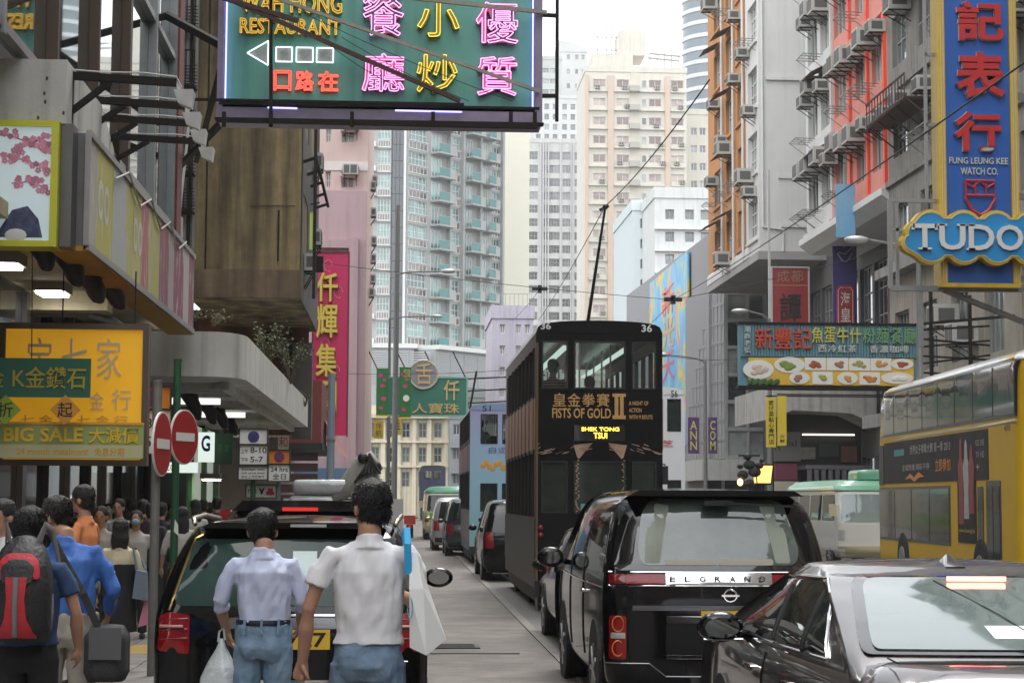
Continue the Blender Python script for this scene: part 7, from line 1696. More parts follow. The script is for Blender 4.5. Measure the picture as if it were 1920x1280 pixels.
led = mat('amber_led', (1.0,0.6,0.05), 0.4, emit=(1.0,0.6,0.05), estr=2.2)
text('SHEK TONG', led, o, u(1089), u(1160), v(806), v(799), -0.053, 0, 0.0); text('TSUI', led, o, u(1112), u(1137), v(820), v(809), -0.053, 0, 0.004)
# gold flare print under the destination box
flare = mat('print_flare', (0.55,0.36,0.24), 0.35, var=0.7, scale=14, dirt=(0,0,0)); fr2 = random.Random(9)
mb = MB()
for k in range(34):
    sg = -1 if k % 2 else 1; xs_ = u(1125)+sg*fr2.uniform(0.05,0.95); zc = v(833)+fr2.uniform(-0.10,0.04)-abs(xs_-u(1125))*0.02; ln = fr2.uniform(0.05,0.16); mb.add([(xs_,-0.006,zc),(xs_+ln*sg,-0.006,zc-0.03),(xs_+ln*sg,-0.006,zc-0.022),(xs_,-0.006,zc+0.012)],[(0,1,2,3)])
for sg in (-1, 1):
    xc_ = u(1125); mb.add([(xc_+sg*0.12,-0.006,v(828)),(xc_+sg*0.42,-0.006,v(832)),(xc_+sg*0.36,-0.006,v(856)),(xc_+sg*0.33,-0.006,v(858))],[(0,1,2,3)])
mb.obj('flare_print', flare, t)
for a in (1077, 1165):
    mb = MB(); z_ = v(860)
    for k in range(30): zq = v(860)-k*0.028; xq = u(a)+fr2.uniform(0,0.05); mb.add([(xq,-0.006,zq),(xq+0.03,-0.006,zq-0.005),(xq+0.025,-0.006,zq-0.02),(xq,-0.006,zq-0.02)],[(0,1,2,3)])
    mb.obj('flare_print', flare, t)
mb = MB(); mb.box(u(1088),u(1166),-0.03,0,v(966),v(942)); mb.obj('teal_panel', mat('tram_teal', (0.16,0.36,0.30), 0.4, coat=0.4), t)
text('FOR TICKETS', wl, t, u(1080), u(1121), v(984), v(978), -0.012, 0, 0.02); text('購票', wl, t, u(1080), u(1093), v(992), v(986), -0.012, 0, 0.01)
for i, (a, c) in enumerate(((1080,(0.03,0.08,0.3)),(1093,(0.6,0.25,0.06)),(1108,(0.65,0.65,0.65)))):
    mb = MB(); mb.box(u(a),u(a+10),-0.012,0,v(1008),v(998)); o = mb.obj('icon_square', mat('icon_%d' % i, c, 0.4), t)
    if i == 0: text('f', wl, o, u(a+3), u(a+8), v(1007), v(999), -0.014, 0, 0.02)
mb = MB(); mb.box(u(1043),u(1090),-0.012,0,v(1030),v(1024)).box(u(1050),u(1058),-0.012,0,v(1056),v(1030)).box(u(1075),u(1083),-0.012,0,v(1056),v(1030)); mb.obj('white_print', wl, t)
for a, q, m_, nm in ((1013,987,RL,'rear_lamp'),(1013,1001,RL,'rear_lamp'),(1013,1050,CL,'rear_lamp'),(1012,1064,RL,'rear_lamp'),(1027,1064,RL,'rear_lamp')):
    mb = MB(); mb.sm = True; mb.ball((u(a),-0.02,v(q)),0.045,0.035,0.045,12,8); mb.obj(nm, m_, t)
mb = MB(); mb.box(1.99,2.12,0.3,0.36,v(905),v(870)); mb.bar((1.98,0.3,v(865)),(2.08,0.33,v(868)),0.02); mb.obj('side_mirror', BLACK, t)
mb = MB(); mb.tube([(0.02,-0.02,v(1140)),(0.02,-0.02,v(640))], 0.02, 6); mb.obj('corner_rail', mat('brass_rail', (0.25,0.18,0.10), 0.4, 0.5), t)
# trolley pole on the roof
px_, pz_ = XZ(1095, 596, 33); b0 = Vector((px_-X36, 4.0, 4.42)); tip = W(1135, 388, 32.4)-Vector((X36, 29, 0))
mb = MB(); mb.box(b0.x-.12,b0.x+.12,3.7,4.5,4.38,4.52); mb.tube([b0, tip], [0.035,0.02], 8); mb.ball(tip,0.05); mb.bar(tip+Vector((-.1,0,-.06)),tip+Vector((.06,0,.02)),0.05); mb.obj('trolley_pole', BLACK, t)
mb = MB(); 
for q in (1100,1108,1118,1128): a_ = u(q); 
mb.tube([(u(1108),5,4.4),(u(1112),5,4.95),(u(1118),5,4.95),(u(1124),5,4.4)], 0.012, 5).bar((u(1106),5,4.6),(u(1126),5,4.6),0.015).bar((u(1108),5,4.4),(u(1108),5,4.6),0.015).bar((u(1126),5,4.4),(u(1126),5,4.6),0.015); mb.obj('roof_bracket', WHITE_METAL, t)
# blue tram
lil = mat('tram_lilac_blue', (0.27,0.36,0.55), 0.35, coat=0.4); 
def blue_mat():
    m = bpy.data.materials.new('tram_sky_print'); m.use_nodes = True; t_ = m.node_tree; b = t_.nodes['Principled BSDF']
    tc = _n(t_, 'ShaderNodeTexCoord'); sp = _n(t_, 'ShaderNodeSeparateXYZ'); t_.links.new(tc.outputs['Object'], sp.inputs[0]); mr = _n(t_, 'ShaderNodeMapRange'); mr.inputs['From Max'].default_value = 4.4; t_.links.new(sp.outputs['Z'], mr.inputs['Value'])
    cr = _n(t_, 'ShaderNodeValToRGB'); e = cr.color_ramp.elements; e[0].position = 0.2; e[0].color = (0.28,0.52,0.56,1); e[1].position = 0.95; e[1].color = (0.42,0.42,0.66,1); x = e.new(0.6); x.color = (0.34,0.54,0.70,1)
    t_.links.new(mr.outputs[0], cr.inputs[0]); t_.links.new(cr.outputs[0], b.inputs['Base Color']); b.inputs['Roughness'].default_value = 0.35
    return m
bm_ = blue_mat()
t = tram('double_deck_tram', 'pale blue and lilac double deck tram ahead of the black one', (880-750)/F*50, 50, 9.2, dict(end=bm_, side=mat('blue_tram_side', (0.22,0.20,0.24), 0.4, var=0.5), roof=lil), '51', [(0.28,0.74),(0.86,1.5)], [(1.4,2.15),(3.2,4.0)], H=4.3, side_bands=[(2.5,3.2,mat('blue_tram_band', (0.45,0.30,0.33), 0.4, var=0.5)),(0.6,1.4,mat('blue_tram_low', (0.33,0.30,0.30), 0.4, var=0.5))])
text('51', MATS['ink'], t, 0.32, 0.55, 4.08, 4.22, -0.02, 0, 0.01); text('自遊行李', mat('print_blue_ink', (0.08,0.12,0.3), 0.5), t, 0.5, 1.6, 2.95, 3.12, -0.01); 
mb = MB(); 
for q in range(9): mb.ball((0.35+0.09*q,-0.005,2.62+0.08*math.sin(q*1.7)),0.07,0.008,0.08,8,5)
mb.obj('orange_lettering', mat('print_orange', (0.75,0.35,0.04), 0.4), t)
for a, q in ((0.28,1.18),(0.28,1.0),(0.28,0.6),(0.42,0.55)): mb = MB(); mb.ball((a,-0.02,q),0.05,0.03,0.05); mb.obj('rear_lamp', BLACK, t)
mb = MB(); mb.tube([(0.1,3,4.25),(0.25,2.2,5.3)], 0.03, 6); mb.obj('trolley_pole', BLACK, t)
# white tram on the other track
wt = mat('tram_white_paint', (0.82,0.83,0.85), 0.35, coat=0.4, var=0.08)
t = tram('double_deck_tram', 'white double deck tram showing only its right edge behind the black one', 6.73-1.99, 44, 9.2, dict(end=wt, side=wt, roof=wt), '56', [(0.5,1.3),(1.57,1.9)], [(1.75,2.2),(3.35,4.12)], H=4.42, dark=True)
text('56', MATS['ink'], t, 1.66, 1.82, 4.16, 4.32, -0.02, 0, 0.01); text('東芝', RDP, t, 1.1, 1.72, 2.98, 3.14, -0.012, 0, 0.012)
# distant tram
t = tram('double_deck_tram', 'tiny dark navy tram far down the street above the green minibus', (788-750)/F*150, 150, 9.2, dict(end=mat('tram_navy', (0.02,0.025,0.07), 0.4), side=mat('tram_navy', (0.02,0.025,0.07), 0.4), roof=BLACK), '', [(0.3,0.9),(1.05,1.7)], [(1.5,2.3),(3.3,4.0)])
# people in the tram windows are built with the other people

# ---- yellow bus
t = thing('double_deck_bus', 'yellow double deck bus with a long dark poster panel along its flank', 'bus', (10.5, 31.2, 0), -math.atan2(0.62, 11.8))
YP = mat('bus_yellow', (0.72,0.43,0.01), 0.5, coat=0.0, spec=0.3, var=0.2, scale=1.5, dirt=(0.2,0.15,0.05)); BD = mat('bus_black_trim', (0.012,0.012,0.012), 0.3)
BGL = mat('bus_glass', (0.02,0.022,0.022), 0.05, spec=0.5, coat=0.1, bump=0.03, bscale=1.6); BGL2 = mat('bus_upper_glass', (0.07,0.08,0.08), 0.06, spec=0.7, coat=0.3, bump=0.03, bscale=1.3)
BL_ = 11.9
Bb = Body([(0.3,-.0+0.1,BL_-.1,1.22,0.2),(0.5,0,BL_,1.25,0.22),(2.5,0,BL_,1.25,0.22),(3.9,0.02,BL_-.25,1.25,0.25),(4.15,0.05,BL_-.4,1.23,0.3),(4.3,0.2,BL_-.6,1.12,0.35),(4.36,0.4,BL_-.8,0.95,0.35)], 0.05, 0.0)
Bb.mb(40, 0.03).obj('body', YP, t, (1.25,0,0), fixn=True)
mb = MB(); mb.sm = True
fb_ = lambda a, b, l: (1.25+Bb.side(a, b, -1)-l, a, b)
def bp(name, m_, a, b, c, d, th=0.008, r=0.03): return patch(rounded(rect(a,b,c,d), r) if r else rect(a,b,c,d), fb_, th, (1,.99,.5)).obj(name, m_, t, fixn=True)
Body([(4.16,0.04,BL_-.39,1.235,0.3),(4.3,0.18,BL_-.58,1.13,0.35),(4.37,0.4,BL_-.8,0.95,0.35)], 0.05).mb(8,0.035).obj('roof', mat('bus_white_roof', (0.8,0.8,0.78), 0.3, coat=0.5, var=0.3), t, (1.25,0,0), fixn=True)
patch(rect(0.2,BL_-.35,4.20,4.32), fb_, 0.02, (1,.99,.5)).obj('roof_edge', mat('bus_white_roof', (0.8,0.8,0.78), 0.3, coat=0.5, var=0.3), t, fixn=True)
bp('window_band', BD, 0.15, BL_-.12, 3.18, 4.17)
for i in range(8):
    a = 0.25+i*1.4; bp('upper_window', BGL2, a, min(a+1.33, BL_-.2), 3.24, 4.13, 0.014, 0.05)
bp('cream_stripe', mat('bus_cream', (0.55,0.48,0.25), 0.4), 0.15, BL_-.15, 3.08, 3.14, 0.008, 0)
PB = mat('poster_dark', (0.02,0.019,0.022), 0.6, var=0.7, scale=1.8, dirt=(0.16,0.13,0.1), spec=0.2)
bp('poster_panel', PB, 2.0, 11.1, 2.12, 3.04, 0.010, 0)
bp('poster_panel', PB, 2.9, 4.3, 0.95, 2.118, 0.0105, 0)
pm_ = mat('poster_print_pale', (0.5,0.48,0.45), 0.5, var=0.5, scale=6); pr_ = mat('poster_print_red', (0.30,0.03,0.04), 0.5, var=0.4, scale=8); po_ = mat('poster_print_orange', (0.7,0.25,0.03), 0.5)
bfr2 = lambda x, y, z: (fb_(11.0-x, z, 0.016))
text('世界女子拳擊大賽 第一季 2013', pm_, t, 2.6, 6.2, 2.72, 2.92, 0, 0, 0, 'lettering', frame=bfr2); bp('poster_tag', mat('poster_teal', (0.05,0.25,0.28), 0.5), 9.0, 10.0, 2.72, 2.86, 0.016, 0)
text('全城熱播 精彩不停', pm_, t, 1.8, 4.4, 2.38, 2.52, 0, 0, 0, 'lettering', frame=bfr2); text('立即參加', po_, t, 4.9, 6.2, 2.32, 2.58, 0, 0, 0.01, 'lettering', frame=bfr2)
mb = MB(); P_ = [(8.9,2.2),(8.4,2.32),(8.05,2.22),(7.6,2.34),(7.1,2.24),(7.6,2.22),(8.0,2.14),(8.4,2.22)]; patch(P_, fb_, 0.016, (1,.6,.2)).obj('orange_flourish', po_, t, fixn=True)
for i, (a, hh, m_) in enumerate(((4.0,2.95,pr_),(3.6,2.9,pm_),(3.2,2.8,pr_))):
    o = patch([(a-.18,1.3+i*.1),(a+.18,1.3+i*.1),(a+.16,1.9),(a+.22,2.4),(a+.1,2.55),(a+.08,hh-.1),(a,hh),(a-.08,hh-.1),(a-.1,2.55),(a-.22,2.4),(a-.16,1.9)], fb_, 0.0165+i*.002, (1,.7,.3)).obj('poster_figure', m_, t, fixn=True)
text('www.boxing.hk', mat('poster_yellow', (0.6,0.45,0.05), 0.5), t, 6.8, 8.0, 1.12, 1.22, 0, 0, 0.005, 'lettering', frame=bfr2)
for i in range(5): text(('KO','LIVE','TV','HD','+')[i], pm_, t, 8.15+(i % 2)*.35, 8.4+(i % 2)*.35, 2.75-(i//2)*.22, 2.86-(i//2)*.22, 0, 0, 0, 'lettering', frame=bfr2)
bp('window_band', BD, 4.9, BL_-.15, 0.86, 2.04)
for i in range(4):
    a = 5.0+i*1.68; bp('lower_window', BGL, a, a+1.6, 0.92, 1.98, 0.014, 0.06)
bp('door', BD, 1.2, 2.2, 0.45, 2.1); bp('door_glass', BGL, 1.28, 1.68, 0.6, 2.0, 0.014, 0.04); bp('door_glass', BGL, 1.74, 2.14, 0.6, 2.0, 0.014, 0.04); bp('small_window', BGL, 2.4, 2.8, 0.9, 2.0, 0.012, 0.04)
text('475', BD, t, 10.1, 10.5, 2.95, 3.06, 0, 0, 0.01, 'lettering', frame=bfr2)
bp('rear_stripe', BD, BL_-.15, BL_-.05, 0.5, 4.0, 0.006, 0)
bp('vent_grille', mat('grille_dark', (0.03,0.03,0.03), 0.5), BL_-.75, BL_-.25, 2.1, 3.0, 0.02, 0.02)
for y in (2.6, 9.2): 
    mb = MB(); mb.disc((-0.005,y,0.5),0.55,26,'x',0.03); mb.obj('wheel_arch', BLACK, t); mb = MB(); mb.disc((0.0,y,0.48),0.47,26,'x',0.07); o = mb.obj('wheel', RUBBER, t); mb = MB(); mb.disc((-0.03,y,0.48),0.27,20,'x',0.05); mb.obj('rim', GREY_METAL, o)
# ---- minibuses
def minibus(label, X, Y, roofm, lowm, rot=0.0, front=False, L_=6.6, ac=True, midm=None):
    t = thing('minibus', label, 'minibus', (X, Y, 0), rot)
    Bm = Body([(0.3,0.1,L_,0.92,0.16),(0.5,0,L_,0.98,0.16),(1.1,0.0,L_,0.99,0.16),(1.25,0.03,L_,0.98,0.16),(1.95,0.25,L_-.1,0.93,0.18),(2.12,0.34,L_-.2,0.88,0.22),(2.22,0.5,L_-.35,0.76,0.28)], 0.10, 0.02)
    Bm.mb(30, 0.05).obj('body', lowm, t, fixn=True)
    Br = Body([(1.98,0.24,L_-.08,0.945,0.18),(2.12,0.32,L_-.18,0.895,0.22),(2.235,0.48,L_-.33,0.77,0.28)], 0.10, 0.02); Br.mb(8, 0.06).obj('roof', roofm, t, fixn=True)
    rear_panel(Bm, t, 'windscreen', CGL if not front else mat('pale_windscreen', (0.20,0.25,0.25), 0.04, coat=0.8), [(-0.86,1.2),(0.86,1.2),(0.80,1.9),(-0.80,1.9)], 0.008, 0.1)
    if midm: rear_panel(Bm, t, 'painted_panel', midm, rect(-0.93,0.93,0.62,1.16), 0.004, 0.02); 
    for sg in (-1, 1):
        for k in range(4): side_panel(Bm, t, 'side_window', CGL, rect(0.45+k*1.45,1.75+k*1.45,1.22,1.88), 0.006, 0.06, sg)
        if midm: side_panel(Bm, t, 'painted_panel', midm, rect(0.2,L_-.2,0.62,1.16), 0.004, 0.02, sg)
        rear_panel(Bm, t, 'lamp', RL if not front else CL, [(sg*.95,0.75),(sg*.78,0.75),(sg*.78,1.0),(sg*.95,1.0)], 0.012, 0.03)
        wheel(t, sg*0.96, 1.0, 0.34, sg); wheel(t, sg*0.96, L_-1.2, 0.34, sg)
        mb = MB(); mb.box(sg*1.02,sg*1.2,-0.05,0.02,1.35,1.65); mb.bar((sg*.9,0.2,1.6),(sg*1.1,0,1.6),0.03); mb.obj('side_mirror', mat('cream_mirror', (0.5,0.45,0.30), 0.4), t)
    rear_panel(Bm, t, 'bumper', mat('bumper_cream', (0.45,0.4,0.25), 0.5), rect(-0.94,0.94,0.35,0.6), 0.03, 0.03)
    if ac: 
        mb = MB(); mb.sm = True; Ba = Body([(0,0,1.2,.5,.15),(.2,0,1.2,.5,.15),(.26,.06,1.14,.42,.15)]); Ba.mb(6,.02).obj('roof_unit', roofm, t, (0.2,0.6,2.26), fixn=True)
    return t, Bm
GRM = mat('minibus_green', (0.03,0.26,0.13), 0.4, coat=0.4); GRP = mat('minibus_pale_green', (0.16,0.42,0.28), 0.4, coat=0.4); CRM = mat('minibus_cream', (0.58,0.54,0.38), 0.4, coat=0.4)
minibus('pale green roofed minibus facing the viewer beside the yellow bus', 11.95, 46.5, GRP, mat('minibus_white', (0.6,0.6,0.56), 0.35, coat=0.4), 0, True)
t, Bm = minibus('green and cream minibus seen from behind far down the left lane', (838-750)/F*80, 80, GRM, CRM, 0, False, ac=False, midm=mat('minibus_lime', (0.20,0.42,0.05), 0.4)); text('VOLVO', wl, t, 0, 0, 0, 0) if False else None
simple_car('silver_van', 'silver van in front of the green minibus down the left lane', (858-750)/F*63, 63, mat('silver_paint', (0.42,0.42,0.42), 0.3, 0.6, coat=0.5), 1.78, 0.85, 4.5, van=True, hatch_slope=0.2)
simple_car('dark_green_van', 'dark green van nearest the pale blue tram in the left lane', (888-750)/F*57, 57, mat('dark_green_paint', (0.015,0.035,0.035), 0.25, coat=0.8), 1.75, 0.85, 4.5, van=True, hatch_slope=0.15)
simple_car('black_people_carrier', 'black people carrier between the blue tram and the black tram', 1.75+0.87, 39.5, CB, 1.72, 0.87, 4.6, hatch_slope=0.3)
simple_car('blue_lorry', 'small blue roofed van far off beside the distant tram', (840-750)/F*120+1.0, 120, mat('bright_blue_paint', (0.03,0.12,0.35), 0.4, coat=0.4), 2.6, 0.9, 4.5, van=True)
# motorcycle at the kerb and its litter of bags
t = thing('motorcycle', 'small dark motorcycle parked far down the left kerb with a red rear lamp', 'motorcycle', (0.35, 66, 0))
mb = MB()
for y in (0, 1.25): mb.disc((0,y,0.3),0.3,20,'x',0.1)
mb.obj('wheel', RUBBER, t); mb = MB(); mb.bar((0,0,0.3),(0,0.6,0.7),0.08).bar((0,0.6,0.7),(0,1.25,0.3),0.06).bar((0,1.05,0.3),(0,0.95,1.05),0.05).box(-0.12,0.12,-0.1,0.7,0.68,0.82).box(-0.13,0.13,0.3,0.8,0.35,0.7).bar((-0.3,0.95,1.05),(0.3,0.95,1.05),0.04); mb.obj('frame', BLACK, t)
mb = MB(); mb.ball((0,-0.14,0.75),0.06); mb.obj('rear_lamp', mat('lit_red_bar', (0.6,0.02,0.02), 0.3), t)
mb = MB(); mb.box(-0.2,0.2,-0.35,0.05,0.84,1.15); mb.obj('luggage_box', mat('red_box', (0.4,0.04,0.03), 0.4), t)
# street tree at the kerb
t = thing('street_tree', 'small leafy street tree beside the lamp posts at the left kerb', 'tree', (XZ(712,900,84)[0]-0.3, 84, 0)); r_ = random.Random(4)
mb = MB(); mb.tube([(0,0,0),(0.03,0,0.8),(0,0,1.6)], [0.07,0.05,0.04], 8); mb.obj('trunk', mat('bark', (0.10,0.08,0.06), 0.9), t)
ml = MB()
for q in range(900):
    d = Vector((r_.gauss(0,1),r_.gauss(0,1),r_.gauss(0,1))).normalized()*r_.uniform(.4,1)**.5; c = Vector((d.x*.62,d.y*.62,2.0+d.z*.85)); e = Vector((r_.gauss(0,1),r_.gauss(0,1),r_.gauss(0,1))).normalized(); f = e.orthogonal().normalized(); s_ = r_.uniform(.06,.13)
    ml.mat(r_.randrange(2)).add([c,c+e*s_*.5+f*s_*.3,c+e*s_,c+e*s_*.5-f*s_*.3],[(0,1,2,3)])
ml.obj('crown', [leafm, mat('tree_leaf_light', (0.09,0.17,0.03), 0.6)], t)
# ---- posts and signs on the left kerb
def sign_post(label, X, Y, hz, r, m_): 
    t = thing('sign_post', label, 'post', (X, Y, 0.11)); MB().tube([(0,0,0),(0,0,hz)], r, 12).obj('pole', m_, t); mb = MB(); mb.tube([(0,0,hz-.01),(0,0,hz+.02)], r*1.1, 12); mb.obj('cap', m_, t); return t
GP1 = mat('weathered_grey_pole', (0.20,0.20,0.18), 0.55, 0.2, var=0.5, scale=9, streak=0.5); GP2 = mat('green_pole', (0.015,0.10,0.05), 0.4, var=0.3, scale=7)
xg = XZ(291, 935, 17)[0]; xgr = XZ(328, 935, 20.5)[0]
sign_post('worn grey pole with torn stickers at the kerb carrying the side on disc', xg, 17, 2.65, 0.042, GP1)
t = sign_post('green painted pole behind the grey pole carrying a no entry disc and parking plates', xgr, 20.5, 3.1, 0.042, GP2)
mb = MB(); mb.add([(-0.0,-0.046,1.25),(0.05,-0.045,1.2),(0.045,-0.045,1.32),(0.01,-0.047,1.38)],[(0,1,2,3)]); mb.obj('torn_sticker', plate_w, t)
RS = mat('sign_red', (0.42,0.01,0.015), 0.45, var=0.15); 
def no_entry(label, px, py, Y, r, ang):
    x, z = XZ(px, py, Y); t = thing('no_entry_sign', label, 'road sign', (x, Y, z), ang)
    MB().disc((0,0,0), r, 36, 'y', 0.02).obj('disc', plate_w, t); MB().disc((0,-0.0115,0), r*.95, 36, 'y', 0.004).obj('red_face', RS, t); MB().box(-r*.66,r*.66,-0.02,-0.0142,-r*.15,r*.15).obj('white_bar', plate_w, t)
    mb = MB(); mb.box(-0.05,0.05,0.012,0.06,-0.1,-0.06).box(-0.05,0.05,0.012,0.06,0.06,0.1); mb.obj('clamp', GREY_METAL, t); return t
no_entry('no entry disc facing the viewer on the green pole', 345, 819, 19.5, 0.285, R(67))
no_entry('no entry disc turned nearly edge on at the grey pole', 303, 832, 16.9, 0.29, R(81))
def plate_sign(label, Y, p0, p1, q0, q1, parts, backm=plate_w):
    t, w, h = board('traffic_plate', label, Y, p0, p1, q0, q1, backm, 0.02, frame=BLACK, fw=0.012, cat='road sign')
    for f in parts: f(t, w, h)
    return t
orng = mat('sign_orange', (0.62,0.22,0.02), 0.5); cbl = mat('clearway_blue', (0.05,0.05,0.22), 0.5)
def clear_disc(cx, cz, r, mr=RS):
    def f(t, w, h):
        MB().disc((w*cx,-0.006,h*cz), r, 28, 'y', 0.008).obj('roundel_ring', mr, t); MB().disc((w*cx,-0.012,h*cz), r*.8, 28, 'y', 0.008).obj('roundel_face', cbl, t)
        mb = MB(); mb.bar((w*cx-r*.6,-0.02,h*cz-r*.6),(w*cx+r*.6,-0.02,h*cz+r*.6),r*.18,0.006).bar((w*cx-r*.6,-0.02,h*cz+r*.6),(w*cx+r*.6,-0.02,h*cz-r*.6),r*.18,0.006); mb.obj('roundel_cross', mr, t)
    return f
def tx(s, a, b, c, d, m=BLACK): return lambda t, w, h: text(s, m, t, w*a, w*b, h*c, h*d, -0.004, 0, 0.012)
plate_sign('orange clearway plate with a blue crossed roundel behind the discs', 20.4, 266, 319, 725, 766, [clear_disc(.38,.5,0.10)], orng)
plate_sign('white timing plate reading eight to ten partly hidden by the discs', 20.4, 266, 319, 769, 850, [tx('8-10',.15,.95,.58,.82), tx('5-7',.15,.75,.15,.4)])
plate_sign('white clearway plate with a blue roundel above the timing lines', 25, 450, 501, 804, 832, [clear_disc(.5,.48,0.075, cbl)])
plate_sign('white timing plate reading eight to ten and five to seven', 25, 450, 501, 834, 870, [tx('8-10',.38,.97,.58,.9), tx('5-7',.38,.85,.1,.4), tx('上午',.05,.3,.55,.8), tx('下午',.05,.3,.1,.35)])
plate_sign('small white plate of fine lines below the timing plate', 25, 448, 501, 874, 898, [tx('Except taxi',.1,.9,.64,.88), tx('pick up/set down',.1,.9,.36,.58), tx('的士上落客除外',.1,.9,.06,.3)])
plate_sign('orange clearway plate to the right of the timing plate', 25.2, 504, 543, 844, 869, [clear_disc(.5,.5,0.07)], orng)
plate_sign('white plate reading twenty four hours in two scripts', 25.2, 504, 543, 871, 901, [tx('24 hrs',.1,.9,.56,.88), tx('全日',.18,.82,.08,.46)])
plate_sign('white tow away plate with a small red car', 25.4, 462, 517, 909, 932, [lambda t,w,h: MB().box(w*.68,w*.95,-.012,-.004,h*.2,h*.5).box(w*.73,w*.9,-.012,-.004,h*.5,h*.75).obj('car_symbol', RS, t), lambda t,w,h: MB().bar((w*.45,-.01,h*.75),(w*.55,-.01,h*.3),.02).bar((w*.6,-.01,h*.75),(w*.5,-.01,h*.3),.02).obj('tow_symbol', BLACK, t), tx('拖車',.05,.35,.3,.7)])
sign_post('green post carrying the two timing plates under the canopy tip', XZ(474,935,25.1)[0], 25.1, 2.0, 0.035, GP2); sign_post('grey post carrying the twenty four hour plate', XZ(522,935,25.3)[0], 25.3, 2.0, 0.03, GREY_POLE)
# ================================================================== people
def blob(mb, name, m, parent, vox=0.012, it=3, wr=0.0, wscale=(11,11,5), seed=0.0, sub=None):
    """weld overlapping volumes into one continuous skin"""
    me = mb.mesh(name, m, fixn=True); o = bpy.data.objects.new(name, me); COL.objects.link(o)
    md = o.modifiers.new('r', 'REMESH'); md.mode = 'VOXEL'; md.voxel_size = vox; md.use_smooth_shade = True
    ms = o.modifiers.new('s', 'SMOOTH'); ms.iterations = it; ms.factor = 0.5
    bpy.context.view_layer.update()
    out = bpy.data.meshes.new_from_object(o.evaluated_get(bpy.context.evaluated_depsgraph_get())); out.name = name
    bpy.data.objects.remove(o); bpy.data.meshes.remove(me)
    if wr:
        n = len(out.vertices); co = np.empty(n*3); out.vertices.foreach_get('co', co); nn = np.empty(n*3); out.vertices.foreach_get('normal', nn); co = co.reshape(-1,3); nn = nn.reshape(-1,3)
        d = np.array([noise.noise(Vector((p[0]*wscale[0]+seed, p[1]*wscale[1], p[2]*wscale[2]+p[0]*6)))+0.5*noise.noise(Vector((p[0]*wscale[0]*2.2, p[1]*wscale[1]*2.2+seed, p[2]*wscale[2]*2.6-p[0]*9))) for p in co])
        co = co+nn*(d*wr)[:,None]; out.vertices.foreach_set('co', co.ravel())
    if not out.materials: out.materials.append(m)
    out.polygons.foreach_set('use_smooth', [True]*len(out.polygons)); out.update()
    return link(name, out, parent)
SKIN = mat('skin', (0.42,0.23,0.15), 0.5, var=0.15, scale=6, dirt=(0.35,0.1,0.06)); SKIN2 = mat('skin_light', (0.52,0.31,0.21), 0.5, var=0.12, scale=6, dirt=(0.4,0.12,0.08))
HAIR = mat('black_hair', (0.007,0.006,0.006), 0.42, bump=0.9, bscale=90); HAIR2 = mat('brown_black_hair', (0.016,0.010,0.008), 0.45, bump=0.9, bscale=80)
def V(*a): return Vector(a)
def hand(mb, wrist, fwd, palm_n, s=1.0, curl=0.6, side=1):
    """palm, four unequal curled fingers and a thumb from the palm's edge"""
    f = Vector(fwd).normalized(); n = Vector(palm_n); n = (n-f*n.dot(f)).normalized(); a = f.cross(n)*side
    w = Vector(wrist); mb.tube([w, w+f*0.03*s, w+f*0.06*s, w+f*0.092*s], [(0.022*s,0.028*s),(0.017*s,0.036*s),(0.015*s,0.042*s),(0.011*s,0.040*s)], 10)
    M0 = w+f*0.085*s
    for i, ln in enumerate((0.070, 0.080, 0.075, 0.058)):
        p = M0+a*(0.030-0.020*i)*s; pts = [p-f*0.02*s, p]; d = f.copy(); 
        for k, q in enumerate((0.45, 0.32, 0.25)):
            d = (d+n*curl*(0.5+0.45*k)).normalized(); p = p+d*ln*q*s; pts.append(p)
        mb.tube(pts, [0.0095*s,0.0095*s,0.009*s,0.008*s,0.0065*s], 7)
    p = w+f*0.025*s+a*0.030*s; d = (f*0.75+a*0.6+n*0.4).normalized(); q = p+d*0.035*s; d2 = (f*0.9+a*0.1+n*0.5).normalized()
    mb.tube([w+f*0.01*s+a*0.015*s, p, q, q+d2*0.028*s], [0.013*s,0.0125*s,0.010*s,0.008*s], 8)
def strands(ho, c, k, n):
    me = ho.data; nv = len(me.vertices); r_ = random.Random(nv); vs = [v.co.copy() for v in me.vertices]; nn = [v.normal.copy() for v in me.vertices]; fs = [tuple(p.vertices) for p in me.polygons]; nf = len(fs); V_ = list(vs)
    for _ in range(n):
        i = r_.randrange(nv); p = vs[i]; d = (nn[i]*r_.uniform(.05,.4)+V(r_.gauss(0,.3),r_.gauss(0,.3),-0.9+r_.gauss(0,.3))).normalized()*r_.uniform(.012,.026)*k
        s_ = d.cross(nn[i]).normalized()*0.0018; a = len(V_); V_ += [p-s_, p+s_, p+d*.6+nn[i]*.004+s_*.6, p+d]; fs.append((a,a+1,a+2,a+3))
    m2 = bpy.data.meshes.new('hair'); m2.from_pydata(V_, [], fs); m2.materials.append(me.materials[0]); m2.polygons.foreach_set('use_smooth', [True]*len(fs)); ho.data = m2
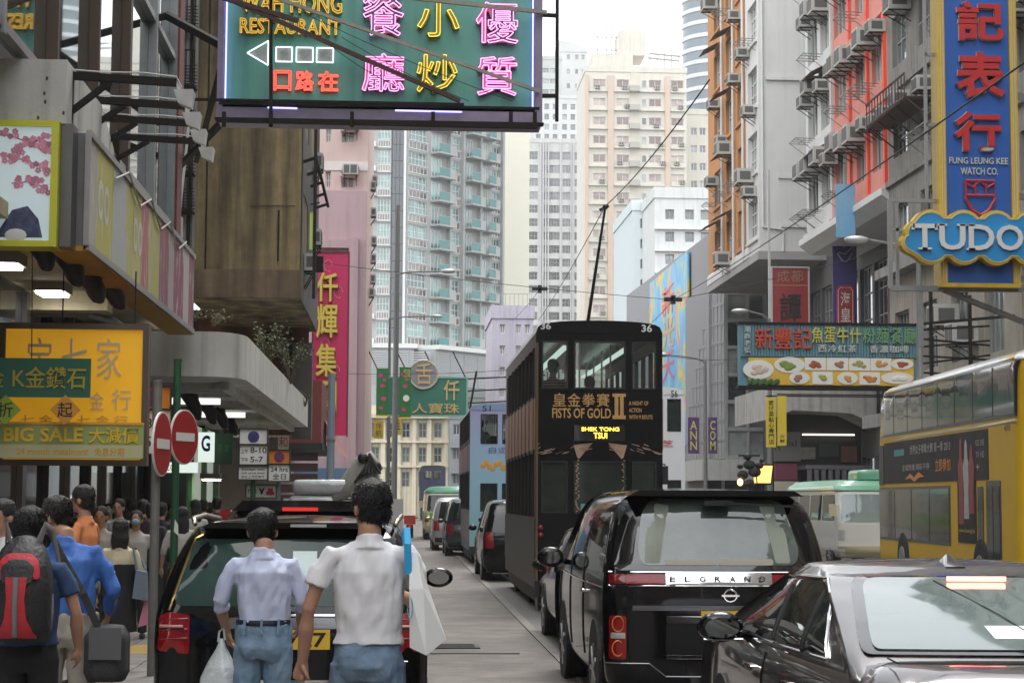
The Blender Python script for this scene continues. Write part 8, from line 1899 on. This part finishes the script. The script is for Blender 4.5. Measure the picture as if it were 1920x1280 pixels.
def person(label, X, Y, z=0.0, h=1.75, rot=0.0, top=None, bottom=None, skin=None, hair=None, P=None, vox=0.011, sleeve='short', skirt=None, longhair=0.0, group=None, hands=True, wr=0.007, hem=0.93, cuffs=False, build=1.0, seedv=0.0, face=False, shoes=True, shorth=False, dark_top=None, tuck=False):
    P = P or {}; skin = skin or SKIN2; hair = hair or HAIR; k = h/1.75
    t = thing('person', label, 'person', (X, Y, z), rot, group)
    S = lambda v: Vector(v)*k
    g = lambda n, d: S(P.get(n, d))
    hip = g('hip', (0,0,0.93)); chest = g('chest', (0,0.0,1.28)); neck = g('neck', (0,-0.01,1.47)); head = g('head', (0,0.02,1.62))
    shw = P.get('shw', 0.175)*k
    sh = {sg: neck+V(sg*shw,0.0,-0.055*k) for sg in (-1,1)}
    el = {-1: g('el', (-0.25,0.0,1.14)), 1: g('er', (0.25,0.0,1.14))}
    wr_ = {-1: g('wl', (-0.27,0.06,0.90)), 1: g('wr', (0.27,0.06,0.90))}
    kn = {-1: g('kl', (-0.10,0.02,0.50)), 1: g('kr', (0.10,0.02,0.50))}
    an = {-1: g('al', (-0.11,0.0,0.09)), 1: g('ar', (0.11,0.0,0.09))}
    b = build; wst = hip.lerp(chest, 0.4)
    mb = MB()
    mb.tube([hip, wst, chest, neck+V(0,0,-0.05*k)], [(0.085*k,0.12*k),(0.08*k,0.11*k*b),(0.085*k,0.13*k),(0.045*k,0.07*k)], 12)
    mb.tube([neck-V(0,0,0.06*k), neck+V(0,0.005,0.04*k), head-V(0,-0.0,0.06*k)], [0.062*k,0.056*k,0.055*k], 12)
    hd = (head-neck).normalized(); fy = g('look', (0,1,0)).normalized(); lx = fy.cross(V(0,0,1)).normalized()
    mb.ball(head+V(0,0,0.025*k), 0.078*k, 0.092*k, 0.098*k, 16, 12)
    mb.ball(head+fy*0.02*k-V(0,0,0.055*k), 0.056*k, 0.062*k, 0.062*k, 14, 10)
    mb.ball(head+fy*0.055*k-V(0,0,0.085*k), 0.03*k, 0.03*k, 0.025*k, 10, 7)
    mb.tube([head+fy*0.085*k+V(0,0,0.012*k), head+fy*0.108*k-V(0,0,0.03*k)], [0.009*k,0.016*k], 8)
    for sg in (-1,1): mb.ball(head+lx*sg*0.082*k-V(0,0,0.012*k)-fy*0.01*k, 0.016*k if abs(lx.x) > .7 else 0.026*k, 0.024*k if abs(lx.x) > .7 else .016*k, 0.034*k, 8, 6)
    for sg in (-1,1):
        mb.tube([sh[sg]-V(sg*0.05*k,0,0.04*k), sh[sg]-V(sg*.01*k,0,0.03*k), sh[sg].lerp(el[sg],0.4), el[sg], el[sg].lerp(wr_[sg],0.35), wr_[sg]], [0.034*k,0.036*k,0.038*k*b,0.035*k,0.038*k*b,0.026*k], 10)
        if hands:
            d = (wr_[sg]-el[sg]).normalized(); pn = P.get('pn%d' % sg, (-sg*0.9,0.35,0)); hand(mb, wr_[sg], d, pn, k*1.0, P.get('curl', 0.6), side=sg*-1 if True else 1)
        hj = hip+V(sg*0.085*k,0,-0.05*k); mb.tube([hj, hj.lerp(kn[sg],.5), kn[sg], kn[sg].lerp(an[sg],0.3), an[sg]], [0.082*k,0.068*k,0.05*k,0.052*k,0.035*k], 10)
        mb.tube([an[sg]-V(0,0.04*k,0.04*k), an[sg]+V(0,0.06*k,-0.055*k), an[sg]+V(0,0.15*k,-0.068*k)], [0.035*k,0.035*k,0.022*k], 8)
    blob(mb, 'body', skin, t, vox)
    # shirt
    if top is not None:
        mb = MB(); hz = hip+V(0,0,(hem-0.93)*k)
        mb.tube([hz, hip.lerp(wst,.6), wst.lerp(chest,.5), chest+V(0,0,0.03*k), neck-V(0,0,0.075*k), neck-V(0,0,0.02*k)], [(0.118*k,0.166*k*b),(0.110*k*b,0.150*k*b),(0.116*k*b,0.160*k*b),(0.116*k,0.172*k),(0.080*k,0.150*k),(0.060*k,0.085*k)], 18)
        se = {'short': 0.62, 'long': 2.0, 'elbow': 1.25}[sleeve]
        for sg in (-1,1):
            pts = [sh[sg]-V(sg*0.07*k,0,0.035*k), sh[sg]-V(sg*0.012*k,0,0.03*k)]; rr = [0.050*k,0.054*k]
            if se <= 1: pts += [sh[sg].lerp(el[sg],se*.6), sh[sg].lerp(el[sg], se)]; rr += [0.058*k,0.060*k]
            else:
                pts += [sh[sg].lerp(el[sg],.5), el[sg], el[sg].lerp(wr_[sg], min(.9, se-1)*.6), el[sg].lerp(wr_[sg], min(.9, se-1))]; rr += [0.054*k,0.049*k,0.047*k,0.044*k]
                if cuffs: pts.append(el[sg].lerp(wr_[sg], min(.9, se-1)+.02)); rr[-1] = 0.052*k; rr.append(0.050*k)
            mb.tube(pts, rr, 12)
        mb.tube([neck-V(0,0.01*k,0.06*k), neck-V(0,0.004*k,0.02*k), neck+V(0,0.0,0.012*k)], [(0.078*k,0.095*k),(0.066*k,0.070*k),(0.064*k,0.066*k)], 14)
        sh_o = blob(mb, 'shirt', top, t, vox, 3, wr, seed=seedv)
        if dark_top is not None:
            mb = MB(); mb.tube([hip+V(0,0,-0.02), wst, chest+V(0,0,-.02)], [(0.125*k,0.165*k),(0.12*k,0.16*k),(0.125*k,0.185*k)], 16); blob(mb, 'dress_panel', dark_top, t, vox, 3, wr*.5)
    if skirt is not None:
        mb = MB(); mb.tube([hip+V(0,0,0.12*k), hip-V(0,0,0.05*k), hip-V(0,0,0.32*k), hip-V(0,0,0.42*k)], [(0.12*k,0.15*k),(0.14*k,0.18*k),(0.15*k,0.20*k),(0.155*k,0.205*k)], 18); blob(mb, 'skirt', skirt, t, vox, 3, wr)
        for sg in (-1,1):
            mb = MB(); hj = hip+V(sg*0.085*k,0,-0.2*k); mb.tube([hj, kn[sg], kn[sg].lerp(an[sg],0.3), an[sg]], [0.075*k,0.056*k,0.057*k,0.04*k], 10); mb.obj('stocking', mat('dark_stocking', (0.02,0.018,0.018), 0.6), t)
    if bottom is not None:
        mb = MB(); mb.tube([hip+V(0,0,0.075*k), hip, hip-V(0,0.01*k,0.07*k), hip-V(0,0.0,0.12*k)], [((0.122 if tuck else 0.10)*k,(0.164 if tuck else 0.142)*k*b),((0.124 if tuck else 0.112)*k,(0.168 if tuck else 0.156)*k*b),(0.124*k,0.168*k*b),(0.10*k,0.13*k*b)], 18)
        for sg in (-1,1):
            hj = hip+V(sg*0.088*k,0,-0.06*k); e = an[sg] if not shorth else kn[sg]
            mb.ball(hip+V(sg*0.068*k,-0.045*k,-0.06*k), 0.085*k, 0.078*k, 0.11*k, 12, 8)
            mb.tube([hj, hj.lerp(kn[sg],.5), kn[sg]] + ([] if shorth else [kn[sg].lerp(an[sg],.4), an[sg]]), [0.095*k,0.086*k,0.070*k]+([] if shorth else [0.068*k,0.062*k]), 12)
        blob(mb, 'trousers', bottom, t, vox, 3, wr*0.9, seed=seedv+5)
    if shoes:
        for sg in (-1,1):
            mb = MB(); a_ = an[sg]; mb.tube([a_-V(0,0.05*k,0.045*k), a_+V(0,0.04*k,-0.045*k), a_+V(0,0.18*k,-0.06*k)], [(0.045*k,0.042*k),(0.042*k,0.048*k),(0.026*k,0.036*k)], 10); mb.sm = True; mb.obj('shoe', mat('dark_shoe', (0.02,0.018,0.016), 0.5), t)
    # hair
    mb = MB(); mb.ball(head-fy*0.018*k+V(0,0,0.042*k), 0.094*k, 0.100*k, 0.098*k, 16, 12); mb.ball(head-fy*0.045*k-V(0,0,0.02*k), 0.078*k, 0.062*k, 0.075*k, 14, 10)
    for q in range(9): a = q*0.7+seedv; mb.ball(head-fy*0.02*k+V(math.cos(a)*0.042*k, math.sin(a)*0.046*k, 0.085*k), 0.045*k, 0.045*k, 0.042*k, 8, 6)
    mb.ball(head-fy*0.02*k+V(0,0,0.095*k), 0.05*k, 0.055*k, 0.048*k, 10, 8)
    if longhair: mb.tube([head-fy*0.04*k, head-fy*0.07*k-V(0,0,0.1*k), head-fy*0.075*k-V(0,0,longhair*k)], [(0.07*k,0.09*k),(0.055*k,0.10*k),(0.03*k,0.085*k)], 12)
    ho = blob(mb, 'hair', hair, t, max(vox*.8, 0.007), 2, 0.004, (30,30,18), seedv)
    if vox < 0.0125: strands(ho, head, k, 2600 if vox < .01 else 900)
    if face:
        mb = MB()
        for sg in (-1,1): mb.ball(head+fy*0.082*k+lx*sg*0.032*k+V(0,0,0.008*k), 0.014*k,0.010*k,0.006*k,8,5)
        mb.obj('eye', BLACK, t); mb = MB(); mb.ball(head+fy*0.083*k-V(0,0,0.062*k), 0.022*k,0.010*k,0.006*k,8,5); mb.obj('mouth', mat('lip', (0.35,0.10,0.08), 0.5), t)
    return t
WS = mat('white_polo_cotton', (0.72,0.72,0.75), 0.85, bump=0.5, bscale=5); LBS = mat('pale_striped_shirt', (0.50,0.54,0.70), 0.8, bump=0.5, bscale=6)
def denim(name, c):
    m = mat(name, c, 0.85, var=0.75, scale=4, dirt=(0.65,0.8,0.9), bump=0.8, bscale=14); return m
JEAN = denim('washed_denim', (0.10,0.17,0.27)); JEAN2 = denim('light_denim', (0.14,0.24,0.36))
# man in the white polo shirt
xw = (694-750)/F*9.4
t = person('tall man in white polo shirt and jeans seen from behind with a white paper bag', xw, 9.4, 0, 1.82, 0, WS, JEAN, SKIN, HAIR, dict(shw=0.185, el=(-0.285,-0.02,1.13), wl=(-0.315,0.05,0.875), er=(0.25,0.10,1.14), wr=(0.16,0.30,1.18), head=(0.0,0.03,1.615), look=(-0.55,0.83,0), al=(-0.12,-0.1,.09), ar=(.12,.15,.09)), 0.0075, 'short', hem=0.965, build=1.04, wr=0.015, seedv=1)
k_ = 1.82/1.75
mb = MB(); mb.tube([(-0.155,0.115,1.715),(-0.12,0.145,1.72),(-0.09,0.16,1.715)], 0.004, 6); mb.bar((-0.085,0.02,1.715),(-0.155,0.115,1.715),0.006); mb.obj('spectacles', BLACK, t)
for sg in (-1,1):
    mb = MB(); mb.add([(sg*.15,-.150,.93),(sg*.05,-.158,.93),(sg*.05,-.155,.83),(sg*.10,-.160,.79),(sg*.15,-.150,.83)], [(0,1,2,3,4)]); 
# his paper bag: straps over the shoulder, crisp folded sides
bw = thing('paper_shopping_bag', 'tall white glossy shopping bag with a cyan strap hung from the tall man shoulder', 'bag', (xw, 9.4, 0))
BG_ = mat('glossy_white_bag', (0.68,0.69,0.68), 0.35, coat=0.3, var=0.1, scale=3, dirt=(0.4,0.4,0.4))
mb = MB(); mb.add([(0.20,-0.10,1.46),(0.235,-0.10,1.46),(0.235,0.06,1.46),(0.20,0.06,1.46),(0.205,-0.19,1.0),(0.285,-0.235,0.965),(0.385,-0.14,1.035),(0.36,0.10,1.03),(0.22,0.12,1.0),(0.27,-0.165,1.28),(0.30,-0.09,1.27),(0.20,-0.16,1.28)],
 [(0,1,9,11),(11,9,5,4),(1,10,9),(9,10,6,5),(1,2,7,6,10),(2,3,8,7),(3,0,11,4,8),(0,3,2,1),(4,5,6,7,8)]); mb.obj('bag_body', BG_, bw, fixn=True)
mb = MB(); mb.tube([(0.195,-0.13,1.35),(0.19,-0.14,1.50),(0.185,-0.09,1.575),(0.18,0.02,1.56),(0.19,0.09,1.40)], [(0.006,0.018)]*5, 8); mb.obj('strap', mat('cyan_strap', (0.03,0.36,0.70), 0.5), bw)
mb = MB(); mb.tube([(0.205+0.012*math.sin(a),-0.20-0.0*a,1.19+0.05*math.cos(a)) for a in np.linspace(0,5,12)], 0.003, 5); mb.obj('printed_ring', mat('print_teal', (0.15,0.4,0.42), 0.5), bw)
# man in the pale shirt
xl = (500-750)/F*11.3
t = person('man in pale blue rolled sleeve shirt and faded jeans bowing his head', xl, 11.3, 0, 1.70, 0, LBS, JEAN2, SKIN, HAIR, dict(shw=0.175, neck=(0,0.02,1.45), head=(-0.02,0.10,1.565), el=(-0.275,0.03,1.14), wl=(-0.235,0.16,0.95), er=(0.235,0.04,1.14), wr=(0.215,0.20,1.0), look=(0,0.85,-0.5)), 0.008, 'elbow', hem=1.02, build=1.03, cuffs=True, wr=0.016, tuck=True, seedv=7)
kk = 1.70/1.75
mb = MB(); n = 28; pts = [(math.cos(2*PI*i/n)*0.162*kk, math.sin(2*PI*i/n)*0.122*kk, 1.015*kk) for i in range(n+1)]; mb.tube(pts, [(0.006,0.019)]*(n+1), 6, False); mb.obj('belt', mat('navy_leather_belt', (0.015,0.018,0.04), 0.4), t)
for a in (-0.10, 0.0, 0.10):
    mb = MB(); mb.box(a-.007,a+.007,-0.135,-0.12,0.95*kk,1.04*kk); mb.obj('belt_loop', JEAN2, t)
pb = thing('plastic_carrier_bag', 'bulging translucent white plastic bag hanging from the pale shirted man hand', 'bag', (xl-0.255, 11.42, 0.82))
mb = MB(); n = 18; rings = []
for r, zz, sq in ((0.012,0.06,1),(0.03,0.0,1),(0.07,-0.08,1),(0.11,-0.17,.9),(0.125,-0.27,.8),(0.13,-0.42,.8),(0.12,-0.50,.8),(0.06,-0.52,.8)):
    rings.append([((math.cos(2*PI*j/n)*r*(1+0.16*math.sin(5*2*PI*j/n+zz*14))), math.sin(2*PI*j/n)*r*sq*(1+0.16*math.cos(4*2*PI*j/n+zz*11)), zz) for j in range(n)])
mb.sm = True; mb.add([p for r in rings for p in r], [(i*n+j,i*n+(j+1) % n,(i+1)*n+(j+1) % n,(i+1)*n+j) for i in range(len(rings)-1) for j in range(n)]+[tuple(len(rings)*n-n+j for j in range(n))])
mb.obj('film', mat('milky_plastic', (0.62,0.66,0.66), 0.3, coat=0.3, var=0.35, scale=9, dirt=(0.3,0.3,0.32), bump=0.8, bscale=14), pb, fixn=True)
mb = MB(); mb.tube([(-0.02,0,0.04),(-0.015,0,0.10),(0.01,0,0.13),(0.02,0,0.05)], 0.007, 6); mb.obj('handle', MATS['milky_plastic'], pb)
# backpack man
xb = (72-750)/F*10; NAVY = mat('navy_tee', (0.025,0.055,0.13), 0.85, bump=0.15, bscale=60)
t = person('man in navy tee shirt carrying a red and black backpack at the left', xb, 10, 0.10, 1.57, 0, NAVY, mat('black_trousers', (0.012,0.012,0.014), 0.85), SKIN, HAIR, dict(shw=0.19, el=(-0.27,0.02,1.13), wl=(-0.25,0.2,0.95), er=(0.27,0.02,1.13), wr=(0.27,0.12,0.93), look=(0.3,.9,0)), 0.009, 'short', hem=0.95, build=1.1, wr=0.008, seedv=3)
bp_ = thing('backpack', 'red and black backpack with grey straps on the navy shirted man', 'backpack', (xb, 9.86, 0.125))
BKP = mat('black_nylon', (0.014,0.014,0.016), 0.6, bump=0.4, bscale=40); RDN = mat('red_nylon', (0.42,0.02,0.03), 0.55, bump=0.3, bscale=40)
Bq = Body([(0.86,-.16,.06,.13,.07),(0.92,-.19,.07,.155,.07),(1.10,-.20,.07,.155,.08),(1.25,-.17,.06,.14,.08),(1.34,-.11,.05,.11,.07),(1.38,-.06,.04,.07,.05)], 0.03, 0.0); Bq.mb(20,.02).obj('pack_body', BKP, bp_, fixn=True)
patch(rounded([(-.115,1.18),(.115,1.18),(.10,1.27),(.06,1.31),(-.06,1.31),(-.10,1.27)], .02), on_rear(Bq), .01).obj('red_top_arch', RDN, bp_, fixn=True)
patch(rounded([(-.075,1.16),(.075,1.16),(.085,1.24),(.04,1.28),(-.04,1.28),(-.085,1.24)], .02), on_rear(Bq), .018).obj('black_pocket', BKP, bp_, fixn=True)
patch([(-.10,.88),(.10,.88),(.055,.98),(.045,1.08),(.055,1.19),(-.055,1.19),(-.045,1.08),(-.055,.98)], on_rear(Bq), .022).obj('red_panel', RDN, bp_, fixn=True)
patch(rect(-.013,.013,.89,1.19), on_rear(Bq), .032).obj('daisy_chain', mat('grey_webbing', (0.16,0.16,0.17), 0.7), bp_, fixn=True)
for sg in (-1,1):
    mb = MB(); mb.tube([(sg*.07,-.02,1.35),(sg*.10,.02,1.45),(sg*.12,.12,1.42),(sg*.14,.2,1.25)], [(.006,.024)]*4, 8); mb.obj('shoulder_strap', MATS['grey_webbing'], bp_)
    mb = MB(); mb.tube([(sg*.155,-.05,1.10),(sg*.16,-.07,1.0),(sg*.15,-.05,.92)], .008, 6); mb.obj('side_strap', MATS['grey_webbing'], bp_)
# blue shirt man
BS = mat('blue_shirt_cotton', (0.045,0.14,0.45), 0.75, bump=0.9, bscale=8, var=0.15, scale=3)
xs2 = (142-750)/F*11
t = person('stout man in bright blue shirt and stone trousers turning his head left', xs2, 11, 0.125, 1.62, 0, BS, mat('stone_chinos', (0.36,0.33,0.28), 0.85, bump=0.2), SKIN, HAIR2, dict(shw=0.185, neck=(-0.03,0.02,1.46), head=(-0.11,0.09,1.60), el=(-0.22,0.12,1.15), wl=(-0.1,0.3,1.0), er=(0.27,0.05,1.14), wr=(0.22,0.22,0.99), look=(-0.95,0.3,0)), 0.009, 'long', hem=0.99, build=1.15, wr=0.018, tuck=True, seedv=11)
mb = MB(); mb.tube([(-0.10,-0.11,1.42),(0.0,-0.175,1.25),(0.12,-0.19,1.05),(0.20,-0.14,0.86)], [(.005,.022)]*4, 8); sb = thing('shoulder_bag', 'grey canvas shoulder bag slung diagonally across the blue shirted man', 'bag', (xs2, 11, 0.125)); mb.obj('strap', mat('charcoal_canvas', (0.035,0.035,0.038), 0.8, bump=0.4), sb)
Bs = Body([(0.55,-.1,.12,.10,.05),(0.6,-.12,.14,.12,.05),(0.8,-.12,.13,.12,.05),(0.86,-.08,.1,.09,.04)], 0.02); Bs.mb(12,.01).obj('bag_body', MATS['charcoal_canvas'], sb, (0.24,-0.06,0), fixn=True)
mb = MB(); mb.box(.16,.34,-.2,-.188,.68,.86); mb.obj('front_flap', mat('grey_canvas', (0.10,0.10,0.105), 0.8), sb)
# orange polo man, seen in profile
t = person('balding man in orange polo shirt in profile behind the blue shirted man', (168-750)/F*16, 16, 0.125, 1.70, R(75), mat('orange_polo', (0.62,0.22,0.08), 0.8), mat('grey_slacks', (0.1,0.1,0.1), 0.8), SKIN, HAIR2, dict(look=(0,1,0)), 0.011, 'short', face=True, seedv=4)
# woman in cream and black
t = person('woman in cream cardigan and black skirt walking away past the grey pole', (236-750)/F*17.6, 17.6, 0.06, 1.46, 0, mat('cream_knit', (0.60,0.52,0.36), 0.85, bump=0.3, bscale=50), None, SKIN2, HAIR2, dict(shw=0.16, er=(0.24,0.0,1.15), wr=(0.27,0.08,0.93), kr=(.07,-.02,.5), ar=(.07,-.22,.16), kl=(-.08,.1,.5), al=(-.09,.15,.09)), 0.011, 'long', skirt=mat('black_skirt', (0.012,0.012,0.014), 0.8), longhair=0.20, dark_top=mat('black_skirt', (0.012,0.012,0.014), 0.8), seedv=6)
xq = (236-750)/F*17.6
tb = thing('tote_bag', 'grey blue tote bag on the shoulder of the woman in cream', 'bag', (xq, 17.6, 0.06)); mb = MB(); mb.prism([(0.14,.74),(0.27,.72),(0.26,.98),(0.17,1.0)], -0.16, -0.02); mb.obj('bag_body', mat('tote_grey_blue', (0.16,0.20,0.25), 0.8, bump=0.3), tb); mb = MB(); mb.tube([(0.17,-.1,1.0),(0.13,-.09,1.2),(0.15,0,1.19),(0.25,-.05,.98)], .01, 6); mb.obj('handle', MATS['tote_grey_blue'], tb)
tb = thing('pink_bag', 'small pink bag carried low by the woman in cream', 'bag', (xq, 17.6, 0.06)); mb = MB(); mb.prism([(0.18,.47),(0.29,.50),(0.31,.70),(0.27,.76),(0.23,.68)], -0.04, 0.08); mb.obj('bag_body', mat('pink_satin', (0.55,0.20,0.27), 0.5), tb)
# people at the frame edge and the crowd under the canopy
GW = mat('grey_white_shirt', (0.42,0.42,0.40), 0.85); DKS = mat('dark_shirt', (0.03,0.03,0.035), 0.85); TRS = mat('dark_trousers', (0.025,0.025,0.03), 0.85)
person('man in open white collar shirt facing the viewer at the frame edge', (22-750)/F*12.6, 12.6, 0.125, 1.58, R(150), mat('white_collar_shirt', (0.6,0.6,0.58), 0.8), TRS, SKIN, HAIR, None, 0.012, 'long', face=True, seedv=14)
person('dark clothed person half cut off by the left frame edge', (-2-750)/F*14.5, 14.5, 0.125, 1.6, R(20), DKS, TRS, SKIN, HAIR, None, 0.014, 'long', seedv=15)
Z_PV = 0.125
protos = [person('young man in grey shirt walking towards the viewer under the amber board', (200-750)/F*20.5, 20.5, Z_PV, 1.50, R(175), GW, TRS, SKIN2, HAIR, None, 0.014, 'short', face=True, seedv=20, group='crowd on the pavement'),
          person('person in white blouse with a pale blue face mask carrying a strap', (264-750)/F*21.5, 21.5, Z_PV, 1.45, R(185), mat('white_blouse', (0.5,0.5,0.47), 0.85), TRS, SKIN2, HAIR, None, 0.014, 'short', longhair=0.12, face=True, seedv=21, group='crowd on the pavement'),
          person('long haired woman in white blouse seen from behind by the green pole', (348-750)/F*22.5, 22.5, Z_PV, 1.49, R(10), MATS['white_blouse'], None, SKIN2, HAIR, None, 0.014, 'elbow', skirt=MATS['black_skirt'], longhair=0.38, seedv=22, group='crowd on the pavement'),
          person('dark dressed man seen from behind deep under the canopy', (292-750)/F*23.5, 23.5, Z_PV, 1.53, R(-10), DKS, TRS, SKIN, HAIR, None, 0.014, 'long', seedv=23, group='crowd on the pavement')]
k2 = 1.45/1.75; mb = MB(); mb.ball((0,0.112*k2,1.595*k2),0.055*k2,0.035*k2,0.045*k2,10,7); mb.obj('face_mask', mat('mask_blue', (0.30,0.48,0.52), 0.7), protos[1])
ch = {}
for c in COL.objects:
    if c.parent: ch.setdefault(c.parent.name, []).append(c)
for pi, px, Y, r_, lab in ((0,232,24,170,'man in grey facing the viewer behind the masked person'),(3,180,22,15,'dark figure behind the orange shirted man'),(3,310,26,-20,'dark haired figure between the grey and green poles'),(2,372,27,30,'long haired woman turning away to the right of the green pole'),(3,386,30,0,'dark figure near the lit doorway'),(0,398,32,10,'grey shirted figure farther along the pavement'),(3,412,29,-5,'tall dark figure whose head shows above the car roof'),(1,214,28,180,'pale bloused figure far back below the amber board'),(3,256,27,20,'dark figure far back in the crowd'),(0,330,30,185,'grey shirted man far back facing the viewer'),(3,276,25,5,'dark figure just left of the grey pole'),(3,158,26,-8,'dark figure under the sale banner')):
    o = copy_tree(protos[pi], None, ch); o.location = ((px-750)/F*Y, Y, Z_PV+0.02*((px*7) % 5)); o.rotation_euler = (0,0,R(r_)); o['label'] = lab
# seated passengers on the black tram
seat_p = dict(hip=(0,0,0.50), chest=(0,0.02,0.86), neck=(0,0.02,1.04), head=(0,0.05,1.20), el=(-.25,.08,.74), wl=(-.18,.28,.62), er=(.25,.08,.74), wr=(.18,.28,.62), kl=(-.11,.42,.52), kr=(.11,.42,.52), al=(-.11,.45,.1), ar=(.11,.45,.1))
def stripes():
    m = bpy.data.materials.new('striped_jersey'); m.use_nodes = True; t_ = m.node_tree; b = t_.nodes['Principled BSDF']; tc = _n(t_, 'ShaderNodeTexCoord'); w_ = _n(t_, 'ShaderNodeTexWave'); w_.bands_direction = 'Z'; w_.inputs['Scale'].default_value = 7
    t_.links.new(tc.outputs['Object'], w_.inputs['Vector']); cr = _n(t_, 'ShaderNodeValToRGB'); cr.color_ramp.interpolation = 'CONSTANT'; cr.color_ramp.elements[1].position = .5; cr.color_ramp.elements[0].color = (.02,.03,.06,1); cr.color_ramp.elements[1].color = (.6,.6,.58,1); t_.links.new(w_.outputs['Fac'], cr.inputs[0]); t_.links.new(cr.outputs[0], b.inputs['Base Color']); return m
person('passenger in striped jersey seated at the left rear upper window of the black tram', X36+0.30, 29.55, 2.62, 1.75, R(-35), stripes(), TRS, SKIN, HAIR, seat_p, 0.016, 'short', seedv=30)
person('dark haired passenger low in the middle upper window of the black tram', X36+1.05, 31.0, 2.45, 1.75, 0, DKS, TRS, SKIN, HAIR, seat_p, 0.018, 'short', seedv=31)
person('passenger in white behind the upper left window of the blue tram', (900-750)/F*50.8, 50.8, 2.55, 1.75, 0, GW, TRS, SKIN, HAIR, seat_p, 0.022, 'short', seedv=32)
# ================================================================== thin city haze
hm = bpy.data.materials.new('haze_air'); hm.use_nodes = True; ht = hm.node_tree; ht.nodes.clear()
pv = ht.nodes.new('ShaderNodeVolumePrincipled'); pv.inputs['Color'].default_value = (0.93,0.95,0.97,1); pv.inputs['Density'].default_value = 0.00045; pv.inputs['Anisotropy'].default_value = 0.2
ho_ = ht.nodes.new('ShaderNodeOutputMaterial'); ht.links.new(pv.outputs[0], ho_.inputs['Volume'])
hz = MB().box(-720, 720, -170, 920, -1.2, 185).obj('haze', hm); hz['kind'] = 'stuff'
